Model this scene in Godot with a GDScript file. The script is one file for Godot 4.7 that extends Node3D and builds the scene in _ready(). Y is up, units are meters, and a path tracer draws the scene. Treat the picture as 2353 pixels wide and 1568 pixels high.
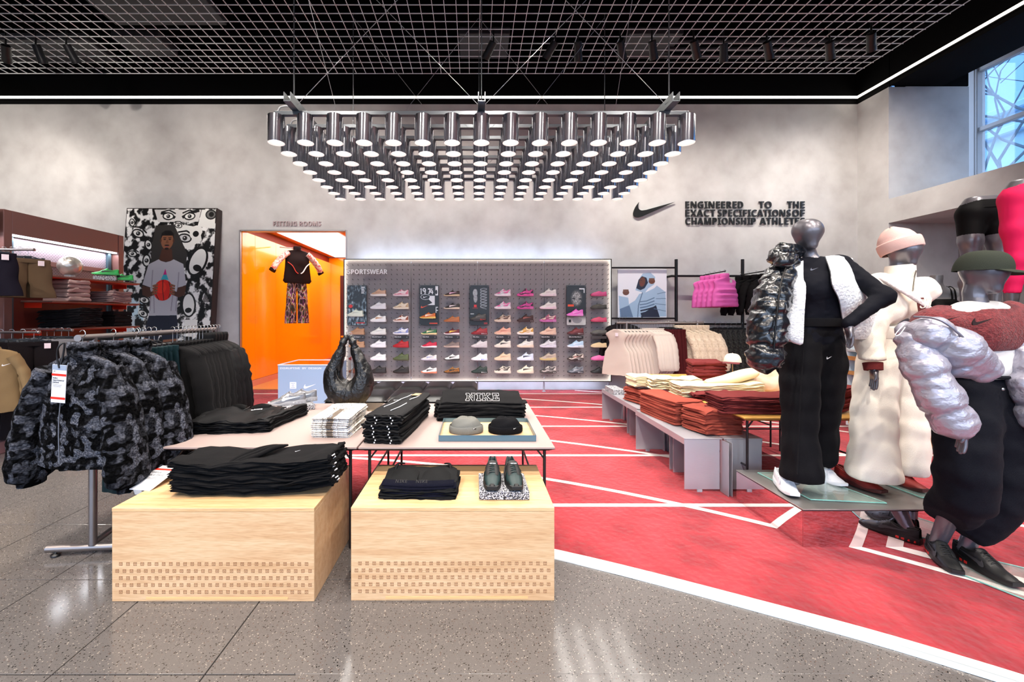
extends Node3D
# A sportswear shop: camera at the origin of x and z, 1.412 m up, looking along -z. Depth "d" below means z = -d.

const TAU8 := TAU / 8.0

class MB:
	# collects triangles; every tri is given counter-clockwise seen from outside
	var v := PackedVector3Array()
	var uv := PackedVector2Array()
	var ix := PackedInt32Array()
	var xf := Transform3D()

	func pt(p: Vector3, t := Vector2.ZERO) -> int:
		v.append(xf * p)
		uv.append(t)
		return v.size() - 1

	func tri(a: int, b: int, c: int) -> void:
		ix.append(a)
		ix.append(c)
		ix.append(b)

	func quad(a: Vector3, b: Vector3, c: Vector3, d: Vector3) -> MB:
		var i := pt(a, Vector2(0, 1))
		pt(b, Vector2(1, 1))
		pt(c, Vector2(1, 0))
		pt(d, Vector2(0, 0))
		tri(i, i + 1, i + 2)
		tri(i, i + 2, i + 3)
		return self

	func face(pts: Array) -> void:
		var i := v.size()
		for p in pts:
			pt(p)
		for k in range(1, pts.size() - 1):
			tri(i, i + k, i + k + 1)

	func grid(rows: Array, wrap := false, flip := false) -> MB:
		var n: int = rows[0].size()
		var base := v.size()
		for j in rows.size():
			var r: PackedVector3Array = rows[j]
			for i in n:
				pt(r[i], Vector2(float(i) / maxf(1.0, n - 1.0), float(j) / maxf(1.0, rows.size() - 1.0)))
		for j in rows.size() - 1:
			for i in (n if wrap else n - 1):
				var a := base + j * n + i
				var b := base + j * n + (i + 1) % n
				if flip:
					tri(a, b + n, b)
					tri(a, a + n, b + n)
				else:
					tri(a, b, b + n)
					tri(a, b + n, a + n)
		return self

	func cap(ring: PackedVector3Array, flip := false) -> void:
		var c := Vector3.ZERO
		for p in ring:
			c += p
		var i := pt(c / ring.size())
		for p in ring:
			pt(p)
		for k in ring.size():
			var a := i + 1 + k
			var b := i + 1 + (k + 1) % ring.size()
			if flip:
				tri(i, b, a)
			else:
				tri(i, a, b)

	func box(c: Vector3, s: Vector3, bev := 0.0, bs := Basis.IDENTITY) -> MB:
		var h := s / 2.0
		var e := minf(bev, minf(h.x, minf(h.y, h.z)) * 0.95)
		for ax in 3:
			var u := (ax + 1) % 3
			var w := (ax + 2) % 3
			for sg in [-1.0, 1.0]:
				var q := []
				for k in [[-1, -1], [1, -1], [1, 1], [-1, 1]]:
					var p := Vector3.ZERO
					p[ax] = sg * h[ax]
					p[u] = k[0] * (h[u] - e)
					p[w] = k[1] * (h[w] - e)
					q.append(c + bs * p)
				if sg < 0:
					q.reverse()
				face(q)
		if e > 0.0:
			for ax in 3:
				var u := (ax + 1) % 3
				var w := (ax + 2) % 3
				for su in [-1.0, 1.0]:
					for sw in [-1.0, 1.0]:
						var q := []
						for k in [[-1, 0], [1, 0], [1, 1], [-1, 1]]:
							var p := Vector3.ZERO
							p[ax] = k[0] * (h[ax] - e)
							p[u] = su * (h[u] - (0.0 if k[1] == 0 else e))
							p[w] = sw * (h[w] - (e if k[1] == 0 else 0.0))
							q.append(c + bs * p)
						if su * sw < 0:
							q.reverse()
						face(q)
			for sx in [-1.0, 1.0]:
				for sy in [-1.0, 1.0]:
					for sz in [-1.0, 1.0]:
						var q := [c + bs * Vector3(sx * h.x, sy * (h.y - e), sz * (h.z - e)), c + bs * Vector3(sx * (h.x - e), sy * h.y, sz * (h.z - e)), c + bs * Vector3(sx * (h.x - e), sy * (h.y - e), sz * h.z)]
						if sx * sy * sz < 0:
							q.reverse()
						face(q)
		return self

	func tube(path: Array, r, n := 8, caps := true, flat := 1.0) -> MB:
		var rows := []
		var side := Vector3.ZERO
		for j in path.size():
			var p: Vector3 = path[j]
			var t: Vector3 = (path[mini(j + 1, path.size() - 1)] - path[maxi(j - 1, 0)]).normalized()
			if j == 0:
				side = t.cross(Vector3.UP if absf(t.y) < 0.9 else Vector3.RIGHT).normalized()
			side = (side - t * side.dot(t)).normalized()
			var other := t.cross(side)
			var rad: float = r[j] if r is Array or r is PackedFloat32Array else r
			var ring := PackedVector3Array()
			for i in n:
				var a := TAU * i / n
				ring.append(p + side * (cos(a) * rad) + other * (sin(a) * rad * flat))
			rows.append(ring)
		grid(rows, true)
		if caps:
			cap(rows[0], true)
			cap(rows[-1])
		return self

	func lathe(prof: Array, n := 16, bs := Basis.IDENTITY, o := Vector3.ZERO) -> MB:
		# profile of (radius, y) from bottom to top on the outside
		var rows := []
		for q in prof:
			var ring := PackedVector3Array()
			for i in n:
				var a := -TAU * i / n
				ring.append(o + bs * Vector3(cos(a) * q.x, q.y, sin(a) * q.x))
			rows.append(ring)
		return grid(rows, true)

	func prism(poly: PackedVector2Array, z0: float, z1: float, t := Transform3D.IDENTITY) -> MB:
		var p := poly.duplicate()
		if Geometry2D.is_polygon_clockwise(p):
			p.reverse()
		var tr := Geometry2D.triangulate_polygon(p)
		for s in 2:
			var b := v.size()
			for q in p:
				pt(t * Vector3(q.x, q.y, z1 if s else z0), Vector2(q.x, q.y))
			for k in range(0, tr.size(), 3):
				var a: Vector2 = p[tr[k]]
				var up := (p[tr[k + 1]] - a).cross(p[tr[k + 2]] - a) > 0
				if up == (s == 1):
					tri(b + tr[k], b + tr[k + 1], b + tr[k + 2])
				else:
					tri(b + tr[k], b + tr[k + 2], b + tr[k + 1])
		if absf(z1 - z0) > 0.0:
			for k in p.size():
				var a := p[k]
				var c := p[(k + 1) % p.size()]
				quad(t * Vector3(a.x, a.y, z0), t * Vector3(c.x, c.y, z0), t * Vector3(c.x, c.y, z1), t * Vector3(a.x, a.y, z1))
		return self

	func mesh() -> ArrayMesh:
		var nn := PackedVector3Array()
		nn.resize(v.size())
		for k in range(0, ix.size(), 3):
			var a := ix[k]
			var b := ix[k + 1]
			var c := ix[k + 2]
			var f := (v[c] - v[a]).cross(v[b] - v[a])
			nn[a] += f
			nn[b] += f
			nn[c] += f
		for k in nn.size():
			nn[k] = nn[k].normalized() if nn[k].length_squared() > 1e-20 else Vector3.UP
		var arr := []
		arr.resize(Mesh.ARRAY_MAX)
		arr[Mesh.ARRAY_VERTEX] = v
		arr[Mesh.ARRAY_NORMAL] = nn
		arr[Mesh.ARRAY_TEX_UV] = uv
		arr[Mesh.ARRAY_INDEX] = ix
		var m := ArrayMesh.new()
		m.add_surface_from_arrays(Mesh.PRIMITIVE_TRIANGLES, arr)
		return m

var names := {}
var mats := {}
var texs := {}
var rng := RandomNumberGenerator.new()
var H := 1.412
var F := 978.0

func at(px: float, py: float, d: float) -> Vector3:
	# where the survey of the photograph puts a point that lies d metres deep
	return Vector3((px - 1089.0) / F * d, H - (py - 726.0) / F * d, -d)

func numbered(n: String) -> String:
	if not names.has(n):
		names[n] = 0
		return n
	names[n] += 1
	return "%s_%03d" % [n, names[n]]

func thing(n: String, label: String, cat: String, pos := Vector3.ZERO, yaw := 0.0, group := "") -> Node3D:
	var o := Node3D.new()
	o.name = numbered(n)
	add_child(o)
	o.position = pos
	o.rotation.y = yaw
	o.set_meta("label", label)
	o.set_meta("category", cat)
	if group:
		o.set_meta("group", group)
	return o

func part(o: Node3D, n: String, m, mt: Material, pos := Vector3.ZERO, rot := Vector3.ZERO) -> MeshInstance3D:
	var p := MeshInstance3D.new()
	p.name = n
	p.mesh = m.mesh() if m is MB else m
	p.material_override = mt
	p.position = pos
	p.rotation = rot
	o.add_child(p, true)
	return p

func solo(n: String, m, mt: Material, label: String, cat: String, pos := Vector3.ZERO, yaw := 0.0, group := "") -> MeshInstance3D:
	var p := part(self, numbered(n), m, mt, pos, Vector3(0, yaw, 0))
	p.set_meta("label", label)
	p.set_meta("category", cat)
	if group:
		p.set_meta("group", group)
	return p

func struct(n: String, m, mt: Material, parent: Node3D = self) -> MeshInstance3D:
	var p := part(parent, numbered(n) if parent == self else n, m, mt)
	if parent == self:
		p.set_meta("kind", "structure")
	return p

func stuff(p: Node3D) -> Node3D:
	p.set_meta("kind", "stuff")
	return p

func tint(o: Node3D, label: String, group := "") -> void:
	o.set_meta("label", label)
	if group:
		o.set_meta("group", group)

func dup(o: Node3D, n: String, label: String, pos: Vector3, yaw := 0.0) -> Node3D:
	var c: Node3D = o.duplicate()
	c.name = numbered(n)
	add_child(c)
	c.position = pos
	c.rotation.y = yaw
	c.set_meta("label", label)
	return c

const NTH := ["first", "second", "third", "fourth", "fifth", "sixth", "seventh", "eighth", "ninth", "tenth", "eleventh", "twelfth", "thirteenth", "fourteenth", "fifteenth", "sixteenth", "seventeenth", "eighteenth", "nineteenth", "twentieth", "twenty-first", "twenty-second", "twenty-third", "twenty-fourth", "twenty-fifth", "twenty-sixth"]

func mat(key: String, c := Color.WHITE, rough := 0.8, metal := 0.0) -> StandardMaterial3D:
	if mats.has(key):
		return mats[key]
	var m := StandardMaterial3D.new()
	m.resource_name = key
	m.albedo_color = c
	m.roughness = rough
	m.metallic = metal
	mats[key] = m
	return m

func cmat(c: Color, rough := 0.8, metal := 0.0) -> StandardMaterial3D:
	return mat("%s_%.2f_%.2f" % [c.to_html(), rough, metal], c, rough, metal)

func glow(key: String, c: Color, e: float) -> StandardMaterial3D:
	var m := mat(key, c, 0.6)
	m.emission_enabled = true
	m.emission = c
	m.emission_energy_multiplier = e
	return m

func ntex(key: String, freq: float, ramp: Array, oct := 4, size := 512, type := FastNoiseLite.TYPE_SIMPLEX_SMOOTH, bump := 0.0) -> Texture2D:
	if texs.has(key):
		return texs[key]
	var n := FastNoiseLite.new()
	n.noise_type = type
	n.frequency = freq
	n.fractal_octaves = oct
	n.seed = key.hash() % 10000
	var t := NoiseTexture2D.new()
	t.width = size
	t.height = size
	t.seamless = true
	t.noise = n
	if bump > 0.0:
		t.as_normal_map = true
		t.bump_strength = bump
	elif ramp.size():
		var g := Gradient.new()
		var offs := PackedFloat32Array()
		var cols := PackedColorArray()
		for q in ramp:
			offs.append(q[0])
			cols.append(q[1])
		g.offsets = offs
		g.colors = cols
		t.color_ramp = g
	texs[key] = t
	return t

func tri_map(m: StandardMaterial3D, scale: Vector3, world := false) -> StandardMaterial3D:
	m.uv1_triplanar = true
	m.uv1_world_triplanar = world
	m.uv1_scale = scale
	return m

func cloth(key: String, c := Color.WHITE, rough := 0.9, fine := 1.0, rim := 0.0) -> StandardMaterial3D:
	# woven or knitted cloth: a fine normal map, triplanar
	if mats.has(key):
		return mats[key]
	var m := mat(key, c, rough)
	m.metallic_specular = 0.22
	m.normal_enabled = true
	m.normal_texture = ntex("weave", 0.11, [], 3, 256, FastNoiseLite.TYPE_SIMPLEX, 5.0)
	m.normal_scale = 0.35 * fine
	tri_map(m, Vector3.ONE * 7.0)
	if rim > 0.0:
		m.rim_enabled = true
		m.rim = rim * 0.3
		m.rim_tint = 0.6
	return m

func canvas(w: int, h: int, c: Color) -> Image:
	var im := Image.create_empty(w, h, false, Image.FORMAT_RGB8)
	im.fill(c)
	return im

func fpoly(im: Image, p: PackedVector2Array, c: Color) -> void:
	var lo := 1e9
	var hi := -1e9
	for q in p:
		lo = minf(lo, q.y)
		hi = maxf(hi, q.y)
	for y in range(maxi(0, int(lo)), mini(im.get_height(), int(hi) + 1)):
		var xs := []
		var fy := y + 0.5
		for k in p.size():
			var a := p[k]
			var b := p[(k + 1) % p.size()]
			if (a.y <= fy) != (b.y <= fy):
				xs.append(a.x + (fy - a.y) / (b.y - a.y) * (b.x - a.x))
		xs.sort()
		for k in range(0, xs.size() - 1, 2):
			var x0 := int(round(xs[k]))
			var x1 := int(round(xs[k + 1]))
			if x1 > x0:
				im.fill_rect(Rect2i(x0, y, x1 - x0, 1), c)

func fell(im: Image, cx: float, cy: float, rx: float, ry: float, c: Color, rot := 0.0) -> void:
	var p := PackedVector2Array()
	for k in 24:
		var q := Vector2(cos(TAU * k / 24) * rx, sin(TAU * k / 24) * ry).rotated(rot)
		p.append(Vector2(cx, cy) + q)
	fpoly(im, p, c)

func fline(im: Image, pts: Array, w: float, c: Color) -> void:
	for k in pts.size() - 1:
		var a: Vector2 = pts[k]
		var b: Vector2 = pts[k + 1]
		var n := (b - a).orthogonal().normalized() * w / 2.0
		fpoly(im, PackedVector2Array([a + n, b + n, b - n, a - n]), c)

func pic(key: String, im: Image, rough := 0.5) -> StandardMaterial3D:
	var m := mat(key, Color.WHITE, rough)
	m.albedo_texture = ImageTexture.create_from_image(im)
	return m

func smooth(pts: Array, per := 6) -> Array:
	# Catmull-Rom through the points
	var out := []
	for k in pts.size() - 1:
		var a: Vector3 = pts[maxi(k - 1, 0)]
		var b: Vector3 = pts[k]
		var c: Vector3 = pts[k + 1]
		var d: Vector3 = pts[mini(k + 2, pts.size() - 1)]
		for i in per:
			out.append(b.cubic_interpolate(c, a, d, float(i) / per))
	out.append(pts[-1])
	return out

func curve2(pts: Array, per := 6) -> PackedVector2Array:
	var out := PackedVector2Array()
	for k in pts.size() - 1:
		var a: Vector2 = pts[maxi(k - 1, 0)]
		var d: Vector2 = pts[mini(k + 2, pts.size() - 1)]
		for i in per:
			out.append(pts[k].cubic_interpolate(pts[k + 1], a, d, float(i) / per))
	out.append(pts[-1])
	return out

func text_mesh(s: String, height: float, depth: float, bold := true, font := "Droid Sans", space := 0.0) -> Mesh:
	var t := TextMesh.new()
	var f := SystemFont.new()
	f.font_names = PackedStringArray([font])
	f.font_weight = 700 if bold else 400
	t.font = f
	t.font_size = 48
	t.text = s
	t.pixel_size = height / 34.5
	t.depth = depth
	t.curve_step = 1.0
	t.horizontal_alignment = HORIZONTAL_ALIGNMENT_LEFT
	t.vertical_alignment = VERTICAL_ALIGNMENT_CENTER
	return t

# the curved tick mark, one unit wide, lower left at the origin
func tick() -> PackedVector2Array:
	var p := PackedVector2Array()
	p.append_array(curve2([Vector2(0.138, 0.365), Vector2(0.055, 0.25), Vector2(0.002, 0.11), Vector2(0.03, 0.025), Vector2(0.12, 0.0), Vector2(0.23, 0.028)], 5))
	p.append(Vector2(1.0, 0.37))
	p.append_array(curve2([Vector2(0.31, 0.178), Vector2(0.2, 0.165), Vector2(0.135, 0.2), Vector2(0.115, 0.27), Vector2(0.138, 0.365)], 4).slice(0, -1))
	return p

func tick_mesh(w: float, depth: float) -> MB:
	var p := PackedVector2Array()
	for q in tick():
		p.append(q * w)
	return MB.new().prism(p, 0, depth)

func _ready() -> void:
	rng.seed = 7
	# --- camera: verticals upright, lens shifted so the vanishing point is left of and above the middle
	var cam := Camera3D.new()
	cam.name = "camera"
	cam.projection = Camera3D.PROJECTION_FRUSTUM
	cam.keep_aspect = Camera3D.KEEP_HEIGHT
	cam.near = 0.05
	cam.far = 200.0
	cam.size = 1568.0 / F * cam.near
	cam.frustum_offset = Vector2(87.5, -58.0) / F * cam.near
	cam.position = Vector3(0, H, 0)
	add_child(cam)
	cam.current = true
	# --- sky and exposure
	var we := WorldEnvironment.new()
	we.name = "environment"
	var e := Environment.new()
	e.background_mode = Environment.BG_SKY
	var sky := Sky.new()
	var sm := ProceduralSkyMaterial.new()
	sm.sky_top_color = Color(0.62, 0.76, 0.95)
	sm.sky_horizon_color = Color(0.90, 0.94, 1.0)
	sm.ground_horizon_color = Color(0.5, 0.55, 0.6)
	sm.ground_bottom_color = Color(0.3, 0.3, 0.32)
	sm.sky_energy_multiplier = 2.2
	sky.sky_material = sm
	e.sky = sky
	e.tonemap_mode = Environment.TONE_MAPPER_LINEAR
	e.tonemap_exposure = 0.94
	e.sdfgi_enabled = true
	e.ssao_enabled = true
	e.ssil_enabled = true
	we.environment = e
	add_child(we)
	ceiling_lamps()
	room()
	carpet_and_tiles()
	chandelier()
	build_rest()

func spot_light(o: Node3D, pos: Vector3, to: Vector3, energy: float, angle: float, size: float, c: Color, soft := 1.0) -> void:
	var l := SpotLight3D.new()
	l.name = "light"
	l.light_energy = energy
	l.light_color = c
	l.light_size = size
	l.spot_angle = angle
	l.spot_angle_attenuation = soft
	l.spot_range = 30.0
	l.spot_attenuation = 2.0
	l.shadow_enabled = true
	o.add_child(l, true)
	l.look_at_from_position(o.position + pos, o.position + to, Vector3.FORWARD if absf((to - pos).normalized().y) > 0.95 else Vector3.UP)

var spot_body: ArrayMesh
var spot_lens: ArrayMesh
var spot_stem: ArrayMesh

func ceiling_spot(pos: Vector3, to: Vector3, energy: float, angle: float, label: String, lit := true, soft := 0.9) -> void:
	# a black cylinder lamp under the open ceiling grid, tipped towards what it lights
	if spot_body == null:
		spot_body = MB.new().lathe([Vector2(0.0, 0.24), Vector2(0.05, 0.24), Vector2(0.054, 0.236), Vector2(0.054, 0.075), Vector2(0.06, 0.07), Vector2(0.06, 0.0), Vector2(0.054, 0.0), Vector2(0.048, 0.03), Vector2(0.0, 0.03)].map(func(q): return Vector2(q.x, 0.24 - q.y)), 16).mesh()
		spot_lens = MB.new().lathe([Vector2(0.051, 0.0), Vector2(0.03, 0.004), Vector2(0.0, 0.005)], 14, Basis(Vector3.RIGHT, PI)).mesh()
		spot_stem = MB.new().tube([Vector3(0, 0, 0), Vector3(0, 0.2, 0)], 0.012, 6).mesh()
	var o := thing("ceiling_spotlight", label, "spotlight", pos, 0.0, "black cylinder spotlights under the ceiling grid")
	var dirv := (to - pos).normalized()
	var q := Quaternion(Vector3.DOWN, dirv)
	# the body hangs from its pivot at the top of the cylinder
	var b := part(o, "lamp_body", spot_body, mat("spot_black", Color(0.035, 0.035, 0.04), 0.4))
	b.transform = Transform3D(Basis(q) * Basis(Vector3.RIGHT, PI), Vector3.ZERO)
	var ln := part(o, "lamp_lens", spot_lens, glow("spot_lens", Color(1.0, 0.96, 0.9), 4.0) if lit else mat("spot_off", Color(0.15, 0.15, 0.16), 0.2))
	ln.transform = Transform3D(Basis(q), dirv * 0.232)
	part(o, "stem", spot_stem, mat("spot_black"))
	if lit:
		spot_light(o, dirv * 0.25, dirv * 2.0, energy, angle, 0.04, Color(1.0, 0.955, 0.91), soft)

func ceiling_lamps() -> void:
	var y := 5.32
	# the row in view, washing the back wall: photo x, photo y, target on the wall, on or off
	var row := [[13, 120, 60, 420, 1], [82, 118, 330, 700, 0], [152, 118, 420, 440, 0], [1134, 112, 900, 520, 1], [1276, 112, 1000, 480, 1], [1328, 112, 1340, 520, 1], [1425, 112, 1500, 450, 1], [1498, 110, 1560, 600, 1], [1594, 110, 1700, 450, 1], [1663, 116, 1660, 700, 0], [1762, 112, 1850, 430, 1], [1906, 112, 1940, 470, 1], [2002, 92, 2010, 420, 1]]
	for k in row.size():
		var r = row[k]
		var d: float = F * (y + 0.0 - H) / (726.0 - (r[1] - 16.0))
		var p := at(r[0], r[1] - 16.0, d)
		ceiling_spot(p, at(r[2], maxf(r[3], 570.0), 8.08), 4.6 if k < 7 else 3.4, 46.0, "black ceiling spotlight, %s from the left under the grid" % NTH[k], r[4] == 1)
	# unseen lamps of the same kind, placed to light tables, aisles and display fronts
	for x in [-7.0, -4.6, -2.2, 0.2, 2.6, 5.0]:
		for d in [4.2, 2.2, 0.4, -2.2]:
			var t := Vector3(x * 0.96, 0.3, -d - (2.6 if d < 1 else (1.2 if d < 3 else 0.3)))
			ceiling_spot(Vector3(x, y, -d), t, (8.5 if d > 1.0 else 14.0), 44.0, "unseen black ceiling spotlight lighting the displays, %s row from the back, %s from the left" % [NTH[[4.2, 2.2, 0.4, -2.2].find(d)], NTH[int((x + 7.0) / 2.4 + 0.5)]])
	for q in [[-8.2, 3.4, at(0, 420, 8.08)], [-6.6, 3.4, at(150, 390, 8.08)], [-5.0, 3.4, at(400, 390, 8.08)], [-3.4, 3.4, at(600, 410, 8.08)], [-1.8, 3.4, at(800, 450, 8.08)], [5.4, 3.4, at(1720, 420, 8.08)], [6.7, 3.4, at(1900, 430, 8.08)]]:  # unseen lamps, placed to spread light evenly over the back wall
		ceiling_spot(Vector3(q[0], y - 0.5, -q[1]), q[2], 10.0 if q[0] < 0 else 3.0, 27.0, "unseen black spotlight placed to light the back wall, %s from the left" % NTH[[-8.2, -6.6, -5.0, -3.4, -1.8, 5.4, 6.7].find(q[0])])

func wall_mat() -> StandardMaterial3D:
	if mats.has("plaster"):
		return mats.plaster
	var m := mat("plaster", Color(1, 1, 1), 0.85)
	m.albedo_texture = ntex("plaster", 0.006, [[0.0, Color(0.725, 0.715, 0.712)], [0.45, Color(0.775, 0.77, 0.766)], [1.0, Color(0.82, 0.817, 0.812)]], 6, 1024)
	m.normal_enabled = true
	m.normal_texture = ntex("plaster_n", 0.02, [], 5, 512, FastNoiseLite.TYPE_SIMPLEX_SMOOTH, 3.0)
	m.normal_scale = 0.12
	tri_map(m, Vector3(0.28, 0.28, 0.28), true)
	return m

func room() -> void:
	var plaster := wall_mat()
	var black := mat("ceiling_black", Color(0.05, 0.048, 0.052), 0.8)
	black.metallic_specular = 0.15
	# back wall with the opening to the fitting rooms (x -4.45 .. -2.41, 3.04 high)
	var z := -8.08
	var m := MB.new()
	m.box(Vector3((-9.8 - 4.45) / 2, 2.715, z - 0.125), Vector3(5.35, 5.43, 0.25))
	m.box(Vector3((-4.45 - 2.41) / 2, (3.04 + 5.43) / 2, z - 0.125), Vector3(2.04, 2.39, 0.25))
	m.box(Vector3((-2.41 + 7.6) / 2, 2.715, z - 0.125), Vector3(10.01, 5.43, 0.25))
	struct("wall_back", m, plaster)
	m = MB.new()
	m.box(Vector3(-1.1, 5.9, z - 0.125), Vector3(17.4, 0.94, 0.25))
	struct("trim_1", m, black).set_meta("label", "black fascia above the back wall")
	# stub at the right end, then the wall that faces the shop beside the window
	m = MB.new().box(Vector3(7.43, 2.715, -7.775), Vector3(0.3, 5.43, 0.61))
	m.box(Vector3((7.58 + 8.69) / 2, 2.72, -7.57), Vector3(1.11, 5.44, 0.2))
	struct("wall_right_rear", m, plaster)
	# lower right wall with a deep ledge and a niche under it
	m = MB.new().box(Vector3(8.24, 3.25, -3.5), Vector3(1.92, 0.42, 7.94))
	struct("wall_right_ledge", m, plaster)
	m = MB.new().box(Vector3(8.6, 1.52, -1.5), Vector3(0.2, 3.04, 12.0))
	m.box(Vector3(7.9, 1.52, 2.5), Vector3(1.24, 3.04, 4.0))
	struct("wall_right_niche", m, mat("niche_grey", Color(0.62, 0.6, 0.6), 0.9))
	m = MB.new().box(Vector3(7.74, 5.87, -1.2), Vector3(0.92, 0.86, 12.5))
	struct("trim_2", m, black).set_meta("label", "black soffit along the window side")
	m = MB.new().box(Vector3(7.3, 5.87, -7.775), Vector3(0.04, 0.86, 0.62))
	m.box(Vector3(8.13, 6.2, -7.57), Vector3(1.1, 1.5, 0.2))
	struct("trim_3", m, black)
	# window wall
	m = MB.new().box(Vector3(9.3, 1.7, -1.5), Vector3(0.2, 3.4, 13.2))
	m.box(Vector3(9.3, 6.3, -1.5), Vector3(0.2, 0.7, 13.2))
	m.box(Vector3(9.3, 4.67, -8.0), Vector3(0.2, 2.54, 0.3))
	m.box(Vector3(9.3, 4.67, 1.2), Vector3(0.2, 2.54, 7.6))
	struct("wall_right", m, plaster)
	window_with_street()
	# left and front walls, outside the picture
	struct("wall_left", MB.new().box(Vector3(-9.7, 3.1, -1.5), Vector3(0.2, 6.2, 13.4)), plaster)
	m = MB.new().box(Vector3(-0.2, 0.15, 5.1), Vector3(19.0, 0.3, 0.2))  # front wall out of view, its open bays sized to let in skylight
	m.box(Vector3(-0.2, 5.4, 5.1), Vector3(19.0, 1.8, 0.2))
	for x in [-9.2, -6.2, -3.2, -0.2, 2.8, 5.8, 8.8]:
		m.box(Vector3(x, 2.4, 5.1), Vector3(0.4, 4.3, 0.2))
	struct("wall_unseen_front", m, plaster)
	# the black ceiling above the open grid, with what hangs in it
	var c := struct("ceiling", MB.new().box(Vector3(-0.2, 6.45, -1.5), Vector3(19.6, 0.2, 13.6)), mat("ceiling_top", Color(0.012, 0.012, 0.014), 1.0))
	mats.ceiling_top.metallic_specular = 0.0
	struct("ceiling_unseen_front", MB.new().box(Vector3(-0.2, 5.5, 1.3), Vector3(19.4, 0.2, 7.4)), mat("ceiling_unseen_pale", Color(0.82, 0.81, 0.80), 0.9))  # pale ceiling out of view, placed for chrome reflections and bounced light
	var panel := mat("duct_grey", Color(0.15, 0.145, 0.16), 0.7)
	for q in [[-9.0, -6.6, 7.25, 7.9], [-6.15, -5.35, 7.2, 7.7], [-0.25, 0.6, 7.1, 7.8], [2.6, 3.5, 7.1, 7.8], [-5.8, -4.0, 6.1, 6.9]]:
		part(c, "duct_panel", MB.new().box(Vector3((q[0] + q[1]) / 2, 6.18, -(q[2] + q[3]) / 2), Vector3(q[1] - q[0], 0.12, q[3] - q[2]), 0.01), panel)
	for k in 3:
		part(c, "pipe", MB.new().tube([Vector3(3.4, 6.15 - 0.05 * k, -7.35 - 0.13 * k), Vector3(7.2, 6.15 - 0.05 * k, -7.35 - 0.13 * k)], 0.035, 8), panel)
	var barm := mat("grid_bar", Color(0.93, 0.95, 0.95), 0.4)
	var bx := MB.new().box(Vector3(-1.7, 0, 0), Vector3(16.0, 0.011, 0.0065)).mesh()
	var bz := MB.new().box(Vector3(0, 0, -4.85), Vector3(0.0065, 0.011, 4.34)).mesh()
	for k in 29:
		part(c, "grid_bar", bx, barm, Vector3(0, 5.41, -7.02 + 0.155 * k))
	for k in 104:
		part(c, "grid_bar", bz, barm, Vector3(6.28 - 0.155 * k, 5.411, 0))
	# continuous strip of light along the fascia
	var o := thing("strip_light", "white continuous LED strip light on the black fascia above the back wall", "light", Vector3(0, 5.55, 0))
	part(o, "light_diffuser", MB.new().box(Vector3(-1.2, 0, z + 0.025), Vector3(16.95, 0.034, 0.03)), glow("strip_lamp", Color(1.0, 0.97, 0.92), 2.6))
	part(o, "housing", MB.new().box(Vector3(-1.2, 0, z + 0.006), Vector3(16.95, 0.075, 0.012)), black)
	for k in 6:
		area(o, Vector3(-8.2 + 2.8 * k, 0, z + 0.05), Vector3(-8.2 + 2.8 * k, -0.35, z + 1.0), Vector2(2.7, 0.05), 0.55)
	o = thing("strip_light", "white continuous LED strip light running along the black soffit at the right", "light", Vector3(0, 5.55, 0))
	part(o, "light_diffuser", MB.new().box(Vector3(7.255, 0, -5.3), Vector3(0.03, 0.034, 5.5)), glow("strip_lamp", Color(1.0, 0.97, 0.92), 2.6))
	part(o, "housing", MB.new().box(Vector3(7.274, 0, -5.3), Vector3(0.012, 0.075, 5.5)), black)
	for k in 2:
		area(o, Vector3(7.23, 0, -6.6 + 2.7 * k), Vector3(6.2, -0.35, -6.6 + 2.7 * k), Vector2(2.7, 0.05), 0.55)
	fitting_room()

func area(o: Node3D, pos: Vector3, to: Vector3, size: Vector2, energy: float, c := Color(1.0, 0.97, 0.92)) -> void:
	var l := AreaLight3D.new()
	l.name = "light"
	l.area_size = size
	l.light_energy = energy
	l.light_color = c
	l.area_range = 30.0
	l.area_attenuation = 2.0
	l.shadow_enabled = true
	o.add_child(l, true)
	l.look_at_from_position(o.position + pos, o.position + to, Vector3.FORWARD if absf((to - pos).normalized().y) > 0.95 else Vector3.UP)

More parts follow.
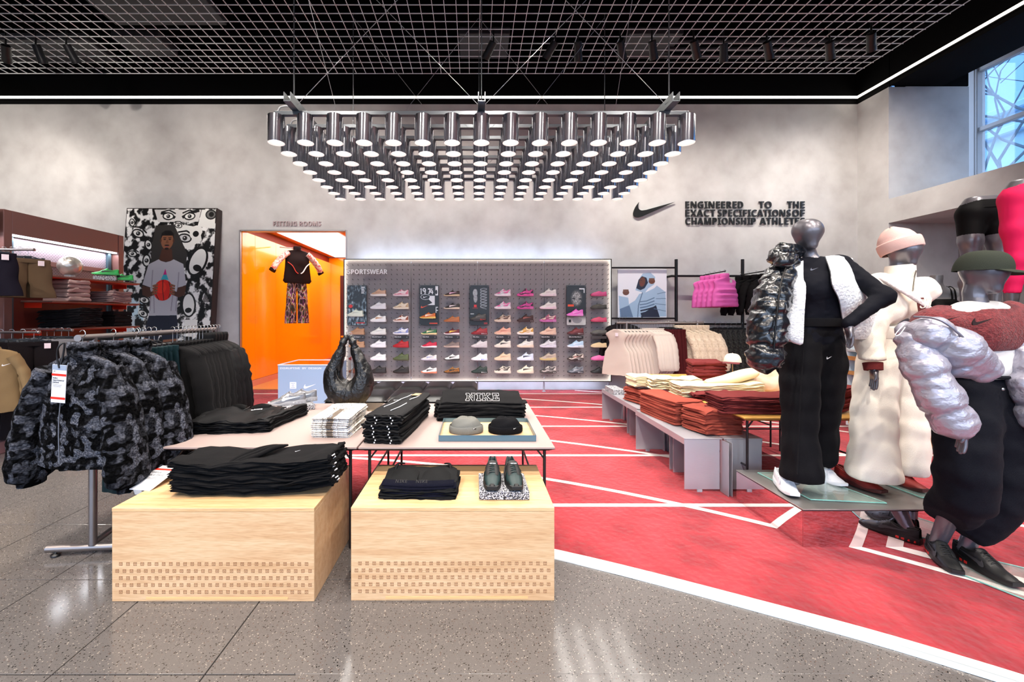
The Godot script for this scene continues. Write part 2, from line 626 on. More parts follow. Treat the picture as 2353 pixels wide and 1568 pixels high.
func fitting_room() -> void:
	var orange := mat("orange_gloss", Color(1.0, 0.63, 0.03), 0.16)
	orange.clearcoat_enabled = true
	orange.clearcoat = 0.5
	orange.clearcoat_roughness = 0.05
	# wall panels of the passage, each between joints
	var w := struct("wall_fitting_left", MB.new().box(Vector3(-4.54, 1.6, -10.79), Vector3(0.12, 3.2, 4.9)), mat("joint_dark", Color(0.5, 0.15, 0.0), 0.6))
	for q in [[8.12, 8.6], [8.6, 9.5], [9.5, 11.4], [11.4, 13.14]]:
		part(w, "wall_panel", MB.new().box(Vector3(-4.44, 1.58, -(q[0] + q[1]) / 2), Vector3(0.04, 2.91, q[1] - q[0] - 0.006), 0.002), orange)
	part(w, "plinth", MB.new().box(Vector3(-4.435, 0.06, -10.7), Vector3(0.05, 0.12, 4.8)), mat("foot_strip_pink", Color(0.85, 0.6, 0.55), 0.4))  # low pinkish strip along the foot of the wall
	w = struct("wall_fitting_end", MB.new().box(Vector3(-3.5, 1.6, -13.25), Vector3(2.2, 3.2, 0.2)), orange)
	part(w, "shelf", MB.new().box(Vector3(-3.75, 0.78, -13.05), Vector3(0.6, 0.05, 0.2), 0.004), orange)
	struct("wall_fitting_right", MB.new().box(Vector3(-2.2, 1.6, -11.2), Vector3(0.2, 3.2, 6.0)), orange)
	struct("floor_fitting", MB.new().box(Vector3(-3.5, -0.05, -11.3), Vector3(2.6, 0.1, 6.2)), mat("fitting_floor", Color(0.86, 0.62, 0.36), 0.3))
	var c := struct("ceiling_fitting", MB.new().box(Vector3(-3.5, 3.27, -11.2), Vector3(2.8, 0.1, 6.2)), orange)
	c.set_meta("label", "orange ceiling of the fitting rooms")
	var o := thing("ceiling_light_panel", "large white luminous ceiling panel in the orange fitting room passage", "light", Vector3(-3.6, 3.2, -10.65))
	part(o, "light_diffuser", MB.new().box(Vector3(0, 0.01, 0), Vector3(1.28, 0.02, 4.7)), glow("fitting_lamp", Color(1.0, 1.0, 1.0), 1.6))
	area(o, Vector3(0, -0.01, 0), Vector3(0, -1.0, 0), Vector2(1.28, 4.7), 7.0, Color(1, 0.98, 0.95))
	# metal reveal round the opening
	var fr := mat("reveal", Color(0.62, 0.6, 0.6), 0.35, 0.6)
	var m := MB.new().box(Vector3(-4.44, 1.52, -8.09), Vector3(0.025, 3.04, 0.05))
	m.box(Vector3(-2.42, 1.52, -8.09), Vector3(0.025, 3.04, 0.05))
	m.box(Vector3(-3.43, 3.03, -8.09), Vector3(1.98, 0.025, 0.05))
	struct("door_1", m, fr).set_meta("label", "metal lined opening to the fitting rooms")
	# far door panel at the end of the passage
	o = thing("door_panel", "dark red notice panel at the far end of the fitting room passage", "panel", Vector3(-3.95, 0.6, -13.13))
	part(o, "board", MB.new().box(Vector3(0, 1.0, 0), Vector3(0.34, 2.1, 0.03), 0.003), mat("panel_red", Color(0.25, 0.03, 0.04), 0.4))
	# sign over the opening
	o = thing("fitting_rooms_sign", "raised silver FITTING ROOMS lettering on the wall above the orange opening", "sign", at(628, 515, 8.08))
	part(o, "lettering", text_mesh("FITTING ROOMS", 0.085, 0.03, true), mat("letter_steel", Color(0.74, 0.66, 0.66), 0.3, 0.4), Vector3(0, 0, 0.02))

func window_with_street() -> void:
	var fr := mat("window_white", Color(0.74, 0.72, 0.71), 0.5)
	var o := Node3D.new()
	o.name = "window_1"
	o.set_meta("kind", "structure")
	add_child(o)
	var x := 9.18
	for q in [[-7.8, 0.09], [-7.735, 0.035], [-5.9, 0.1], [-4.2, 0.1], [-2.62, 0.2]]:
		part(o, "window_frame", MB.new().box(Vector3(x + (0.02 if q[1] < 0.1 else 0.0), 4.67, q[0]), Vector3(0.16, 2.54, q[1]), 0.01), fr)
	for q in [[5.9, 0.12], [4.79, 0.075], [3.43, 0.1]]:
		part(o, "window_rail", MB.new().box(Vector3(x + 0.02, q[0], -5.2), Vector3(0.1, q[1], 5.1), 0.008), fr)
	var gl := mat("pane", Color(0.75, 0.92, 1.0, 0.12), 0.02)
	gl.transparency = BaseMaterial3D.TRANSPARENCY_ALPHA
	for q in [[-7.72, -5.95], [-5.85, -4.25], [-4.15, -2.7]]:
		for h in [[3.48, 4.75], [4.83, 5.84]]:
			part(o, "pane", MB.new().box(Vector3(x + 0.04, (h[0] + h[1]) / 2, (q[0] + q[1]) / 2), Vector3(0.008, h[1] - h[0], q[1] - q[0])), gl)
	# the pale building across the street
	var b := thing("building", "pale stone building with cornices seen through the window", "building", Vector3(20.0, 0, -14.0))
	var st := mat("far_stone_daylight_blue", Color(0.52, 0.72, 0.86), 0.9)  # the blue cast of daylight is put into the stone colour
	part(b, "facade", MB.new().box(Vector3(1.0, 8.0, 0), Vector3(2.0, 17.0, 30.0)), st)
	for h in [4.4, 8.3, 9.1, 12.6, 13.4, 16.5]:
		part(b, "cornice", MB.new().box(Vector3(-0.12, h, 0), Vector3(0.35, 0.28, 30.0), 0.05), st)
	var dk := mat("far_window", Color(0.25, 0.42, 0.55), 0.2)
	for h in [2.6, 6.4, 10.9, 15.0]:
		for k in 9:
			var wn := part(b, "window", MB.new().box(Vector3(-0.03, h, -13.0 + 3.1 * k), Vector3(0.1, 2.3, 1.3), 0.02), dk)
			part(wn, "window_bar", MB.new().box(Vector3(-0.1, h, -13.0 + 3.1 * k), Vector3(0.05, 2.3, 0.07)), st)
	# a street tree with bare branches and a few red leaves
	var t := thing("tree", "street tree with bare blue-grey branches and scattered red leaves outside the window", "tree", Vector3(12.8, 0, -10.9))
	var br := MB.new()
	var lf := MB.new()
	var r := RandomNumberGenerator.new()
	r.seed = 5
	var todo := [[Vector3(0.3, 0.0, 0.4), Vector3(0.2, 4.0, 0.3), 0.1, 0]]
	while todo.size():
		var q = todo.pop_back()
		var a: Vector3 = q[0]
		var c: Vector3 = q[1]
		var mid := (a + c) / 2 + Vector3(r.randf_range(-1, 1), r.randf_range(-1, 1), r.randf_range(-1, 1)) * 0.06 * a.distance_to(c)
		br.tube([a, mid, c], [q[2], q[2] * 0.85, q[2] * 0.7], 5, false)
		if q[3] < 6:
			for k in (4 if q[3] == 0 else 3):
				var dv := (c - a).normalized()
				dv = (dv * 0.7 + Vector3(r.randf_range(-0.7, 0.5), r.randf_range(-0.35, 0.75), r.randf_range(-1.0, 1.0))).normalized()
				todo.append([c.lerp(a, 0.35 * r.randf() if k else 0.0), c + dv * a.distance_to(c) * (r.randf_range(0.62, 0.85) if q[3] else 0.55), q[2] * 0.6, q[3] + 1])
		if q[3] >= 4 and r.randf() < 0.7:
			var n := Vector3(r.randf_range(-1, 1), r.randf_range(-1, 1), r.randf_range(-1, 1)).normalized()
			var u := n.cross(Vector3.UP).normalized() * 0.085
			var w := n.cross(u).normalized() * 0.085
			lf.quad(c - u, c + w * 0.8, c + u, c - w)
	part(t, "branches", br, mat("far_bark_daylight_blue", Color(0.16, 0.24, 0.33), 0.9))  # bark colour carries the blue daylight cast too
	stuff(part(t, "leaves", lf, mat("far_leaf", Color(0.72, 0.3, 0.33), 0.8)))
	struct("ground_street", MB.new().box(Vector3(25.0, -0.3, -8.0), Vector3(31.0, 0.2, 60.0)), mat("street_grey", Color(0.5, 0.5, 0.5), 0.9))

func arc_line(r: float, w: float, a0: float, a1: float, y: float) -> MB:
	# a painted lane line: part of a circle about (-2.27, -(-2.75)) on the carpet
	var c := Vector3(-2.27, y, 2.75)
	var rows := []
	for k in 41:
		var a := lerpf(a0, a1, k / 40.0)
		var dv := Vector3(sin(a), 0, -cos(a))
		rows.append(PackedVector3Array([c + dv * (r - w / 2), c + dv * (r + w / 2)]))
	return MB.new().grid(rows, false)

func carpet_and_tiles() -> void:
	# terrazzo
	var im := canvas(1024, 1024, Color(0.375, 0.36, 0.352))
	var r := RandomNumberGenerator.new()
	r.seed = 11
	for k in 26000:
		var g := r.randf()
		var c := Color(0.10, 0.095, 0.09) if g < 0.34 else (Color(0.60, 0.57, 0.53) if g < 0.6 else (Color(0.34, 0.27, 0.24) if g < 0.72 else Color(0.42, 0.40, 0.39).lerp(Color(0.3, 0.285, 0.28), r.randf())))
		var s := int(1.0 + 4.0 * pow(r.randf(), 2.2))
		var x := r.randi_range(0, 1020)
		var y := r.randi_range(0, 1020)
		im.fill_rect(Rect2i(x, y, s, maxi(1, s - 1)), c)
		if s > 2:
			im.fill_rect(Rect2i(x + 1, y - 1, s - 1, s), c)
	var tz := mat("terrazzo", Color(1, 1, 1), 0.2)
	tz.albedo_texture = ImageTexture.create_from_image(im)
	tz.roughness = 0.12
	tri_map(tz, Vector3.ONE * 0.82, true)
	var base := struct("floor", MB.new().box(Vector3(-0.2, -0.11, -1.5), Vector3(19.4, 0.2, 13.4)), mat("grout", Color(0.16, 0.155, 0.15), 0.6))
	var tile := MB.new().box(Vector3(0, -0.004, 0), Vector3(0.595, 0.012, 0.595), 0.0015).mesh()
	var edge := func(x: float) -> float: return 4.4 if x < -2.41 else (3.05 if x < -0.2 else (2.7 if x < 0.6 else (2.2 if x < 1.5 else 1.8)))
	for i in range(-11, 4):
		for j in range(0, 9):
			var x := -0.158 + 0.6 * i
			var d := 1.372 + 0.6 * j
			if d - 0.35 < (7.0 if x < -2.6 else edge.call(x)):
				part(base, "terrazzo_tile", tile, tz, Vector3(x, 0, -d))
	var rest := MB.new().box(Vector3(-0.2, -0.004, 2.02), Vector3(19.4, 0.012, 6.15))
	rest.box(Vector3(-8.2, -0.004, -4.6), Vector3(2.6, 0.012, 7.05))
	rest.box(Vector3(4.0, -0.004, -4.5), Vector3(9.4, 0.010, 7.0))
	part(base, "terrazzo_screed", rest, tz)
	# red carpet
	var p := PackedVector2Array([Vector2(7.2, -8.06), Vector2(-4.44, -8.06), Vector2(-4.44, -5.6), Vector2(-2.41, -5.2)])
	p.append_array(curve2([Vector2(-2.41, -3.15), Vector2(-1.5, -3.06), Vector2(-0.6, -2.87), Vector2(0.466, -2.475), Vector2(1.395, -2.012), Vector2(2.03, -1.64), Vector2(3.2, -0.8), Vector2(5.2, 1.0)], 6))
	p.append(Vector2(7.2, 1.0))
	var red := mat("carpet_red", Color(1, 1, 1), 1.0)
	red.albedo_texture = ntex("carpet", 0.009, [[0.2, Color(0.50, 0.125, 0.155)], [0.8, Color(0.62, 0.175, 0.205)]], 5, 512)
	red.normal_enabled = true
	red.normal_texture = ntex("weave", 0.11, [], 3, 256, FastNoiseLite.TYPE_SIMPLEX, 5.0)
	red.normal_scale = 0.3
	tri_map(red, Vector3.ONE * 0.5, true)
	red.rim_enabled = true
	red.rim = 0.15
	red.rim_tint = 0.8
	var flat := Transform3D(Basis(Vector3.RIGHT, Vector3(0, 0, 1), Vector3(0, -1, 0)), Vector3.ZERO)
	var cp := thing("carpet", "red carpet with white running track lines over the terrazzo floor", "carpet")
	part(cp, "pile", MB.new().prism(p, -0.012, -0.002, flat), red)
	var white := mat("line_white", Color(0.83, 0.79, 0.77), 0.9)
	for k in 5:
		part(cp, "lane_line", MB.new().quad(Vector3(-2.41 if k < 3 else -4.44, 0.0135, -3.142 - 1.1225 * k + 0.026), Vector3(7.1, 0.0135, -3.142 - 1.1225 * k + 0.026), Vector3(7.1, 0.0135, -3.142 - 1.1225 * k - 0.026), Vector3(-2.41 if k < 3 else -4.44, 0.0135, -3.142 - 1.1225 * k - 0.026)), white)
	for k in 5:
		part(cp, "lane_line", arc_line(7.02 + 1.12 * k, 0.052, 0.37 if k == 4 else 0.0, 1.2 - 0.11 * k, 0.014), white)
	part(cp, "lane_line", MB.new().quad(Vector3(2.50, 0.0145, -2.66), Vector3(2.46, 0.0145, -2.6), Vector3(3.4, 0.0145, -1.74), Vector3(3.44, 0.0145, -1.8)), white)
	# bound edge: the outer lane line and a pale metal trim
	var rows := []
	var rows2 := []
	var ed := curve2([Vector2(-2.41, -3.15), Vector2(-1.5, -3.06), Vector2(-0.6, -2.87), Vector2(0.466, -2.475), Vector2(1.395, -2.012), Vector2(2.03, -1.64), Vector2(3.2, -0.8)], 6)
	for k in ed.size():
		var t := (ed[mini(k + 1, ed.size() - 1)] - ed[maxi(k - 1, 0)]).normalized()
		var n := Vector2(t.y, -t.x)
		var q := ed[k] + n * 0.012
		rows.append(PackedVector3Array([Vector3(q.x, 0.0155, q.y), Vector3(q.x + n.x * 0.062, 0.0155, q.y + n.y * 0.062)]))
		q = ed[k]
		rows2.append(PackedVector3Array([Vector3(q.x - n.x * 0.014, 0.003, q.y - n.y * 0.014), Vector3(q.x - n.x * 0.008, 0.016, q.y - n.y * 0.008), Vector3(q.x + n.x * 0.014, 0.0175, q.y + n.y * 0.014)]))
	part(cp, "edge_line", MB.new().grid(rows, false), white)
	part(cp, "edge_trim", MB.new().grid(rows2, false), mat("edge_metal", Color(0.72, 0.76, 0.78), 0.35, 0.5))

func chandelier() -> void:
	var o := thing("chandelier", "large suspended chandelier of chrome cylinder downlights on a metal frame", "chandelier", Vector3(0.07, 3.04, -4.01))
	var chrome := mat("chrome", Color(0.80, 0.81, 0.84), 0.17, 1.0)
	var steel := mat("frame_steel", Color(0.48, 0.50, 0.52), 0.3, 0.9)
	var s := 0.276
	var cyl := MB.new().lathe([Vector2(0.076, 0.0), Vector2(0.078, 0.003), Vector2(0.078, 0.252), Vector2(0.075, 0.255), Vector2(0.0, 0.256)], 24).mesh()
	var cone := MB.new().lathe([Vector2(0.0385, 0.036), Vector2(0.06, 0.016), Vector2(0.076, 0.0)], 24, Basis.IDENTITY).mesh()
	var lens := MB.new().lathe([Vector2(0.04, 0.0), Vector2(0.0, 0.0)], 16, Basis(Vector3.RIGHT, PI)).mesh()
	var refl := mat("reflector_glow", Color(0.95, 0.95, 0.95), 0.4)
	refl.emission_enabled = true
	refl.emission = Color(1, 0.98, 0.96)
	refl.emission_energy_multiplier = 0.55  # emission stands for lamp light caught by the white cone
	var lamp := glow("chandelier_lamp", Color(1, 0.98, 0.95), 5.0)
	for i in 8:
		for j in 15:
			var p := Vector3((j - 7) * s, 0, -s * i)
			var c := part(o, "lamp_cylinder", cyl, chrome, p)
			part(c, "reflector", cone, refl)
			part(c, "lamp_lens", lens, lamp, Vector3(0, 0.034, 0))
			spot_light(o, p + Vector3(0, -0.004, 0), p + Vector3(0, -1, 0), 0.26, 62.0, 0.05, Color(1, 0.975, 0.945), 0.9)
	var bar := MB.new().box(Vector3(0, 0.275, 0), Vector3(14.1 * s, 0.036, 0.05), 0.002).mesh()
	for i in 8:
		part(o, "cross_bar", bar, steel, Vector3(0, 0, -s * i))
	for x in [-1.74, 0.0, 1.74]:
		var ch := MB.new().box(Vector3(x - 0.03, 0.335, -0.97), Vector3(0.006, 0.085, 2.35))
		ch.box(Vector3(x + 0.03, 0.335, -0.97), Vector3(0.006, 0.085, 2.35))
		ch.box(Vector3(x, 0.296, -0.97), Vector3(0.06, 0.006, 2.35))
		part(o, "channel_rail", ch, steel)
		for z in [0.06, -1.88]:
			part(o, "hanger_rod", MB.new().tube([Vector3(x, 0.3, z), Vector3(x, 2.55, z)], 0.006, 6), steel)
	var wire := mat("wire", Color(0.75, 0.75, 0.76), 0.35, 0.8)
	for q in [[-1.74, 0.06, 0.4, 0.1], [1.74, 0.06, -0.4, 0.1], [0.0, 0.06, 2.15, 0.1], [0.0, 0.06, -2.15, 0.1], [-1.74, -1.88, 0.0, -1.88], [1.74, -1.88, 0.0, -1.88], [0.0, -1.88, -1.74, -1.88], [0.0, -1.88, 1.74, -1.88], [-1.74, -1.88, -1.9, 0.1], [1.74, -1.88, 1.55, 0.2]]:
		part(o, "guy_wire", MB.new().tube([Vector3(q[0], 0.3, q[1]), Vector3(q[2], 2.5, q[3])], 0.0028, 5), wire)
	part(o, "junction_box", MB.new().box(Vector3(-1.74, 0.46, -1.5), Vector3(0.12, 0.07, 0.42), 0.004), mat("spot_black"))
	for z in [0.0, -0.276]:
		part(o, "cable", MB.new().tube(smooth([Vector3(-1.92, 0.25, z), Vector3(-1.9, 0.33, z), Vector3(-1.82, 0.345, z), Vector3(-1.72, 0.3, z)]), 0.008, 6), mat("cable_white", Color(0.8, 0.8, 0.8), 0.5))

func wood(key: String, c0: Color, c1: Color, along_x := true) -> StandardMaterial3D:
	if mats.has(key):
		return mats[key]
	var m := mat(key, Color(1, 1, 1), 0.42)
	m.albedo_texture = ntex(key + "_t", 0.012, [[0.15, c0], [0.5, c0.lerp(c1, 0.6)], [0.85, c1]], 5, 512)
	# stretched along the grain
	tri_map(m, Vector3(0.18, 3.4, 3.4) if along_x else Vector3(3.4, 3.4, 0.18), true)
	m.detail_enabled = true
	m.detail_blend_mode = BaseMaterial3D.BLEND_MODE_MUL
	m.detail_albedo = ntex("pores", 0.05, [[0.3, Color(0.93, 0.91, 0.88)], [0.55, Color(1, 1, 1)]], 3, 512)
	m.detail_uv_layer = BaseMaterial3D.DETAIL_UV_2
	m.uv2_triplanar = true
	m.uv2_world_triplanar = true
	m.uv2_scale = Vector3(0.35, 9.0, 9.0) if along_x else Vector3(9.0, 9.0, 0.35)
	return m

func metal_brushed(key: String, c: Color, rough := 0.38) -> StandardMaterial3D:
	if mats.has(key):
		return mats[key]
	var m := mat(key, c, rough, 0.85)
	m.normal_enabled = true
	m.normal_texture = ntex("brushed", 0.03, [], 4, 512, FastNoiseLite.TYPE_SIMPLEX, 3.0)
	m.normal_scale = 0.12
	tri_map(m, Vector3(0.4, 8.0, 8.0))
	return m

func display_box(x0: float, x1: float, z0: float, label: String) -> Node3D:
	# a plywood plinth with five rows of small punched squares low on the front
	var w := x1 - x0
	var h := 0.462
	var o := thing("display_box", label, "display box", Vector3((x0 + x1) / 2, 0.002, -z0))
	var oak := wood("oak", Color(0.78, 0.625, 0.465), Color(0.84, 0.71, 0.56))
	var m := MB.new().box(Vector3(0, h / 2 - 0.01, -0.302), Vector3(w, h - 0.02, 0.604), 0.002)
	part(o, "body", m, oak)
	part(o, "top_board", MB.new().box(Vector3(0, h - 0.0095, -0.302), Vector3(w, 0.019, 0.606), 0.0015), wood("oak_top", Color(0.80, 0.645, 0.465), Color(0.86, 0.73, 0.56)))
	part(o, "edge_band", MB.new().box(Vector3(0.02, 0.016, 0.0005), Vector3(w * 0.7, 0.012, 0.003)), mat("ply_edge", Color(0.85, 0.68, 0.47), 0.5))
	var br := mat("punched", Color(0.60, 0.43, 0.29), 0.8)
	var dots := MB.new()
	for j in 5:
		for i in 28 - (j + 1) % 2:
			var x := -w / 2 + 0.027 + 0.0352 * i + (0.0 if j % 2 else 0.0176)
			var y := 0.048 + 0.0345 * j
			# a square ring with a small tongue left standing in its middle
			for q in [[-0.007, 0, 0.002, 0.016], [0.007, 0, 0.002, 0.016], [0, 0.007, 0.016, 0.002], [0, -0.007, 0.016, 0.002], [0, 0.0035, 0.008, 0.0018], [0, -0.0025, 0.005, 0.003]]:
				dots.box(Vector3(x + q[0], y + q[1], 0.0005), Vector3(q[2], q[3], 0.0012))
	stuff(part(o, "punched_squares", dots, br))
	return o

func nest_table(x0: float, x1: float, z0: float, z1: float, top: Material, edge: Material, label: String, name_ := "display_table") -> Node3D:
	var o := thing(name_, label, "table", Vector3((x0 + x1) / 2, 0.002, -z0))
	var w := x1 - x0
	var dd := z1 - z0
	var h := 0.63
	# thin top with an under-bevelled edge
	var m := MB.new()
	m.box(Vector3(0, h - 0.006, -dd / 2), Vector3(w - 0.004, 0.012, dd), 0.0015)
	part(o, "tabletop", m, top)
	m = MB.new()
	var a := [Vector3(-w / 2, h - 0.012, 0), Vector3(w / 2, h - 0.012, 0), Vector3(w / 2, h - 0.012, -dd), Vector3(-w / 2, h - 0.012, -dd)]
	var b := []
	for q in a:
		b.append(Vector3(q.x - signf(q.x) * 0.035, h - 0.03, lerpf(q.z, -dd / 2, 0.05)))
	for k in 4:
		m.quad(a[k], b[k], b[(k + 1) % 4], a[(k + 1) % 4])
		m.quad(a[(k + 1) % 4], b[(k + 1) % 4], b[k], a[k])
	m.quad(b[3], b[2], b[1], b[0])
	part(o, "bevelled_edge", m, edge)
	var leg := mat("leg_dark", Color(0.13, 0.10, 0.11), 0.4, 0.3)
	for sx in [-1.0, 1.0]:
		for z in [-0.06, -dd + 0.06]:
			part(o, "leg", MB.new().tube([Vector3(sx * (w / 2 - 0.055), 0, z), Vector3(sx * (w / 2 - 0.055), h - 0.03, z)], 0.0095, 10), leg)
		part(o, "stretcher", MB.new().tube([Vector3(sx * (w / 2 - 0.055), 0.24, -0.06), Vector3(sx * (w / 2 - 0.055), 0.24, -dd + 0.06)], 0.008, 8), leg)
		part(o, "brace", MB.new().tube([Vector3(sx * (w / 2 - 0.055), h - 0.09, -0.06), Vector3(sx * (w / 2 - 0.11), h - 0.02, -0.06)], 0.006, 6), leg)
	part(o, "stretcher", MB.new().tube([Vector3(-w / 2 + 0.055, 0.24, -dd + 0.06), Vector3(w / 2 - 0.055, 0.24, -dd + 0.06)], 0.008, 8), leg)
	part(o, "apron_rail", MB.new().tube([Vector3(-w / 2 + 0.055, h - 0.05, -dd + 0.06), Vector3(w / 2 - 0.055, h - 0.05, -dd + 0.06)], 0.008, 8), leg)
	return o

func metal_bench(x0: float, x1: float, z0: float, z1: float, label: String) -> Node3D:
	# folded sheet: a flat top on cross-shaped end fins
	var o := thing("metal_bench", label, "bench", Vector3((x0 + x1) / 2, 0.012, -z0))
	var w := x1 - x0
	var dd := z1 - z0
	var h := 0.425
	var al := metal_brushed("bench_alu", Color(0.68, 0.675, 0.70), 0.42)
	al.metallic = 0.55
	var m := MB.new()
	for s in [-1.0, 1.0]:
		m.box(Vector3(s * (w / 4 + 0.002), h - 0.004, -dd / 2), Vector3(w / 2 - 0.006, 0.008, dd), 0.001)
	part(o, "seat_sheet", m, al)
	for s in [-1.0, 1.0]:
		part(o, "folded_edge", MB.new().box(Vector3(s * (w / 2 - 0.002), h - 0.024, -dd / 2), Vector3(0.005, 0.048, dd)), al)
	for z in [-0.004, -dd + 0.004]:
		for s in [-1.0, 1.0]:
			part(o, "end_panel", MB.new().box(Vector3(s * (w / 4 + 0.012), h / 2 + 0.006, z), Vector3(w / 2 - 0.03, h - 0.03, 0.005)), al)
		var inward := 0.13 if z > -0.1 else -0.13
		for s in [-0.014, 0.014]:
			part(o, "fin", MB.new().box(Vector3(s, h / 2 - 0.004, z + (0.045 if z > -0.1 else -0.045)), Vector3(0.005, h - 0.012, 0.11)), al)
	for s in [-1.0, 1.0]:
		for z in [-dd * 0.38, -dd * 0.45]:
			part(o, "fin", MB.new().box(Vector3(s * w * 0.2, h / 2, z), Vector3(w * 0.3, h - 0.03, 0.005)), al)
		for z in [-0.004, -dd + 0.004]:
			part(o, "foot", MB.new().box(Vector3(s * w * 0.3, 0.008, z), Vector3(0.04, 0.022, 0.014), 0.002), mat("foot_grey", Color(0.6, 0.6, 0.63), 0.4))
	return o

func mirror_platform() -> void:
	var o := thing("mirror_platform", "low mannequin platform with mirrored sides and a brushed metal top", "platform", Vector3(2.5, 0.012, -2.572))
	var w := 1.02
	var dd := 0.66
	var h := 0.23
	var mir := mat("mirror", Color(0.86, 0.80, 0.81), 0.02, 1.0)
	part(o, "top_sheet", MB.new().box(Vector3(0, h - 0.004, -dd / 2), Vector3(w, 0.008, dd), 0.001), metal_brushed("platform_top", Color(0.62, 0.61, 0.60), 0.42))
	part(o, "mirror_front", MB.new().box(Vector3(0, h / 2 - 0.006, -0.004), Vector3(w - 0.006, h - 0.012, 0.006)), mir)
	part(o, "mirror_back", MB.new().box(Vector3(0, h / 2 - 0.006, -dd + 0.004), Vector3(w - 0.006, h - 0.012, 0.006)), mir)
	for s in [-1.0, 1.0]:
		part(o, "mirror_side", MB.new().box(Vector3(s * (w / 2 - 0.004), h / 2 - 0.006, -dd / 2), Vector3(0.006, h - 0.012, dd - 0.014)), mir)

func pegboard() -> void:
	var x0 := -2.377
	var o := thing("pegboard", "wide grey perforated pegboard shoe wall on thin feet with lit edges", "display wall", Vector3(x0, 0.208, -7.8))
	var w := 4.889
	var h := 2.241
	var pm := mat("peg_panel", Color(1, 1, 1), 0.6, 0.15)
	var im := canvas(64, 64, Color(0.57, 0.545, 0.55))
	for q in [[16, 16], [48, 16], [16, 48], [48, 48]]:
		fell(im, q[0], q[1], 7.5, 7.5, Color(0.42, 0.40, 0.405))
	pm.albedo_texture = ImageTexture.create_from_image(im)
	tri_map(pm, Vector3.ONE * 20.0, true)
	for k in 4:
		part(o, "perforated_panel", MB.new().box(Vector3(w / 4 * (k + 0.5), h / 2, -0.03), Vector3(w / 4 - 0.008, h - 0.02, 0.02), 0.002), pm)
	var fr := mat("peg_frame", Color(0.2, 0.19, 0.2), 0.4, 0.4)
	for q in [[w / 2, h - 0.006, w, 0.012], [w / 2, 0.006, w, 0.012], [0.006, h / 2, 0.012, h], [w - 0.006, h / 2, 0.012, h]]:
		part(o, "frame_edge", MB.new().box(Vector3(q[0], q[1], 0.0), Vector3(q[2], q[3], 0.09)), fr)
	var lg := glow("peg_edge_lamp", Color(1.0, 0.97, 0.9), 0.9)  # inward strips stand for light coming through the perforated borders
	for q in [[w / 2, h - 0.016, w - 0.03, 0.008, 0, -1], [w / 2, 0.016, w - 0.03, 0.008, 0, 1], [0.016, h / 2, 0.008, h - 0.03, 1, 0], [w - 0.016, h / 2, 0.008, h - 0.03, -1, 0]]:
		part(o, "edge_light", MB.new().box(Vector3(q[0], q[1], 0.0), Vector3(q[2], q[3], 0.03)), lg)
		var sz := Vector2(maxf(q[2], q[3]), 0.02)
		var c := Vector3(q[0] + q[4] * 0.006, q[1] + q[5] * 0.006, 0.0)
		var l := AreaLight3D.new()
		l.name = "light"
		l.area_size = sz
		l.light_energy = 0.3 if q[2] > 1 else 0.15
		l.light_color = Color(1, 0.97, 0.9)
		l.area_range = 30.0
		l.shadow_enabled = true
		o.add_child(l, true)
		var z := Vector3(-q[4], -q[5], 0.35).normalized()
		var x := (Vector3.RIGHT if q[5] != 0 else Vector3.UP)
		l.transform = Transform3D(Basis(x, z.cross(x), z), c)
	# cool light behind the board, on the wall above and below it
	var bl := glow("peg_back_lamp", Color(0.85, 0.9, 1.0), 1.2)
	for q in [[h - 0.05, 1.0], [0.06, -1.0]]:
		part(o, "back_light", MB.new().box(Vector3(w / 2, q[0], -0.09), Vector3(w - 0.3, 0.012, 0.03)), bl)
		area(o, Vector3(w / 2, q[0] + 0.012 * q[1], -0.09), Vector3(w / 2, q[0] + q[1], -0.22), Vector2(w - 0.3, 0.03), 1.7, Color(0.82, 0.88, 1.0))
	# double pegs: too small to pick apart
	var pegs := MB.new()
	for i in 48:
		for j in 24:
			var px := 0.055 + (w - 0.11) * i / 47.0
			var py := 0.10 + (h - 0.21) * j / 23.0
			pegs.tube([Vector3(px, py, -0.02), Vector3(px, py + 0.012, 0.045)], 0.0045, 4)
	stuff(part(o, "pegs", pegs, mat("peg_dark", Color(0.16, 0.15, 0.15), 0.4, 0.5)))
	for k in 5:
		var fx := clampf(w / 4 * k, 0.03, w - 0.03)
		part(o, "foot", MB.new().lathe([Vector2(0.035, -0.192), Vector2(0.035, -0.183), Vector2(0.013, -0.178), Vector2(0.013, 0.0)], 12, Basis.IDENTITY, Vector3(fx, 0, -0.05)), mat("foot_grey"))
	var sg := thing("sportswear_sign", "raised white SPORTSWEAR lettering at the top left of the shoe wall", "sign", at(798, 625, 7.76))
	part(sg, "lettering", text_mesh("SPORTSWEAR", 0.083, 0.012), mat("letter_white", Color(0.92, 0.92, 0.93), 0.4))

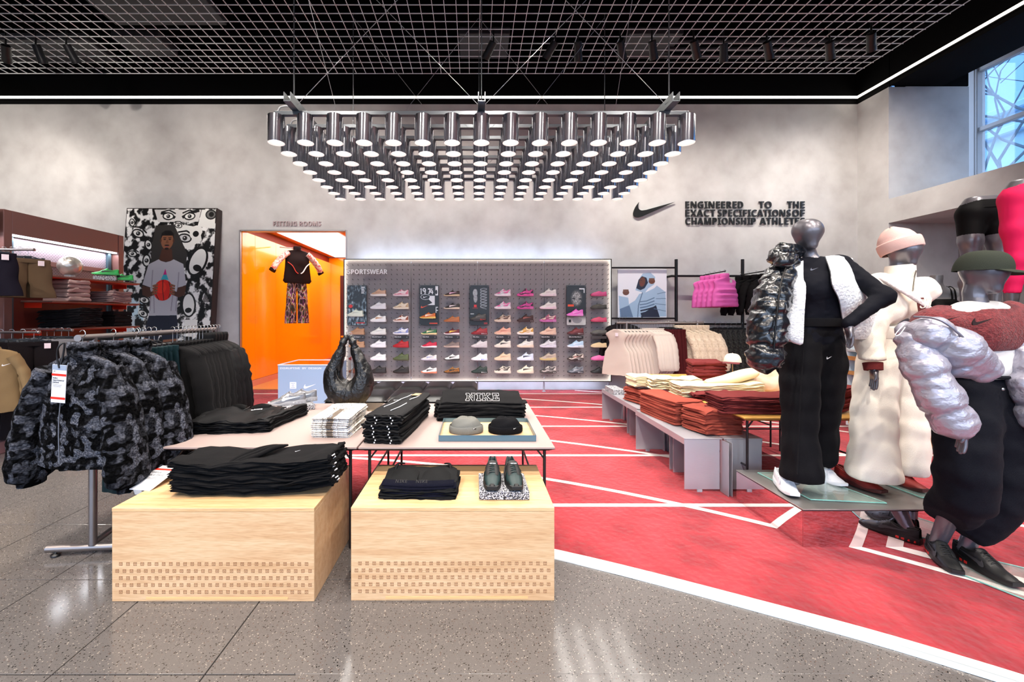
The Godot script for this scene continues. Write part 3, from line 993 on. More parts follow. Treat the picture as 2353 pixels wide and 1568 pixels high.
func ottoman() -> void:
	var o := thing("ottoman", "large black tufted leather bench in front of the shoe wall", "bench", Vector3(-0.85, 0.012, -5.6))
	var le := mat("leather_black", Color(0.035, 0.034, 0.038), 0.3)
	le.normal_enabled = true
	le.normal_texture = ntex("leather", 0.08, [], 3, 256, FastNoiseLite.TYPE_CELLULAR, 2.0)
	le.normal_scale = 0.15
	tri_map(le, Vector3.ONE * 4.0)
	var w := 1.8
	var dd := 1.3
	for i in 5:
		for j in 2:
			var cw := w / 5
			var cd := dd / 2
			var rows := []
			for b in 13:
				var ring := PackedVector3Array()
				for a in 13:
					var u := a / 12.0 * 2 - 1
					var v2 := b / 12.0 * 2 - 1
					var e := (1 - pow(absf(u), 5)) * (1 - pow(absf(v2), 5))
					ring.append(Vector3(-w / 2 + cw * (i + 0.5 + u / 2), 0.40 + 0.055 * pow(e, 0.45), dd / 2 - cd * (j + 0.5 + v2 / 2)))
				rows.append(ring)
			part(o, "cushion", MB.new().grid(rows), le)
	part(o, "side_panel", MB.new().box(Vector3(0, 0.25, 0), Vector3(w - 0.01, 0.31, dd - 0.01), 0.02), le)
	part(o, "plinth", MB.new().box(Vector3(0, 0.05, 0), Vector3(w - 0.12, 0.1, dd - 0.12)), mat("spot_black"))

func blue_plinth() -> void:
	var o := thing("display_plinth", "pale blue display plinth with white lettering and a mirrored top outside the fitting rooms", "plinth", Vector3(-2.62, 0.012, -6.6))
	var bl := mat("plinth_blue", Color(0.55, 0.65, 0.77), 0.5)
	part(o, "body", MB.new().box(Vector3(0, 0.315, -0.375), Vector3(0.84, 0.63, 0.75), 0.003), bl)
	part(o, "mirror_top", MB.new().box(Vector3(0, 0.6345, -0.375), Vector3(0.80, 0.006, 0.71)), mat("mirror"))
	var rim := MB.new()
	for q in [[0, 0.0, 0.84, 0.02], [0, -0.75, 0.84, 0.02], [-0.41, -0.375, 0.02, 0.75], [0.41, -0.375, 0.02, 0.75]]:
		rim.box(Vector3(q[0], 0.637, q[1]), Vector3(q[2], 0.014, q[3]))
	part(o, "rim", rim, mat("plinth_white", Color(0.86, 0.88, 0.92), 0.4))
	var wm := mat("print_white", Color(0.92, 0.94, 0.97), 0.6)
	var t := part(o, "lettering", text_mesh("DISRUPTIVE  BY  DESIGN", 0.026, 0.002, false), wm, Vector3(-0.39, 0.585, 0.001))
	t.scale = Vector3(1.62, 1, 1)
	part(o, "tick_mark", tick_mesh(0.195, 0.002), wm, Vector3(-0.02, 0.27, 0))
	var em := MB.new()
	em.box(Vector3(-0.185, 0.32, 0.0008), Vector3(0.10, 0.10, 0.0016), 0.0007)
	part(o, "emblem", em, wm)
	em = MB.new()
	for q in [[0.03, 0.07], [-0.03, 0.07], [0.0, 0.05]]:
		em.box(Vector3(-0.185, 0.32 + q[0], 0.0022), Vector3(q[1], 0.007, 0.001))
	em.box(Vector3(-0.185, 0.335, 0.0022), Vector3(0.03, 0.006, 0.001), 0.0, Basis(Vector3(0, 0, 1), -0.6))
	em.box(Vector3(-0.185, 0.305, 0.0022), Vector3(0.03, 0.006, 0.001), 0.0, Basis(Vector3(0, 0, 1), -0.6))
	part(o, "emblem_line", em, bl)

func folded(w: float, d: float, t: float, sd: int, layers := 2, sag := [0.0, 0.0, 0.0, 0.0], wob := 0.006, taper := 0.0) -> MB:
	# one folded garment: a soft slab whose front and back show its layers; sag bends it: x, z, xx, zz
	var n := FastNoiseLite.new()
	n.seed = sd
	n.frequency = 3.5
	var rows := []
	var m := 15
	var half := d / 2
	for j in m + 1:
		var u := j / float(m) * 2.0 - 1.0
		var endk := sqrt(maxf(0.0, 1.0 - pow(absf(u), 16.0)))
		var tt := t * (0.55 + 0.45 * endk)
		var dd := half * (0.965 + 0.035 * endk) * (1.0 - taper * (u * 0.5 + 0.5))
		var x := u * w / 2
		var ring := PackedVector3Array()
		var pts := []
		for k in 5:
			pts.append(Vector2(lerpf(-0.97, 0.97, k / 4.0) * dd, 0.0))
		var e := 4 * layers
		for k in range(1, e):
			pts.append(Vector2(dd - minf(0.012, t * 0.3) * (1.0 - absf(sin(PI * layers * k / float(e)))), tt * k / float(e)))
		for k in 9:
			pts.append(Vector2(lerpf(0.97, -0.97, k / 8.0) * dd, tt))
		for k in range(e - 1, 0, -1):
			pts.append(Vector2(-dd + minf(0.012, t * 0.3) * (1.0 - absf(sin(PI * layers * k / float(e)))), tt * k / float(e)))
		for q in pts:
			var f: float = q.y / t
			var zz: float = q.x + n.get_noise_2d(x * 1.4 + 7.0, f * 0.4 + 3.0 + q.x) * wob * 1.6
			var y: float = q.y + n.get_noise_2d(x, q.x) * wob * (0.4 + f) + sag[0] * u + sag[1] * q.x / half + sag[2] * u * u + sag[3] * pow(q.x / half, 2)
			ring.append(Vector3(x + n.get_noise_2d(q.x * 1.7 - 5.0, f * 0.5) * wob * 1.2 * absf(u), y, zz))
		rows.append(ring)
	var mb := MB.new().grid(rows, true, true)
	mb.cap(rows[0], false)
	mb.cap(rows[-1], true)
	return mb

func stack(cnt: int, nm: String, desc: String, where: String, cat: String, mt: Array, w: float, d: float, t: float, pos: Vector3, yaw: float, sd: int, o := {}) -> Node3D:
	# folded things one on the other, each an object; returns the topmost
	var r := RandomNumberGenerator.new()
	r.seed = sd
	var var_ := []
	for k in 3:
		var sc: float = 1.0
		var s: Array = o.get("sag", [0.0, 0.0, 0.0, 0.0])
		var_.append(folded(w * r.randf_range(0.97, 1.02), d * r.randf_range(0.96, 1.02), t * 1.03, sd * 10 + k, o.get("layers", 2), s, o.get("wob", 0.006), o.get("taper", 0.0)).mesh())
	var top: Node3D
	var grow: float = o.get("grow", 0.0)
	for i in cnt:
		var lbl: String = desc + ", " + (("topmost of " if i == cnt - 1 else ("bottom one of " if i == 0 else NTH[cnt - 1 - i] + " from the top of ")) + where if cnt > 1 else where)
		var jit: float = o.get("jit", 0.008)
		var th := thing(nm, lbl, cat, pos + Vector3(r.randf_range(-jit, jit), t * i, r.randf_range(-jit, jit)), yaw + r.randf_range(-0.03, 0.03), where if cnt > 1 else "")
		part(th, "cloth", var_[i % 3], mt[i % mt.size()])
		if o.has("scale"):
			th.get_child(0).scale = o.scale
		if grow != 0.0:
			th.get_child(0).scale = Vector3(1, 1, 1.0 + grow * (cnt - i))
		if o.has("each"):
			o.each.call(th, i, r)
		top = th
	return top

func tables_and_boxes() -> void:
	var grey := mat("table_grey", Color(0.60, 0.53, 0.51), 0.5)
	var dark := mat("table_edge", Color(0.11, 0.08, 0.09), 0.5)
	nest_table(-1.866, -0.694, 2.524, 3.786, grey, dark, "thin taupe display table on dark tube legs, left one of the front pair")
	nest_table(-0.688, 0.483, 2.524, 3.786, grey, dark, "thin taupe display table on dark tube legs, right one of the front pair")
	display_box(-1.785, -0.787, 2.098, "low oak display box with punched squares under the left front table")
	display_box(-0.608, 0.398, 2.104, "low oak display box with punched squares under the right front table")
	var oak := wood("oak_yellow", Color(0.76, 0.57, 0.27), Color(0.85, 0.66, 0.36))
	nest_table(2.07, 3.22, 3.25, 4.46, oak, oak, "honey oak topped table on dark tube legs behind the mannequin platform")
	nest_table(2.07, 3.22, 4.48, 5.70, oak, oak, "honey oak topped table further back beside the hanging rack")
	metal_bench(1.67, 2.29, 3.38, 4.40, "brushed metal bench in front, carrying rust coloured clothes")
	metal_bench(1.71, 2.33, 4.46, 5.69, "brushed metal bench further back, carrying printed rust T-shirts")
	mirror_platform()
	pegboard()
	ottoman()
	blue_plinth()

func at_y(px: float, py: float, y: float) -> Vector3:
	return at(px, py, F * (H - y) / (py - 726.0))

func table_goods() -> void:
	var tb := 0.633
	var bx := 0.466
	var black := cloth("cotton_black", Color(0.07, 0.068, 0.072), 0.88, 1.0, 0.4)
	var shiny := cloth("nylon_black", Color(0.065, 0.065, 0.07), 0.55, 0.6)
	# --- left box: fleece trousers, waistbands to the right
	var cord := cmat(Color(0.9, 0.9, 0.92), 0.5)
	var waist := func(th: Node3D, i: int, r: RandomNumberGenerator) -> void:
		var m := MB.new()
		for k in 3:
			var pts := []
			for j in 9:
				var z := -0.13 + 0.26 * j / 8.0
				pts.append(Vector3(0.415 + 0.012 * sin(j * 2.3 + k + i), 0.05 + 0.005 * k + 0.006 * sin(j * 1.9 + k * 2 + i), z))
			m.tube(pts, 0.0085, 6)
		part(th, "waistband", m, black)
		part(th, "drawcord_tip", MB.new().tube([Vector3(0.425, 0.052, 0.07 + 0.02 * (i % 3)), Vector3(0.438, 0.06, 0.06 + 0.02 * (i % 3))], 0.0035, 6), cord)
	var top := stack(8, "folded_trousers", "folded black fleece trousers", "the left oak box stack", "trousers", [black], 0.83, 0.29, 0.021, Vector3(-1.18, bx, -2.36), 0.02, 21, {"sag": [0.012, 0.006, 0.03, 0.0], "wob": 0.02, "each": waist, "layers": 2})
	# crumpled fold thrown over the topmost pair
	var m := MB.new()
	for k in 3:
		m.tube(smooth([Vector3(-0.10 + 0.02 * k, 0.028, 0.13), Vector3(-0.06 + 0.03 * k, 0.045 - 0.004 * k, 0.04), Vector3(-0.01 + 0.03 * k, 0.05, -0.05), Vector3(0.03 + 0.03 * k, 0.04, -0.14)], 5), [0.006, 0.011, 0.014, 0.015, 0.016, 0.015, 0.014, 0.014, 0.014, 0.014, 0.013, 0.012, 0.011, 0.01, 0.008, 0.006], 8)
	part(top, "crumpled_fold", m, black)
	part(top, "tick_mark", tick_mesh(0.03, 0.001), cord, Vector3(0.2, 0.052, 0.02), Vector3(-PI / 2, 0.6, 0))
	sign_card("white red-banded product card beside the black trousers on the left oak box", at_y(357, 1110, bx) + Vector3(-0.01, 0.0, 0), -0.15, ["Phoenix", "Fleece Pant"])
	# --- left table: nylon jackets, block with silver shoes, printed tees, fur bag
	var crumple := func(th: Node3D, i: int, r: RandomNumberGenerator) -> void:
		# the sleeves, gathered at either side
		for s in [-1.0, 1.0]:
			var pts := []
			var rad := []
			for j in 12:
				pts.append(Vector3(s * (0.20 + 0.012 * j), 0.01 + 0.004 * sin(j * 1.7 + i), 0.16 - 0.045 * j + 0.006 * sin(j * 2.1 + i)))
				rad.append(0.034 + 0.006 * sin(j * 2.4 + i))
			part(th, "sleeve", MB.new().tube(smooth(pts, 2), 0.03, 10, true, 0.36), shiny)
	var pj := at_y(545, 985, tb)
	top = stack(6, "folded_jacket", "folded black nylon jacket", "the left table's front stack", "jacket", [shiny], 0.50, 0.36, 0.0145, pj + Vector3(0, 0, -0.05), 0.08, 31, {"wob": 0.022, "each": crumple, "layers": 1, "sag": [0.0, -0.012, 0.008, 0.0]})
	m = MB.new()
	for s in [-1.0, 1.0]:
		var rows := []
		for j in 7:
			var rr := PackedVector3Array()
			for k in 4:
				rr.append(Vector3(s * (0.02 + 0.02 * j), 0.02 + [0.0, 0.028, 0.034, 0.004][k] * (0.6 + 0.4 * sin(PI * j / 6.0)), -0.13 - [0.0, 0.005, 0.03, 0.055][k] - 0.004 * j))
			rows.append(rr)
		m.grid(rows, false, s < 0)
		m.grid(rows, false, s > 0)
	part(top, "collar", m, shiny)
	part(top, "zip", MB.new().tube([Vector3(0, 0.035, -0.15), Vector3(0.005, 0.034, -0.04)], 0.003, 5), cmat(Color(0.3, 0.3, 0.3), 0.3, 0.8))
	part(top, "tick_mark", tick_mesh(0.055, 0.001), cord, Vector3(0.06, 0.033, -0.03), Vector3(-PI / 2 + 0.1, 0, 0.3))
	part(top, "print_lettering", text_mesh("NIKE", 0.017, 0.001), cord, Vector3(0.07, 0.034, -0.055), Vector3(-PI / 2 + 0.1, 0.3, 0))
	var sp := speckle()
	var pb := at_y(668, 944, tb)
	solo("display_block", MB.new().box(Vector3(0, 0.021, 0), Vector3(0.27, 0.042, 0.27), 0.002), sp, "black and white speckled riser block on the left table under silver shoes", "riser block", pb + Vector3(0, 0, -0.1), 0.5)
	# printed tees
	var tee := tee_print()
	var pt := at_y(752, 1009, tb)
	stack(10, "folded_tshirt", "folded brown-and-blue printed white T-shirt", "the left table stack", "T-shirt", [tee], 0.245, 0.40, 0.0135, pt + Vector3(0.02, 0, -0.22), -0.06, 41, {"layers": 1, "wob": 0.004, "sag": [0.0, -0.006, 0.0, 0.0]})
	fur_bag()
	# --- right table: track pants, NIKE sweatshirts, tray with two beanies
	var strip := cmat(Color(0.92, 0.92, 0.93), 0.6)
	var ends := func(th: Node3D, i: int, r: RandomNumberGenerator) -> void:
		for s in [-1.0, 1.0]:
			part(th, "drawcord_tip", MB.new().tube([Vector3(0.05 * s, 0.009, 0.385), Vector3(0.05 * s + 0.004, 0.009, 0.398)], 0.0042, 6), cord)
		var mm := MB.new()
		var pts := []
		for j in 15:
			pts.append(Vector3(-0.115 + 0.23 * j / 14.0, 0.011 + 0.0035 * sin(j * 2.0 + i), 0.383))
		mm.tube(pts, 0.0085, 6)
		part(th, "gathered_hem", mm, shiny)
	var pp := at_y(884, 1018, tb)
	top = stack(10, "folded_track_pants", "folded black track pants", "the long right table stack", "track pants", [shiny], 0.235, 0.76, 0.0168, pp + Vector3(0.035, 0, -0.36), -0.12, 51, {"wob": 0.008, "sag": [0.0, 0.0, 0.0, 0.008], "each": ends, "jit": 0.012})
	for q in [[0.03, 0.02, 0.26], [-0.05, -0.1, 0.16], [0.05, -0.3, -0.1], [-0.02, -0.32, -0.1]]:
		part(top, "piping", MB.new().tube([Vector3(q[0] - 0.02, 0.0245, q[2]), Vector3(q[0], 0.0225, (q[1] + q[2]) / 2), Vector3(q[0] + 0.012, 0.0235, q[1])], 0.003, 5), strip)
	part(top, "tick_mark", tick_mesh(0.035, 0.001), strip, Vector3(-0.075, 0.025, -0.05), Vector3(-PI / 2, 0.2, 0))
	part(top, "cardboard_tag", MB.new().box(Vector3(0.035, 0.03, -0.27), Vector3(0.05, 0.002, 0.08), 0.0, Basis(Vector3.UP, -0.15)), cmat(Color(0.72, 0.56, 0.4), 0.8))
	var ps := at_y(1108, 967, tb)
	var sw := func(th: Node3D, i: int, r: RandomNumberGenerator) -> void:
		for s in [-1.0, 1.0]:
			part(th, "sleeve_fold", MB.new().tube([Vector3(s * 0.29, 0.009, 0.09), Vector3(s * 0.335, 0.008, 0.02), Vector3(s * 0.34, 0.008, -0.06)], [0.018, 0.022, 0.016], 8, true, 0.4), black)
	top = stack(5, "folded_sweatshirt", "folded black printed sweatshirt", "the right table's rear stack", "sweatshirt", [black], 0.64, 0.27, 0.0255, ps + Vector3(-0.01, 0, -0.15), 0.0, 61, {"wob": 0.012, "layers": 1, "each": sw, "sag": [0.0, -0.014, -0.006, 0.0], "grow": 0.06})
	var out_ := cmat(Color(0.75, 0.74, 0.74), 0.7)
	part(top, "chest_fold", folded(0.60, 0.21, 0.012, 66, 1, [0.0, -0.028, 0.0, 0.0], 0.012), black, Vector3(0, 0.045, 0.02))
	# outlined slab letters
	var ol := [[[0, 0], [6, 0], [6, 3], [5, 3], [5, 10], [11, 0], [14, 0], [14, 11], [16, 11], [16, 14], [9, 14], [9, 11], [11, 11], [11, 5], [5, 14], [0, 14], [0, 11], [2, 11], [2, 3], [0, 3]], [[18, 0], [25, 0], [25, 3], [23.4, 3], [23.4, 11], [25, 11], [25, 14], [18, 14], [18, 11], [19.6, 11], [19.6, 3], [18, 3]], [[27, 0], [33, 0], [33, 3], [31.5, 3], [31.5, 5], [33, 6.5], [36, 3], [35, 0], [42, 0], [42, 3], [40, 3], [35.5, 8.5], [39, 11], [41, 11], [41, 14], [35, 14], [35, 11], [31.5, 8.5], [31.5, 14], [27, 14], [27, 11], [28.5, 11], [28.5, 3], [27, 3]], [[44, 0], [55, 0], [55, 5], [52, 5], [52, 3], [48.5, 3], [48.5, 5.5], [52, 5.5], [52, 8.5], [48.5, 8.5], [48.5, 11], [52, 11], [52, 9], [55, 9], [55, 14], [44, 14], [44, 11], [45.5, 11], [45.5, 3], [44, 3]]]
	for q in ol:
		var pts := []
		for a in q + [q[0]]:
			pts.append(Vector3(-0.12 + a[0] * 0.0046, 0.038 + a[1] * 0.00255, 0.108 - a[1] * 0.0082))
		part(top, "print_letter", MB.new().tube(pts, 0.0021, 4, true), out_)
	part(top, "striped_cuff", MB.new().box(Vector3(-0.25, 0.03, -0.08), Vector3(0.10, 0.004, 0.05), 0.0, Basis(Vector3.UP, 0.2)), cmat(Color(0.75, 0.6, 0.58), 0.9))
	var pr := at_y(1120, 1015, tb)
	var tr := thing("tray", "shallow steel-blue metal tray lined with pale wood on the right table", "tray", pr + Vector3(0, 0.001, -0.225))
	part(tr, "base", MB.new().box(Vector3(0, 0.004, 0), Vector3(0.60, 0.008, 0.44)), wood("tray_wood", Color(0.74, 0.6, 0.45), Color(0.82, 0.69, 0.53)))
	m = MB.new()
	for q in [[0, 0.222, 0.606, 0.004], [0, -0.222, 0.606, 0.004], [-0.301, 0, 0.004, 0.44], [0.301, 0, 0.004, 0.44]]:
		m.box(Vector3(q[0], 0.018, q[1]), Vector3(q[2], 0.036, q[3]))
	part(tr, "rim", m, mat("tray_blue", Color(0.36, 0.47, 0.52), 0.3, 0.6))
	beanie_flat(pr + Vector3(-0.135, 0.01, -0.20), cloth("knit_grey", Color(0.42, 0.42, 0.40), 0.95, 1.6), "light grey knitted beanie with a turned-up cuff in the steel tray")
	beanie_flat(pr + Vector3(0.125, 0.01, -0.20), cloth("knit_black", Color(0.06, 0.06, 0.07), 0.95, 1.6), "black knitted beanie with a turned-up cuff in the steel tray")
	# --- right box: bras and a pair of dark green shoes on a speckled block
	var navy := cloth("bra_navy", Color(0.085, 0.09, 0.15), 0.8)
	var bra_m := cloth("bra_black", Color(0.065, 0.068, 0.072), 0.7, 0.7)
	var band := func(th: Node3D, i: int, r: RandomNumberGenerator) -> void:
		var mm := MB.new()
		var rows := []
		for j in 13:
			var x := -0.19 + 0.38 * j / 12.0
			var z := 0.125 - 0.02 * pow(x / 0.19, 2)
			rows.append(PackedVector3Array([Vector3(x, 0.004, z), Vector3(x, 0.011, z + 0.006), Vector3(x, 0.02, z - 0.008), Vector3(x, 0.022, z - 0.045)]))
		mm.grid(rows, false, true)
		mm.grid(rows, false, false)
		part(th, "elastic_band", mm, navy)
		for s in [-1.0, 1.0]:
			part(th, "strap", MB.new().tube(smooth([Vector3(s * 0.16, 0.012, -0.08), Vector3(s * 0.15, 0.04, -0.12), Vector3(s * 0.12, 0.03, -0.16)]), 0.009, 6, true, 0.5), bra_m)
	var pbr := at_y(962, 1148, bx)
	var bra := stack(5, "sports_bra", "black sports bra with navy band", "the right oak box stack", "sports bra", [bra_m], 0.40, 0.24, 0.0125, pbr + Vector3(0, 0, -0.14), 0.0, 71, {"wob": 0.012, "layers": 1, "each": band, "sag": [0, -0.01, 0, 0], "grow": 0.03})
	m = MB.new()
	for s in [-1.0, 1.0]:
		var rows := []
		for j in 7:
			var rr := PackedVector3Array()
			for k in 9:
				var a := j / 6.0
				var b := k / 8.0
				rr.append(Vector3(s * (0.012 + 0.15 * b), 0.016 + 0.028 * sin(PI * a) * sin(PI * clampf(b * 0.9 + 0.08, 0, 1)), 0.08 - 0.19 * a))
			rows.append(rr)
		m.grid(rows, false, s < 0)
	part(bra, "moulded_cup", m, bra_m)
	part(bra, "print_lettering", text_mesh("NIKE      NIKE", 0.02, 0.001), cmat(Color(0.035, 0.035, 0.06), 0.8), Vector3(-0.12, 0.0245, 0.098), Vector3(-PI / 2 + 0.5, 0, 0))
	var pk := at_y(1159, 1149.5, bx)
	solo("display_block", MB.new().box(Vector3(0, 0.021, 0), Vector3(0.258, 0.042, 0.26), 0.002), sp, "black and white speckled riser block on the right oak box under dark green shoes", "riser block", pk + Vector3(0, 0, -0.13))
	# --- oak tables and benches at the right
	right_goods()

func speckle() -> StandardMaterial3D:
	if mats.has("speckle"):
		return mats.speckle
	var im := canvas(256, 256, Color(0.1, 0.1, 0.12))
	var r := RandomNumberGenerator.new()
	r.seed = 3
	for k in 5200:
		var c := Color(0.85, 0.85, 0.86) if k % 3 else (Color(0.06, 0.06, 0.08) if k % 2 else Color(0.35, 0.38, 0.48))
		im.fill_rect(Rect2i(r.randi_range(0, 252), r.randi_range(0, 252), r.randi_range(2, 6), r.randi_range(1, 4)), c)
	var m := mat("speckle", Color.WHITE, 0.9)
	m.albedo_texture = ImageTexture.create_from_image(im)
	return tri_map(m, Vector3.ONE * 4.2)

func tee_print() -> StandardMaterial3D:
	var im := canvas(512, 512, Color(0.86, 0.84, 0.80))
	var r := RandomNumberGenerator.new()
	r.seed = 8
	for k in 120:
		# curled vine strokes
		var p := Vector2(r.randf_range(20, 490), r.randf_range(20, 490))
		var pts := []
		var a := r.randf() * TAU
		for j in 14:
			pts.append(p)
			p += Vector2.from_angle(a) * 8.0
			a += r.randf_range(0.1, 0.55) * (1 if k % 2 else -1)
		fline(im, pts, r.randf_range(2.5, 6.0), Color(0.22, 0.19, 0.16) if k % 3 else Color(0.45, 0.38, 0.3))
	for q in [[256, 110]]:
		fell(im, q[0], q[1], 62, 40, Color(0.2, 0.18, 0.16))
		fell(im, q[0], q[1], 54, 33, Color(0.88, 0.86, 0.82))
	var sw := PackedVector2Array()
	for q in tick():
		sw.append(Vector2(226 + q.x * 60, 122 - q.y * 60))
	fpoly(im, sw, Color(0.15, 0.14, 0.14))
	fline(im, [Vector2(130, 190), Vector2(160, 225), Vector2(220, 222), Vector2(256, 232), Vector2(300, 222), Vector2(350, 225), Vector2(385, 190)], 12, Color(0.3, 0.25, 0.2))
	fpoly(im, PackedVector2Array([Vector2(225, 230), Vector2(290, 230), Vector2(300, 500), Vector2(215, 500)]), Color(0.36, 0.31, 0.27))
	for k in 9:
		fline(im, [Vector2(40 + 24 * k, 380 + 6 * (k % 3)), Vector2(60 + 24 * k, 480)], 9, Color(0.45, 0.55, 0.7))
		fline(im, [Vector2(300 + 24 * k, 390 + 5 * (k % 2)), Vector2(310 + 20 * k, 490)], 9, Color(0.42, 0.52, 0.68))
	var m := mat("tee_print", Color.WHITE, 0.9)
	m.albedo_texture = ImageTexture.create_from_image(im)
	m.uv1_scale = Vector3(3.6, 3.6, 2.6)
	m.uv1_offset = Vector3(0.5, 0.5, 0.5)
	tri_map(m, Vector3(3.4, 3.4, 2.3))
	m.uv1_offset = Vector3(0.5, 0.5, 0.5)
	return m

func sign_card(label: String, pos: Vector3, yaw: float, lines: Array, w := 0.16, h := 0.21) -> Node3D:
	# a thick white card lying tilted on the table
	var o := thing("product_card", label, "sign", pos, yaw)
	var b := Basis(Vector3.RIGHT, -PI / 2 + 0.28)
	var t := Transform3D(b, Vector3(0, 0.03, 0))
	var m := MB.new()
	m.xf = t
	m.box(Vector3.ZERO, Vector3(w, h, 0.006), 0.001)
	part(o, "card", m, cmat(Color(0.88, 0.88, 0.89), 0.5))
	m = MB.new()
	m.xf = t
	m.box(Vector3(0, h * 0.33, 0.0032), Vector3(w - 0.002, 0.014, 0.001))
	part(o, "red_band", m, cmat(Color(0.9, 0.16, 0.06), 0.5))
	for k in lines.size():
		var p := part(o, "lettering", text_mesh(lines[k], 0.0165, 0.0006, false), cmat(Color(0.08, 0.08, 0.08), 0.6))
		p.transform = t * Transform3D(Basis.IDENTITY, Vector3(-w / 2 + 0.01, h * 0.2 - 0.024 * k, 0.0036))
	m = MB.new()
	m.xf = t
	for k in 2:
		m.box(Vector3(-0.01, h * 0.2 - 0.024 * lines.size() - 0.009 * k, 0.0033), Vector3(w * 0.72 - 0.03 * k, 0.003, 0.0006))
	part(o, "small_print", m, cmat(Color(0.45, 0.45, 0.45), 0.6))
	m = MB.new()
	m.xf = t
	m.box(Vector3(0, -h / 2 + 0.004, -0.018), Vector3(0.05, 0.006, 0.03))
	part(o, "foot", m, cmat(Color(0.8, 0.8, 0.8), 0.4))
	return o

func beanie_flat(pos: Vector3, mt: Material, label: String) -> void:
	var o := thing("beanie", label, "hat", pos)
	var rows := []
	for j in 11:
		var v2 := j / 10.0
		var ring := PackedVector3Array()
		for k in 24:
			var a := -TAU * k / 24
			var rr := 0.105 * pow(maxf(0.0, cos(v2 * PI / 2)), 0.55)
			ring.append(Vector3(cos(a) * rr, 0.012 + 0.085 * sin(v2 * PI / 2) + 0.004 * sin(a * 3 + j), sin(a) * rr * 0.8 + 0.01))
		rows.append(ring)
	var m := MB.new().grid(rows, true)
	part(o, "crown", m, mt)
	rows = []
	for j in 5:
		var ring := PackedVector3Array()
		for k in 40:
			var a := -TAU * k / 40
			var rr: float = 0.107 + [0.0, 0.006, 0.007, 0.005, -0.002][j] + 0.0012 * (k % 2)
			ring.append(Vector3(cos(a) * rr, [0.0, 0.006, 0.024, 0.042, 0.046][j] + 0.003 * sin(a * 2.0), sin(a) * rr * 0.8 + 0.01))
		rows.append(ring)
	part(o, "cuff", MB.new().grid(rows, true), mt)
	part(o, "label_clip", MB.new().box(Vector3(0.055, 0.04, 0.091), Vector3(0.022, 0.008, 0.004), 0.001, Basis(Vector3.UP, 0.35)), cmat(Color(0.1, 0.1, 0.1), 0.3, 0.6))
	part(o, "tick_mark", tick_mesh(0.018, 0.001), cmat(Color(0.9, 0.9, 0.9), 0.4), Vector3(0.046, 0.038, 0.0955), Vector3(0, 0.35, 0))

func fur(key: String, c0 := Color.WHITE, c1 := Color.WHITE, scale := 3.0, deep := 1.2) -> StandardMaterial3D:
	if mats.has(key):
		return mats[key]
	var m := mat(key, Color.WHITE, 0.9)
	m.albedo_texture = ntex(key + "_c", 0.03, [[0.25, c0], [0.8, c1]], 4, 256)
	m.normal_enabled = true
	m.normal_texture = ntex("pile", 0.06, [], 3, 256, FastNoiseLite.TYPE_CELLULAR, 8.0)
	m.normal_scale = deep
	tri_map(m, Vector3.ONE * scale)
	m.rim_enabled = true
	m.rim = 0.2
	m.rim_tint = 0.5
	return m

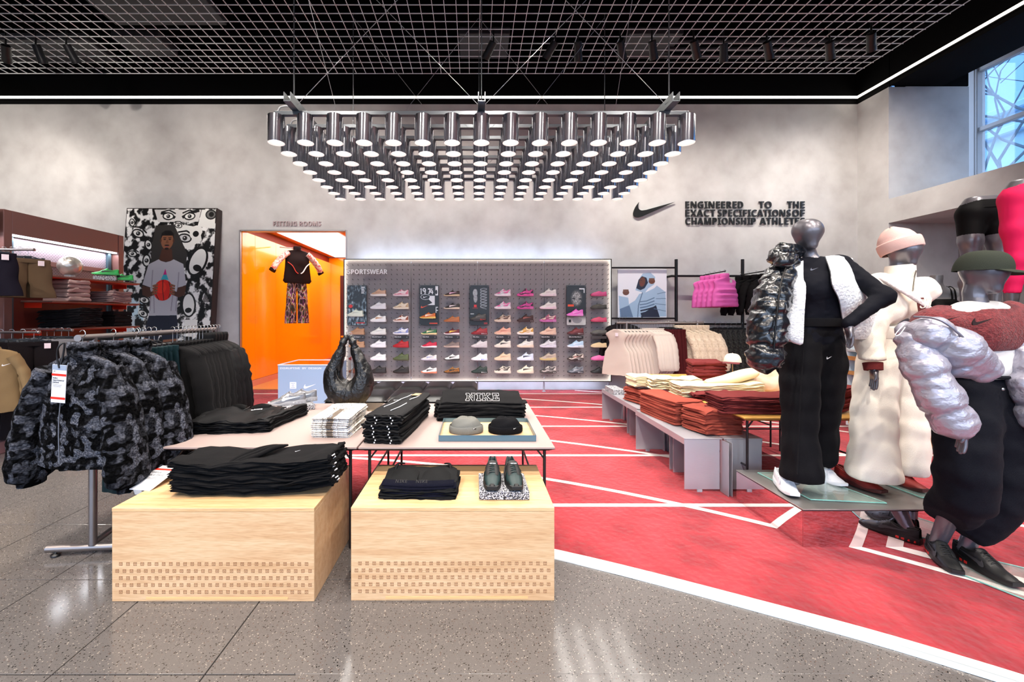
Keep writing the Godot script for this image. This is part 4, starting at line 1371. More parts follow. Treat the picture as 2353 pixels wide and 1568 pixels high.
func fur_bag() -> void:
	var o := thing("handbag", "black faux fur shoulder bag hanging from a clear stand on the left table", "handbag", Vector3(-1.08, 0.635, -3.66))
	var mt := fur("fur_black", Color(0.012, 0.011, 0.011), Color(0.045, 0.04, 0.038), 2.0, 0.5)
	mt.rim_enabled = false
	mt.roughness = 0.38
	var n := FastNoiseLite.new()
	n.seed = 4
	n.frequency = 9.0
	var dis := func(p: Vector3) -> float: return n.get_noise_3dv(p * Vector3(1.4, 0.5, 1.4)) * 0.016 + n.get_noise_3dv(p * 4.0) * 0.004
	var b := []
	# a crescent: fat at the bottom, its horns rising to the knotted strap
	var left := smooth([Vector3(0.0, 0.10, 0), Vector3(-0.11, 0.13, 0), Vector3(-0.165, 0.24, 0), Vector3(-0.12, 0.38, 0), Vector3(-0.06, 0.5, 0)], 3)
	var rad := [0.09, 0.094, 0.096, 0.096, 0.092, 0.086, 0.08, 0.07, 0.06, 0.052, 0.044, 0.036, 0.03]
	for k in left.size() - 1:
		for s in [-1.0, 1.0]:
			b.append([left[k] * Vector3(s, 1, 1) * Vector3(1 if s > 0 else 1.05, 1, 1), left[k + 1] * Vector3(s, 1, 1) * Vector3(1 if s > 0 else 1.05, 1, 1), rad[k], rad[k + 1]])
	part(o, "body", sdf_mesh(b, 0.014, 0.05, dis), mt).scale = Vector3(0.8, 1, 0.9)
	var m := MB.new()
	for s in [-1.0, 1.0]:
		m.tube(smooth([Vector3(s * 0.058, 0.49, 0), Vector3(s * 0.045, 0.54, 0.012), Vector3(s * 0.02, 0.585, 0), Vector3(0.0, 0.6, 0)], 5), [0.026, 0.033, 0.036, 0.03, 0.026, 0.031, 0.034, 0.03, 0.025, 0.024, 0.026, 0.028, 0.026, 0.022, 0.02, 0.02], 10)
	part(o, "strap", m, mt)
	part(o, "zip", MB.new().tube(smooth([Vector3(-0.05, 0.42, 0.03), Vector3(-0.085, 0.3, 0.06), Vector3(-0.02, 0.22, 0.085), Vector3(0.06, 0.34, 0.05)]), 0.003, 5), cmat(Color(0.3, 0.28, 0.26), 0.3, 0.8))
	var st := thing("bag_stand", "bag stand with a thin brass coloured base plate under the fur bag", "stand", Vector3(-1.08, 0.634, -3.66))
	var br := mat("brass_plate", Color(0.55, 0.47, 0.36), 0.25, 0.8)
	part(st, "base_plate", MB.new().box(Vector3(0.1, 0.002, 0.03), Vector3(0.36, 0.004, 0.3), 0.001), br)
	var cl := mat("acrylic", Color(0.9, 0.95, 0.97, 0.15), 0.05)
	cl.transparency = BaseMaterial3D.TRANSPARENCY_ALPHA
	part(st, "post", MB.new().tube([Vector3(0, 0.0, -0.11), Vector3(0, 0.6, -0.11), Vector3(0, 0.63, -0.08), Vector3(0, 0.625, 0.04), Vector3(0, 0.65, 0.05)], 0.008, 8), cl)

func right_goods() -> void:
	var tb := 0.634
	var bn := 0.438
	var rust := cloth("jersey_rust", Color(0.56, 0.26, 0.21), 0.9, 1.0, 0.3)
	var maroon := cloth("fleece_maroon", Color(0.42, 0.17, 0.17), 0.95, 1.6, 0.4)
	var cream := cloth("jersey_cream", Color(0.86, 0.80, 0.66), 0.9, 1.0, 0.2)
	var pale := fur("sherpa_pale", Color(0.74, 0.66, 0.57), Color(0.86, 0.79, 0.70), 3.0, 1.0)
	var cord := cmat(Color(0.9, 0.86, 0.84), 0.6)
	# rear bench: printed tees
	var p := at_y(1446, 927, bn)
	var top := stack(6, "folded_tshirt", "folded rust T-shirt", "the rear metal bench stack", "T-shirt", [rust], 0.30, 0.34, 0.026, Vector3(1.92, bn, -4.80), 0.25, 81, {"wob": 0.012, "layers": 2, "sag": [-0.01, 0.0, 0, 0]})
	for k in 3:
		part(top, "print_line", MB.new().tube(smooth([Vector3(-0.09, 0.031, -0.03 + 0.03 * k), Vector3(-0.03, 0.035, -0.04 + 0.03 * k), Vector3(0.03, 0.031, -0.02 + 0.03 * k), Vector3(0.09, 0.03, -0.035 + 0.03 * k)]), 0.003, 5), cord)
	solo("shoe_box", MB.new().box(Vector3(0, 0.03, 0), Vector3(0.14, 0.06, 0.34), 0.003), speckle(), "speckled low block behind the printed T-shirts on the rear metal bench", "riser block", Vector3(1.79, bn, -5.42))
	# front bench: trousers and hoodies
	stack(9, "folded_trousers", "rust trousers folded lengthwise", "the front metal bench's tall stack", "trousers", [rust], 0.27, 0.60, 0.0235, Vector3(1.86, bn, -4.06), 0.16, 82, {"wob": 0.008, "layers": 2, "sag": [0, 0.0, 0, 0.006]})
	stack(5, "folded_hoodie", "folded rust brown hoodie", "the front metal bench's near stack", "hoodie", [rust], 0.36, 0.30, 0.040, Vector3(2.02, bn, -3.60), 0.2, 83, {"wob": 0.016, "layers": 2, "sag": [-0.012, 0.0, 0, 0]})
	# oak tables
	stack(5, "folded_tshirt", "folded cream T-shirt", "the oak tables' small left stack", "T-shirt", [cream], 0.26, 0.26, 0.022, at_y(1490, 893, tb) + Vector3(0.02, 0, -0.25), 0.1, 84, {"layers": 2, "wob": 0.01})
	stack(5, "folded_sweatshirt", "loosely folded cream sweatshirt", "the rear oak table's wide stack", "sweatshirt", [cream], 0.52, 0.27, 0.022, at_y(1570, 900, tb) + Vector3(0, 0, -0.25), -0.06, 85, {"layers": 2, "wob": 0.028})
	stack(6, "folded_sweatshirt", "folded maroon sweatshirt", "the stack beside the cream cap", "sweatshirt", [maroon], 0.36, 0.30, 0.042, at_y(1640, 885, tb) + Vector3(0.03, 0, -0.22), -0.25, 86, {"layers": 1, "wob": 0.01, "sag": [0.0, -0.006, 0, 0]})
	top = stack(7, "folded_trousers", "folded cream fleece trousers", "the oak tables' long middle stack", "trousers", [cream], 0.80, 0.28, 0.0165, at_y(1645, 912, tb) + Vector3(0.05, 0, -0.10), -0.04, 87, {"layers": 2, "wob": 0.012, "sag": [0.012, 0, 0.012, 0]})
	part(top, "bunched_leg", MB.new().tube(smooth([Vector3(-0.1, 0.02, 0.0), Vector3(0.12, 0.045, -0.03), Vector3(0.3, 0.09, -0.05), Vector3(0.42, 0.12, -0.05)], 5), [0.03, 0.05, 0.06, 0.068, 0.075, 0.08, 0.085, 0.088, 0.09, 0.09, 0.09, 0.088, 0.085, 0.08, 0.07, 0.06], 14, true, 0.6), cream)
	cap_on_stand()
	# soft cream bag
	var o := thing("tote_bag", "soft cream fleece tote bag slumped on the oak table", "bag", at_y(1768, 908, tb) + Vector3(0, 0, -0.12))
	var n := FastNoiseLite.new()
	n.seed = 9
	n.frequency = 7.0
	part(o, "body", sdf_mesh([[Vector3(-0.12, 0.08, 0), Vector3(0.13, 0.09, 0), 0.085, 0.085], [Vector3(-0.1, 0.12, -0.02), Vector3(0.12, 0.2, -0.04), 0.07, 0.06]], 0.014, 0.06, func(q: Vector3) -> float: return n.get_noise_3dv(q) * 0.018), cloth("bag_cream", Color(0.83, 0.73, 0.64), 0.95, 1.6))
	part(o, "strap", MB.new().tube(smooth([Vector3(-0.08, 0.16, 0.0), Vector3(-0.04, 0.3, -0.02), Vector3(0.04, 0.34, -0.03), Vector3(0.1, 0.2, -0.02)]), 0.012, 8, true, 0.5), cloth("bag_cream"))
	# maroon fleece at the front
	stack(4, "folded_shorts", "loosely folded maroon shorts", "the low stack behind the card", "shorts", [maroon], 0.36, 0.24, 0.016, at_y(1640, 921, tb) + Vector3(0.03, 0, -0.1), -0.2, 88, {"wob": 0.022, "layers": 1})
	sign_card("white product card with an orange band lying on the front oak table", at_y(1655, 930, tb) + Vector3(0.06, 0, -0.05), -0.5, ["Nike"], 0.17, 0.22)
	stack(7, "folded_trousers", "folded maroon towelling trousers", "the oak table's front edge stack", "trousers", [maroon], 0.68, 0.28, 0.0195, at_y(1750, 954, tb) + Vector3(0.05, 0, -0.15), -0.03, 89, {"layers": 2, "wob": 0.010, "sag": [0.0, 0, 0.004, 0]})
	stack(7, "folded_sweatshirt", "folded maroon towelling sweatshirt", "the oak table's sloping right stack", "sweatshirt", [maroon], 0.34, 0.32, 0.026, at_y(1935, 951, tb) + Vector3(-0.03, 0, -0.17), 0.1, 90, {"layers": 1, "wob": 0.012, "sag": [0.03, 0, 0.015, 0]})

func cap_on_stand() -> void:
	var p := Vector3(2.88, 0.634, -4.74)
	var st := thing("cap_stand", "thin metal cap stand beside the maroon sweatshirts", "stand", p)
	part(st, "post", MB.new().tube([Vector3(0, 0, 0), Vector3(0, 0.27, 0)], 0.006, 8), cmat(Color(0.7, 0.6, 0.45), 0.3, 0.7))
	part(st, "base", MB.new().lathe([Vector2(0.05, 0.0), Vector2(0.05, 0.005), Vector2(0.0, 0.006)], 16), cmat(Color(0.7, 0.6, 0.45), 0.3, 0.7))
	cap_hat("cream cap with a maroon brim on a thin stand on the oak table", p + Vector3(0, 0.262, 0), -0.75, cmat(Color(0.85, 0.80, 0.74), 0.9), cmat(Color(0.38, 0.14, 0.16), 0.9), 0.086)

func cap_hat(label: String, pos: Vector3, yaw: float, crown_m: Material, brim_m: Material, r := 0.098, o: Node3D = null, tilt := 0.0) -> Node3D:
	# six-panel cap, brim towards +z
	if o == null:
		o = thing("cap", label, "hat", pos, yaw)
	var rows := []
	for j in 12:
		var v2 := j / 11.0
		var ring := PackedVector3Array()
		for k in 30:
			var a := -TAU * k / 30
			var rr := r * pow(maxf(0.0, cos(v2 * PI / 2)), 0.62) * (1.0 + 0.012 * absf(sin(a * 3)))
			ring.append(Vector3(cos(a) * rr, r * 1.12 * sin(v2 * PI / 2) + 0.008 * sin(a) * (1 - v2), sin(a) * rr * 1.15))
		rows.append(ring)
	var m := MB.new()
	m.xf = Transform3D(Basis(Vector3.RIGHT, tilt), Vector3.ZERO)
	m.grid(rows, true)
	part(o, "crown", m, crown_m)
	m = MB.new()
	m.xf = Transform3D(Basis(Vector3.RIGHT, tilt), Vector3.ZERO)
	var up := []
	var dn := []
	for j in 9:
		var v2 := j / 8.0
		var a := PackedVector3Array()
		var b := PackedVector3Array()
		for k in 15:
			var u := k / 14.0 * 2.0 - 1.0
			var ang := u * 1.25
			var base := Vector3(sin(ang) * r * 0.99, 0.008 * cos(ang), cos(ang) * r * 1.13)
			var reach := 0.075 / 0.098 * r * pow(maxf(0.0, 1.0 - pow(absf(u), 2.6)), 0.5)
			var q := base + Vector3(sin(ang) * 0.25, -0.18 - 0.25 * u * u, 1.0) * reach * v2
			a.append(q + Vector3(0, 0.002, 0))
			b.append(q - Vector3(0, 0.002, 0))
		up.append(a)
		dn.append(b)
	m.grid(up, false, false)
	m.grid(dn, false, true)
	var rim := []
	for s in [up, dn]:
		rim.append(s[8])
	m.grid(rim, false)
	m.grid(rim, false, true)
	part(o, "brim", m, brim_m)
	m = MB.new()
	m.xf = Transform3D(Basis(Vector3.RIGHT, tilt), Vector3.ZERO)
	m.lathe([Vector2(0.007, 0), Vector2(0.006, 0.004), Vector2(0.0, 0.006)], 8, Basis.IDENTITY, Vector3(0, r * 1.12 - 0.001, 0))
	part(o, "button", m, crown_m)
	return o

func sdf_mesh(bones: Array, cell: float, k: float, dis = null, cuts := [], holes := []) -> ArrayMesh:
	# bones [a, b, ra, rb]: tapered capsules joined by a smooth minimum, meshed as surface nets;
	# cuts are planes that end it cleanly (hems), holes [a, b, r] are hollowed out (necklines)
	var nb := bones.size()
	var A := PackedVector3Array()
	var D := PackedVector3Array()
	var IL := PackedFloat32Array()
	var RA := PackedFloat32Array()
	var RB := PackedFloat32Array()
	var lo := Vector3.ONE * 1e9
	var hi := Vector3.ONE * -1e9
	for b in bones:
		A.append(b[0])
		D.append(b[1] - b[0])
		IL.append(1.0 / maxf(1e-9, (b[1] - b[0]).length_squared()))
		RA.append(b[2])
		RB.append(b[3] - b[2])
		for e in [[b[0], b[2]], [b[1], b[3]]]:
			lo = lo.min(e[0] - Vector3.ONE * e[1])
			hi = hi.max(e[0] + Vector3.ONE * e[1])
	lo -= Vector3.ONE * (cell * 2 + 0.03)
	hi += Vector3.ONE * (cell * 2 + 0.03)
	var S := 4
	var nx := int(ceil((hi.x - lo.x) / cell / S)) * S + 1
	var ny := int(ceil((hi.y - lo.y) / cell / S)) * S + 1
	var nz := int(ceil((hi.z - lo.z) / cell / S)) * S + 1
	var fld := PackedFloat32Array()
	fld.resize(nx * ny * nz)
	fld.fill(1.0)
	var has := dis is Callable
	var fn = dis
	var reach := cell * S * 0.9 + (0.035 if has else 0.0) + k * 0.3
	var live := []
	for bz in range(0, nz - 1, S):
		for by in range(0, ny - 1, S):
			for bx in range(0, nx - 1, S):
				var c := lo + Vector3(bx + 2, by + 2, bz + 2) * cell
				# only the bones near this block matter
				var near := PackedInt32Array()
				var best := 1e9
				for i in nb:
					var q := c - A[i]
					var h := clampf(q.dot(D[i]) * IL[i], 0.0, 1.0)
					var d := (q - D[i] * h).length() - RA[i] - RB[i] * h
					best = minf(best, d)
					if d < reach + k + cell * 3.5:
						near.append(i)
				if absf(best) > reach and best > 0 or best < -reach - k and cuts.size() + holes.size() == 0:
					if best < 0:
						for z in range(bz, bz + S + 1):
							for y in range(by, by + S + 1):
								for x in range(bx, bx + S + 1):
									fld[(z * ny + y) * nx + x] = -1.0
					continue
				live.append(Vector3i(bx, by, bz))
				for z in range(bz, bz + S + 1):
					for y in range(by, by + S + 1):
						for x in range(bx, bx + S + 1):
							var p := lo + Vector3(x, y, z) * cell
							var f := 1e9
							for i in near:
								var q := p - A[i]
								var h := clampf(q.dot(D[i]) * IL[i], 0.0, 1.0)
								var d := (q - D[i] * h).length() - RA[i] - RB[i] * h
								var g := maxf(k - absf(f - d), 0.0)
								f = minf(f, d) - g * g * 0.25 / k
							if has:
								f += fn.call(p)
							for q in cuts:
								f = maxf(f, q.distance_to(p))
							for q in holes:
								var e: Vector3 = q[1] - q[0]
								var t := clampf((p - q[0]).dot(e) / maxf(1e-9, e.length_squared()), 0.0, 1.0)
								f = maxf(f, q[2] - (p - q[0] - e * t).length())
							fld[(z * ny + y) * nx + x] = f
	var mb := MB.new()
	var ids := {}
	var off := [0, 1, nx, nx + 1, nx * ny, nx * ny + 1, nx * ny + nx, nx * ny + nx + 1]
	var ed := [[0, 1], [2, 3], [4, 5], [6, 7], [0, 2], [1, 3], [4, 6], [5, 7], [0, 4], [1, 5], [2, 6], [3, 7]]
	var cv := []
	for q in 8:
		cv.append(Vector3(q & 1, (q >> 1) & 1, (q >> 2) & 1))
	for b in live:
		for z in range(b.z, b.z + S):
			for y in range(b.y, b.y + S):
				for x in range(b.x, b.x + S):
					var i := (z * ny + y) * nx + x
					var neg := 0
					for q in 8:
						if fld[i + off[q]] < 0.0:
							neg += 1
					if neg == 0 or neg == 8:
						continue
					var s := Vector3.ZERO
					var cnt := 0
					for e in ed:
						var f0 := fld[i + off[e[0]]]
						var f1 := fld[i + off[e[1]]]
						if (f0 < 0.0) != (f1 < 0.0):
							s += cv[e[0]].lerp(cv[e[1]], f0 / (f0 - f1))
							cnt += 1
					var p := lo + (Vector3(x, y, z) + s / cnt) * cell
					ids[i] = mb.pt(p, Vector2(p.x, p.y))
	var sx := 1
	var sy := nx
	var sz := nx * ny
	for i in ids:
		# the edges that leave this cell's lowest corner
		var f0 := fld[i]
		for q in [[sx, sy, sz], [sy, sz, sx], [sz, sx, sy]]:
			var f1 := fld[i + q[0]]
			if (f0 < 0.0) == (f1 < 0.0):
				continue
			var a = ids.get(i)
			var b2 = ids.get(i - q[1])
			var c2 = ids.get(i - q[1] - q[2])
			var d2 = ids.get(i - q[2])
			if a == null or b2 == null or c2 == null or d2 == null:
				continue
			if f0 < 0.0:
				mb.tri(a, b2, c2)
				mb.tri(a, c2, d2)
			else:
				mb.tri(a, c2, b2)
				mb.tri(a, d2, c2)
	return mb.mesh()

var shoe_kits := {}
# style: length, sole thickness heel and toe, collar, tongue, instep; sole flare
const SHOE := {
	"court": {"L": 0.285, "sh": 0.033, "st": 0.026, "hc": 0.088, "dip": 0.076, "tg": 0.112, "toe": 0.052, "flare": 1.06, "wave": 0.0},
	"dunk": {"L": 0.285, "sh": 0.026, "st": 0.022, "hc": 0.092, "dip": 0.074, "tg": 0.112, "toe": 0.046, "flare": 1.05, "wave": 0.0},
	"slim": {"L": 0.285, "sh": 0.026, "st": 0.014, "hc": 0.078, "dip": 0.060, "tg": 0.092, "toe": 0.036, "flare": 1.02, "wave": 0.0},
	"runner": {"L": 0.295, "sh": 0.036, "st": 0.024, "hc": 0.098, "dip": 0.078, "tg": 0.118, "toe": 0.048, "flare": 1.12, "wave": 0.006},
	"air": {"L": 0.29, "sh": 0.034, "st": 0.018, "hc": 0.094, "dip": 0.076, "tg": 0.108, "toe": 0.042, "flare": 1.08, "wave": 0.004},
	"clog": {"L": 0.28, "sh": 0.026, "st": 0.02, "hc": 0.066, "dip": 0.056, "tg": 0.086, "toe": 0.05, "flare": 1.08, "wave": 0.003},
}

func shoe_w(u: float) -> float:
	return 0.047 * (pow(sin(PI * clampf(u * 0.92 + 0.045, 0, 1)), 0.36)) * (1.0 - 0.16 * smoothstep(0.38, 0.62, u) + 0.02 * smoothstep(0.7, 0.95, u))

func shoe_top(s: Dictionary, u: float) -> float:
	# height of the upper's silhouette above the ground, u from toe to heel
	var pts := [[0.0, s.st + 0.004], [0.03, s.toe * 0.72], [0.12, s.toe], [0.26, s.toe + 0.010], [0.40, lerpf(s.toe, s.tg, 0.52)], [0.54, s.tg - 0.008], [0.60, s.dip + 0.012], [0.74, s.dip], [0.9, s.hc - 0.004], [0.97, s.hc], [1.0, s.hc - 0.006]]
	for k in pts.size() - 1:
		if u <= pts[k + 1][0]:
			return lerpf(pts[k][1], pts[k + 1][1], smoothstep(0.0, 1.0, (u - pts[k][0]) / (pts[k + 1][0] - pts[k][0])) * 0.5 + 0.5 * (u - pts[k][0]) / (pts[k + 1][0] - pts[k][0]))
	return pts[-1][1]

func shoe_x(s: Dictionary, u: float) -> float:
	return (u - 0.5) * s.L * 0.97

func shoe_side(s: Dictionary, u: float, f: float, out: float) -> Vector3:
	# a point on the outer side (+z): f from the sole line (0) to the top edge (1)
	var y0 := lerpf(s.st, s.sh, smoothstep(0.2, 0.8, u)) - 0.004
	var y1 := shoe_top(s, u)
	var w := shoe_w(u)
	var open := smoothstep(0.48, 0.58, u)
	var a := f * PI / 2
	var round_ := Vector2(w * pow(cos(a), 0.75), y0 + (y1 - y0) * pow(sin(a), 0.85))
	var wall := Vector2(w * (1.0 - 0.28 * f * f), y0 + (y1 - y0) * f)
	var q := round_.lerp(wall, open)
	return Vector3(shoe_x(s, u), q.y + out * f * (1 - open), q.x + out)

func shoe_patch(s: Dictionary, pts: PackedVector2Array, out: float, both := true) -> MB:
	# a flat cut-out in (u, f) laid on the sides
	var m := MB.new()
	for sg in ([1.0, -1.0] if both else [1.0]):
		var tr := Geometry2D.triangulate_polygon(pts)
		var b := m.v.size()
		for p in pts:
			var q := shoe_side(s, p.x, p.y, out)
			m.pt(Vector3(q.x, q.y, q.z * sg))
		for k in range(0, tr.size(), 3):
			var a := pts[tr[k]]
			var ccw := (pts[tr[k + 1]] - a).cross(pts[tr[k + 2]] - a) > 0
			if ccw == (sg > 0):
				m.tri(b + tr[k], b + tr[k + 1], b + tr[k + 2])
			else:
				m.tri(b + tr[k], b + tr[k + 2], b + tr[k + 1])
	return m

func shoe_over(s: Dictionary, u0: float, u1: float, f0: Array, f1: Array, out: float) -> MB:
	# an overlay panel on both sides between two lines f0(u), f1(u)
	var m := MB.new()
	for sg in [1.0, -1.0]:
		var rows := []
		for j in 5:
			var r := PackedVector3Array()
			for i in 9:
				var t := i / 8.0
				var u := lerpf(u0, u1, t)
				var q := shoe_side(s, u, lerpf(lerpf(f0[0], f0[1], t), lerpf(f1[0], f1[1], t), j / 4.0), out)
				r.append(Vector3(q.x, q.y, q.z * sg))
			rows.append(r)
		m.grid(rows, false, sg < 0)
	return m

func shoe_kit(style: String) -> Dictionary:
	if shoe_kits.has(style):
		return shoe_kits[style]
	var s: Dictionary = SHOE[style]
	var kit := {}
	var rows := []
	for j in 25:
		var u := j / 24.0
		u = 0.5 - 0.5 * cos(PI * u) if j < 24 else 1.0
		var y0 := lerpf(s.st, s.sh, smoothstep(0.2, 0.8, u)) - 0.004
		var y1 := shoe_top(s, u)
		var w := shoe_w(u)
		var open := smoothstep(0.5, 0.57, u) * (1.0 - smoothstep(0.955, 1.0, u))
		var half := []
		for k in 5:
			var q := shoe_side(s, u, k / 4.0 if open < 0.5 else [0.0, 0.35, 0.75, 0.97, 1.0][k], 0.0)
			half.append(Vector2(q.z, q.y))
		if open > 0.02:
			half[4] = half[4].lerp(Vector2(w * 0.56, y1 - 0.012), open)
		var mid := lerpf(y1, y0 + 0.018, open)
		var ring := PackedVector3Array()
		for q in half:
			ring.append(Vector3(shoe_x(s, u), q.y, q.x))
		ring.append(Vector3(shoe_x(s, u), mid, w * 0.3 * open))
		ring.append(Vector3(shoe_x(s, u), mid, -w * 0.3 * open))
		half.reverse()
		for q in half:
			ring.append(Vector3(shoe_x(s, u), q.y, -q.x))
		rows.append(ring)
	var m := MB.new().grid(rows, false, true)
	kit.upper = m.mesh()
	# sole: outline swept up with its own flare
	m = MB.new()
	var tread := MB.new()
	rows = []
	for k in [[0.0, 0.94], [0.004, 1.0], [0.5, 1.03], [0.94, 1.0], [1.0, 0.97]]:
		var r := PackedVector3Array()
		for i in 40:
			var side := 1.0 if i < 20 else -1.0
			var u := (i % 20) / 19.0 if i < 20 else 1.0 - (i % 20) / 19.0
			u = 0.5 - 0.5 * cos(PI * u)
			var th: float = lerpf(s.st, s.sh, smoothstep(0.2, 0.8, u)) + s.wave * sin(u * 16.0)
			var lift: float = 0.010 * pow(maxf(0.0, 1.0 - u / 0.22), 2.0)
			var fl: float = lerpf(1.0, s.flare, smoothstep(0.3, 0.9, u))
			r.append(Vector3(shoe_x(s, u) * (1.0 + 0.035 * k[1]), lift + th * k[0], side * (shoe_w(u) * fl + 0.002) * k[1]))
		rows.append(r)
	m.grid(rows, true, true)
	m.cap(rows[0], false)
	m.cap(rows[-1], true)
	kit.sole = m.mesh()
	for i in 12:
		var u := 0.08 + 0.075 * i
		tread.box(Vector3(shoe_x(s, u), 0.0015 + 0.010 * pow(maxf(0.0, 1.0 - u / 0.22), 2.0), 0), Vector3(0.014, 0.004, shoe_w(u) * 2.04))
	kit.tread = tread.mesh()
	if style != "clog":
		var sw := PackedVector2Array()
		for q in tick():
			# the mark points back to the heel
			sw.append(Vector2(0.36 + 0.52 * q.x, 0.16 + 1.25 * q.y * (0.95 if style != "slim" else 1.2)))
		kit.swoosh = shoe_patch(s, sw, 0.0035).mesh()
		m = MB.new()
		for i in 5:
			var u := 0.34 + 0.042 * i
			var y := shoe_top(s, u)
			var pts := []
			for k in 5:
				var a := (k / 4.0 - 0.5) * 2.0
				pts.append(Vector3(shoe_x(s, u) + 0.004 * a, y + 0.003 - 0.007 * a * a, a * 0.021))
			m.tube(pts, 0.0026, 5)
		kit.laces = m.mesh()
		rows = []
		for j in 6:
			var u := 0.46 + 0.022 * j
			var y := lerpf(shoe_top(s, 0.44), s.tg + 0.004, j / 5.0)
			var r := PackedVector3Array()
			for k in 7:
				var a := (k / 6.0 - 0.5) * 2.0
				r.append(Vector3(shoe_x(s, u), y - 0.008 * a * a - (0.003 if j == 5 else 0.0), a * 0.024))
			rows.append(r)
		m = MB.new().grid(rows, false, true)
		var back := []
		for r in rows:
			var q := PackedVector3Array()
			for p in r:
				q.append(p + Vector3(0.008, -0.004, 0))
			back.append(q)
		m.grid(back, false, false)
		m.grid([rows[5], back[5]], false, true)
		kit.tongue = m.mesh()
	kit.toe = shoe_over(s, 0.012, 0.2, [0.0, 0.0], [0.34, 0.4], 0.0018).mesh()
	kit.heel = shoe_over(s, 0.84, 0.995, [0.0, 0.0], [0.45, 0.97], 0.0018).mesh()
	kit.eyestay = shoe_over(s, 0.30, 0.55, [0.6, 0.42], [0.86, 0.97], 0.0018).mesh()
	kit.foxing = shoe_over(s, 0.2, 0.84, [0.0, 0.0], [0.2, 0.2], 0.0016).mesh()
	# collar lining rim
	m = MB.new()
	for sg in [1.0, -1.0]:
		var pts := []
		for i in 10:
			var u := lerpf(0.56, 0.985, i / 9.0)
			var q := shoe_side(s, u, 1.0, -0.003)
			pts.append(Vector3(q.x, q.y - 0.001, q.z * sg))
		m.tube(pts, 0.0042, 6)
	kit.collar = m.mesh()
	if style in ["runner", "air"]:
		m = MB.new()
		for k in (4 if style == "air" else 2):
			for sg in [1.0, -1.0]:
				var u := 0.93 - 0.085 * k
				m.box(Vector3(shoe_x(s, u), s.sh * 0.42, sg * shoe_w(u) * s.flare * 1.0), Vector3(0.019, s.sh * 0.5, 0.007), 0.003)
		kit.air_unit = m.mesh()
	shoe_kits[style] = kit
	return kit

func shoe_parts(o: Node3D, style: String, c: Dictionary, x := Transform3D.IDENTITY) -> void:
	var kit := shoe_kit(style)
	var up: Color = c.up
	var ov: Color = c.get("ov", up)
	var cols := {"upper": up, "sole": c.get("sole", Color(0.86, 0.86, 0.85)), "tread": c.get("tread", c.get("sole", Color(0.8, 0.8, 0.8))), "swoosh": c.get("sw", ov), "laces": c.get("lace", up), "tongue": c.get("tongue", up), "toe": ov, "heel": c.get("heel", ov), "eyestay": ov, "foxing": ov, "collar": c.get("lining", ov), "air_unit": c.get("air", Color(0.75, 0.75, 0.77))}
	for k in kit:
		if k in ["toe", "heel", "eyestay", "foxing"] and not c.has("ov"):
			continue
		var mt: Material = c.upm if c.has("upm") and k == "upper" else cmat(cols[k], c.get("rough", 0.55), c.get("metal", 0.0) if k != "sole" else 0.0)
		part(o, {"toe": "toe_overlay", "heel": "heel_overlay", "swoosh": "tick_mark", "foxing": "side_overlay", "collar": "collar_lining"}.get(k, k), kit[k], mt).transform = x
		if k in ["air_unit", "laces", "tread"]:
			stuff(o.get_child(-1))

func shoe(label: String, style: String, c: Dictionary, pos: Vector3, yaw: float, group := "") -> Node3D:
	var o := thing("shoe", label, "shoe", pos, yaw, group)
	shoe_parts(o, style, c)
	if group == "shoes on the shoe wall":
		o.scale = Vector3(1, 1.22, 1)
	return o

func rgb_(s: String) -> Color:
	return Color.html(s)

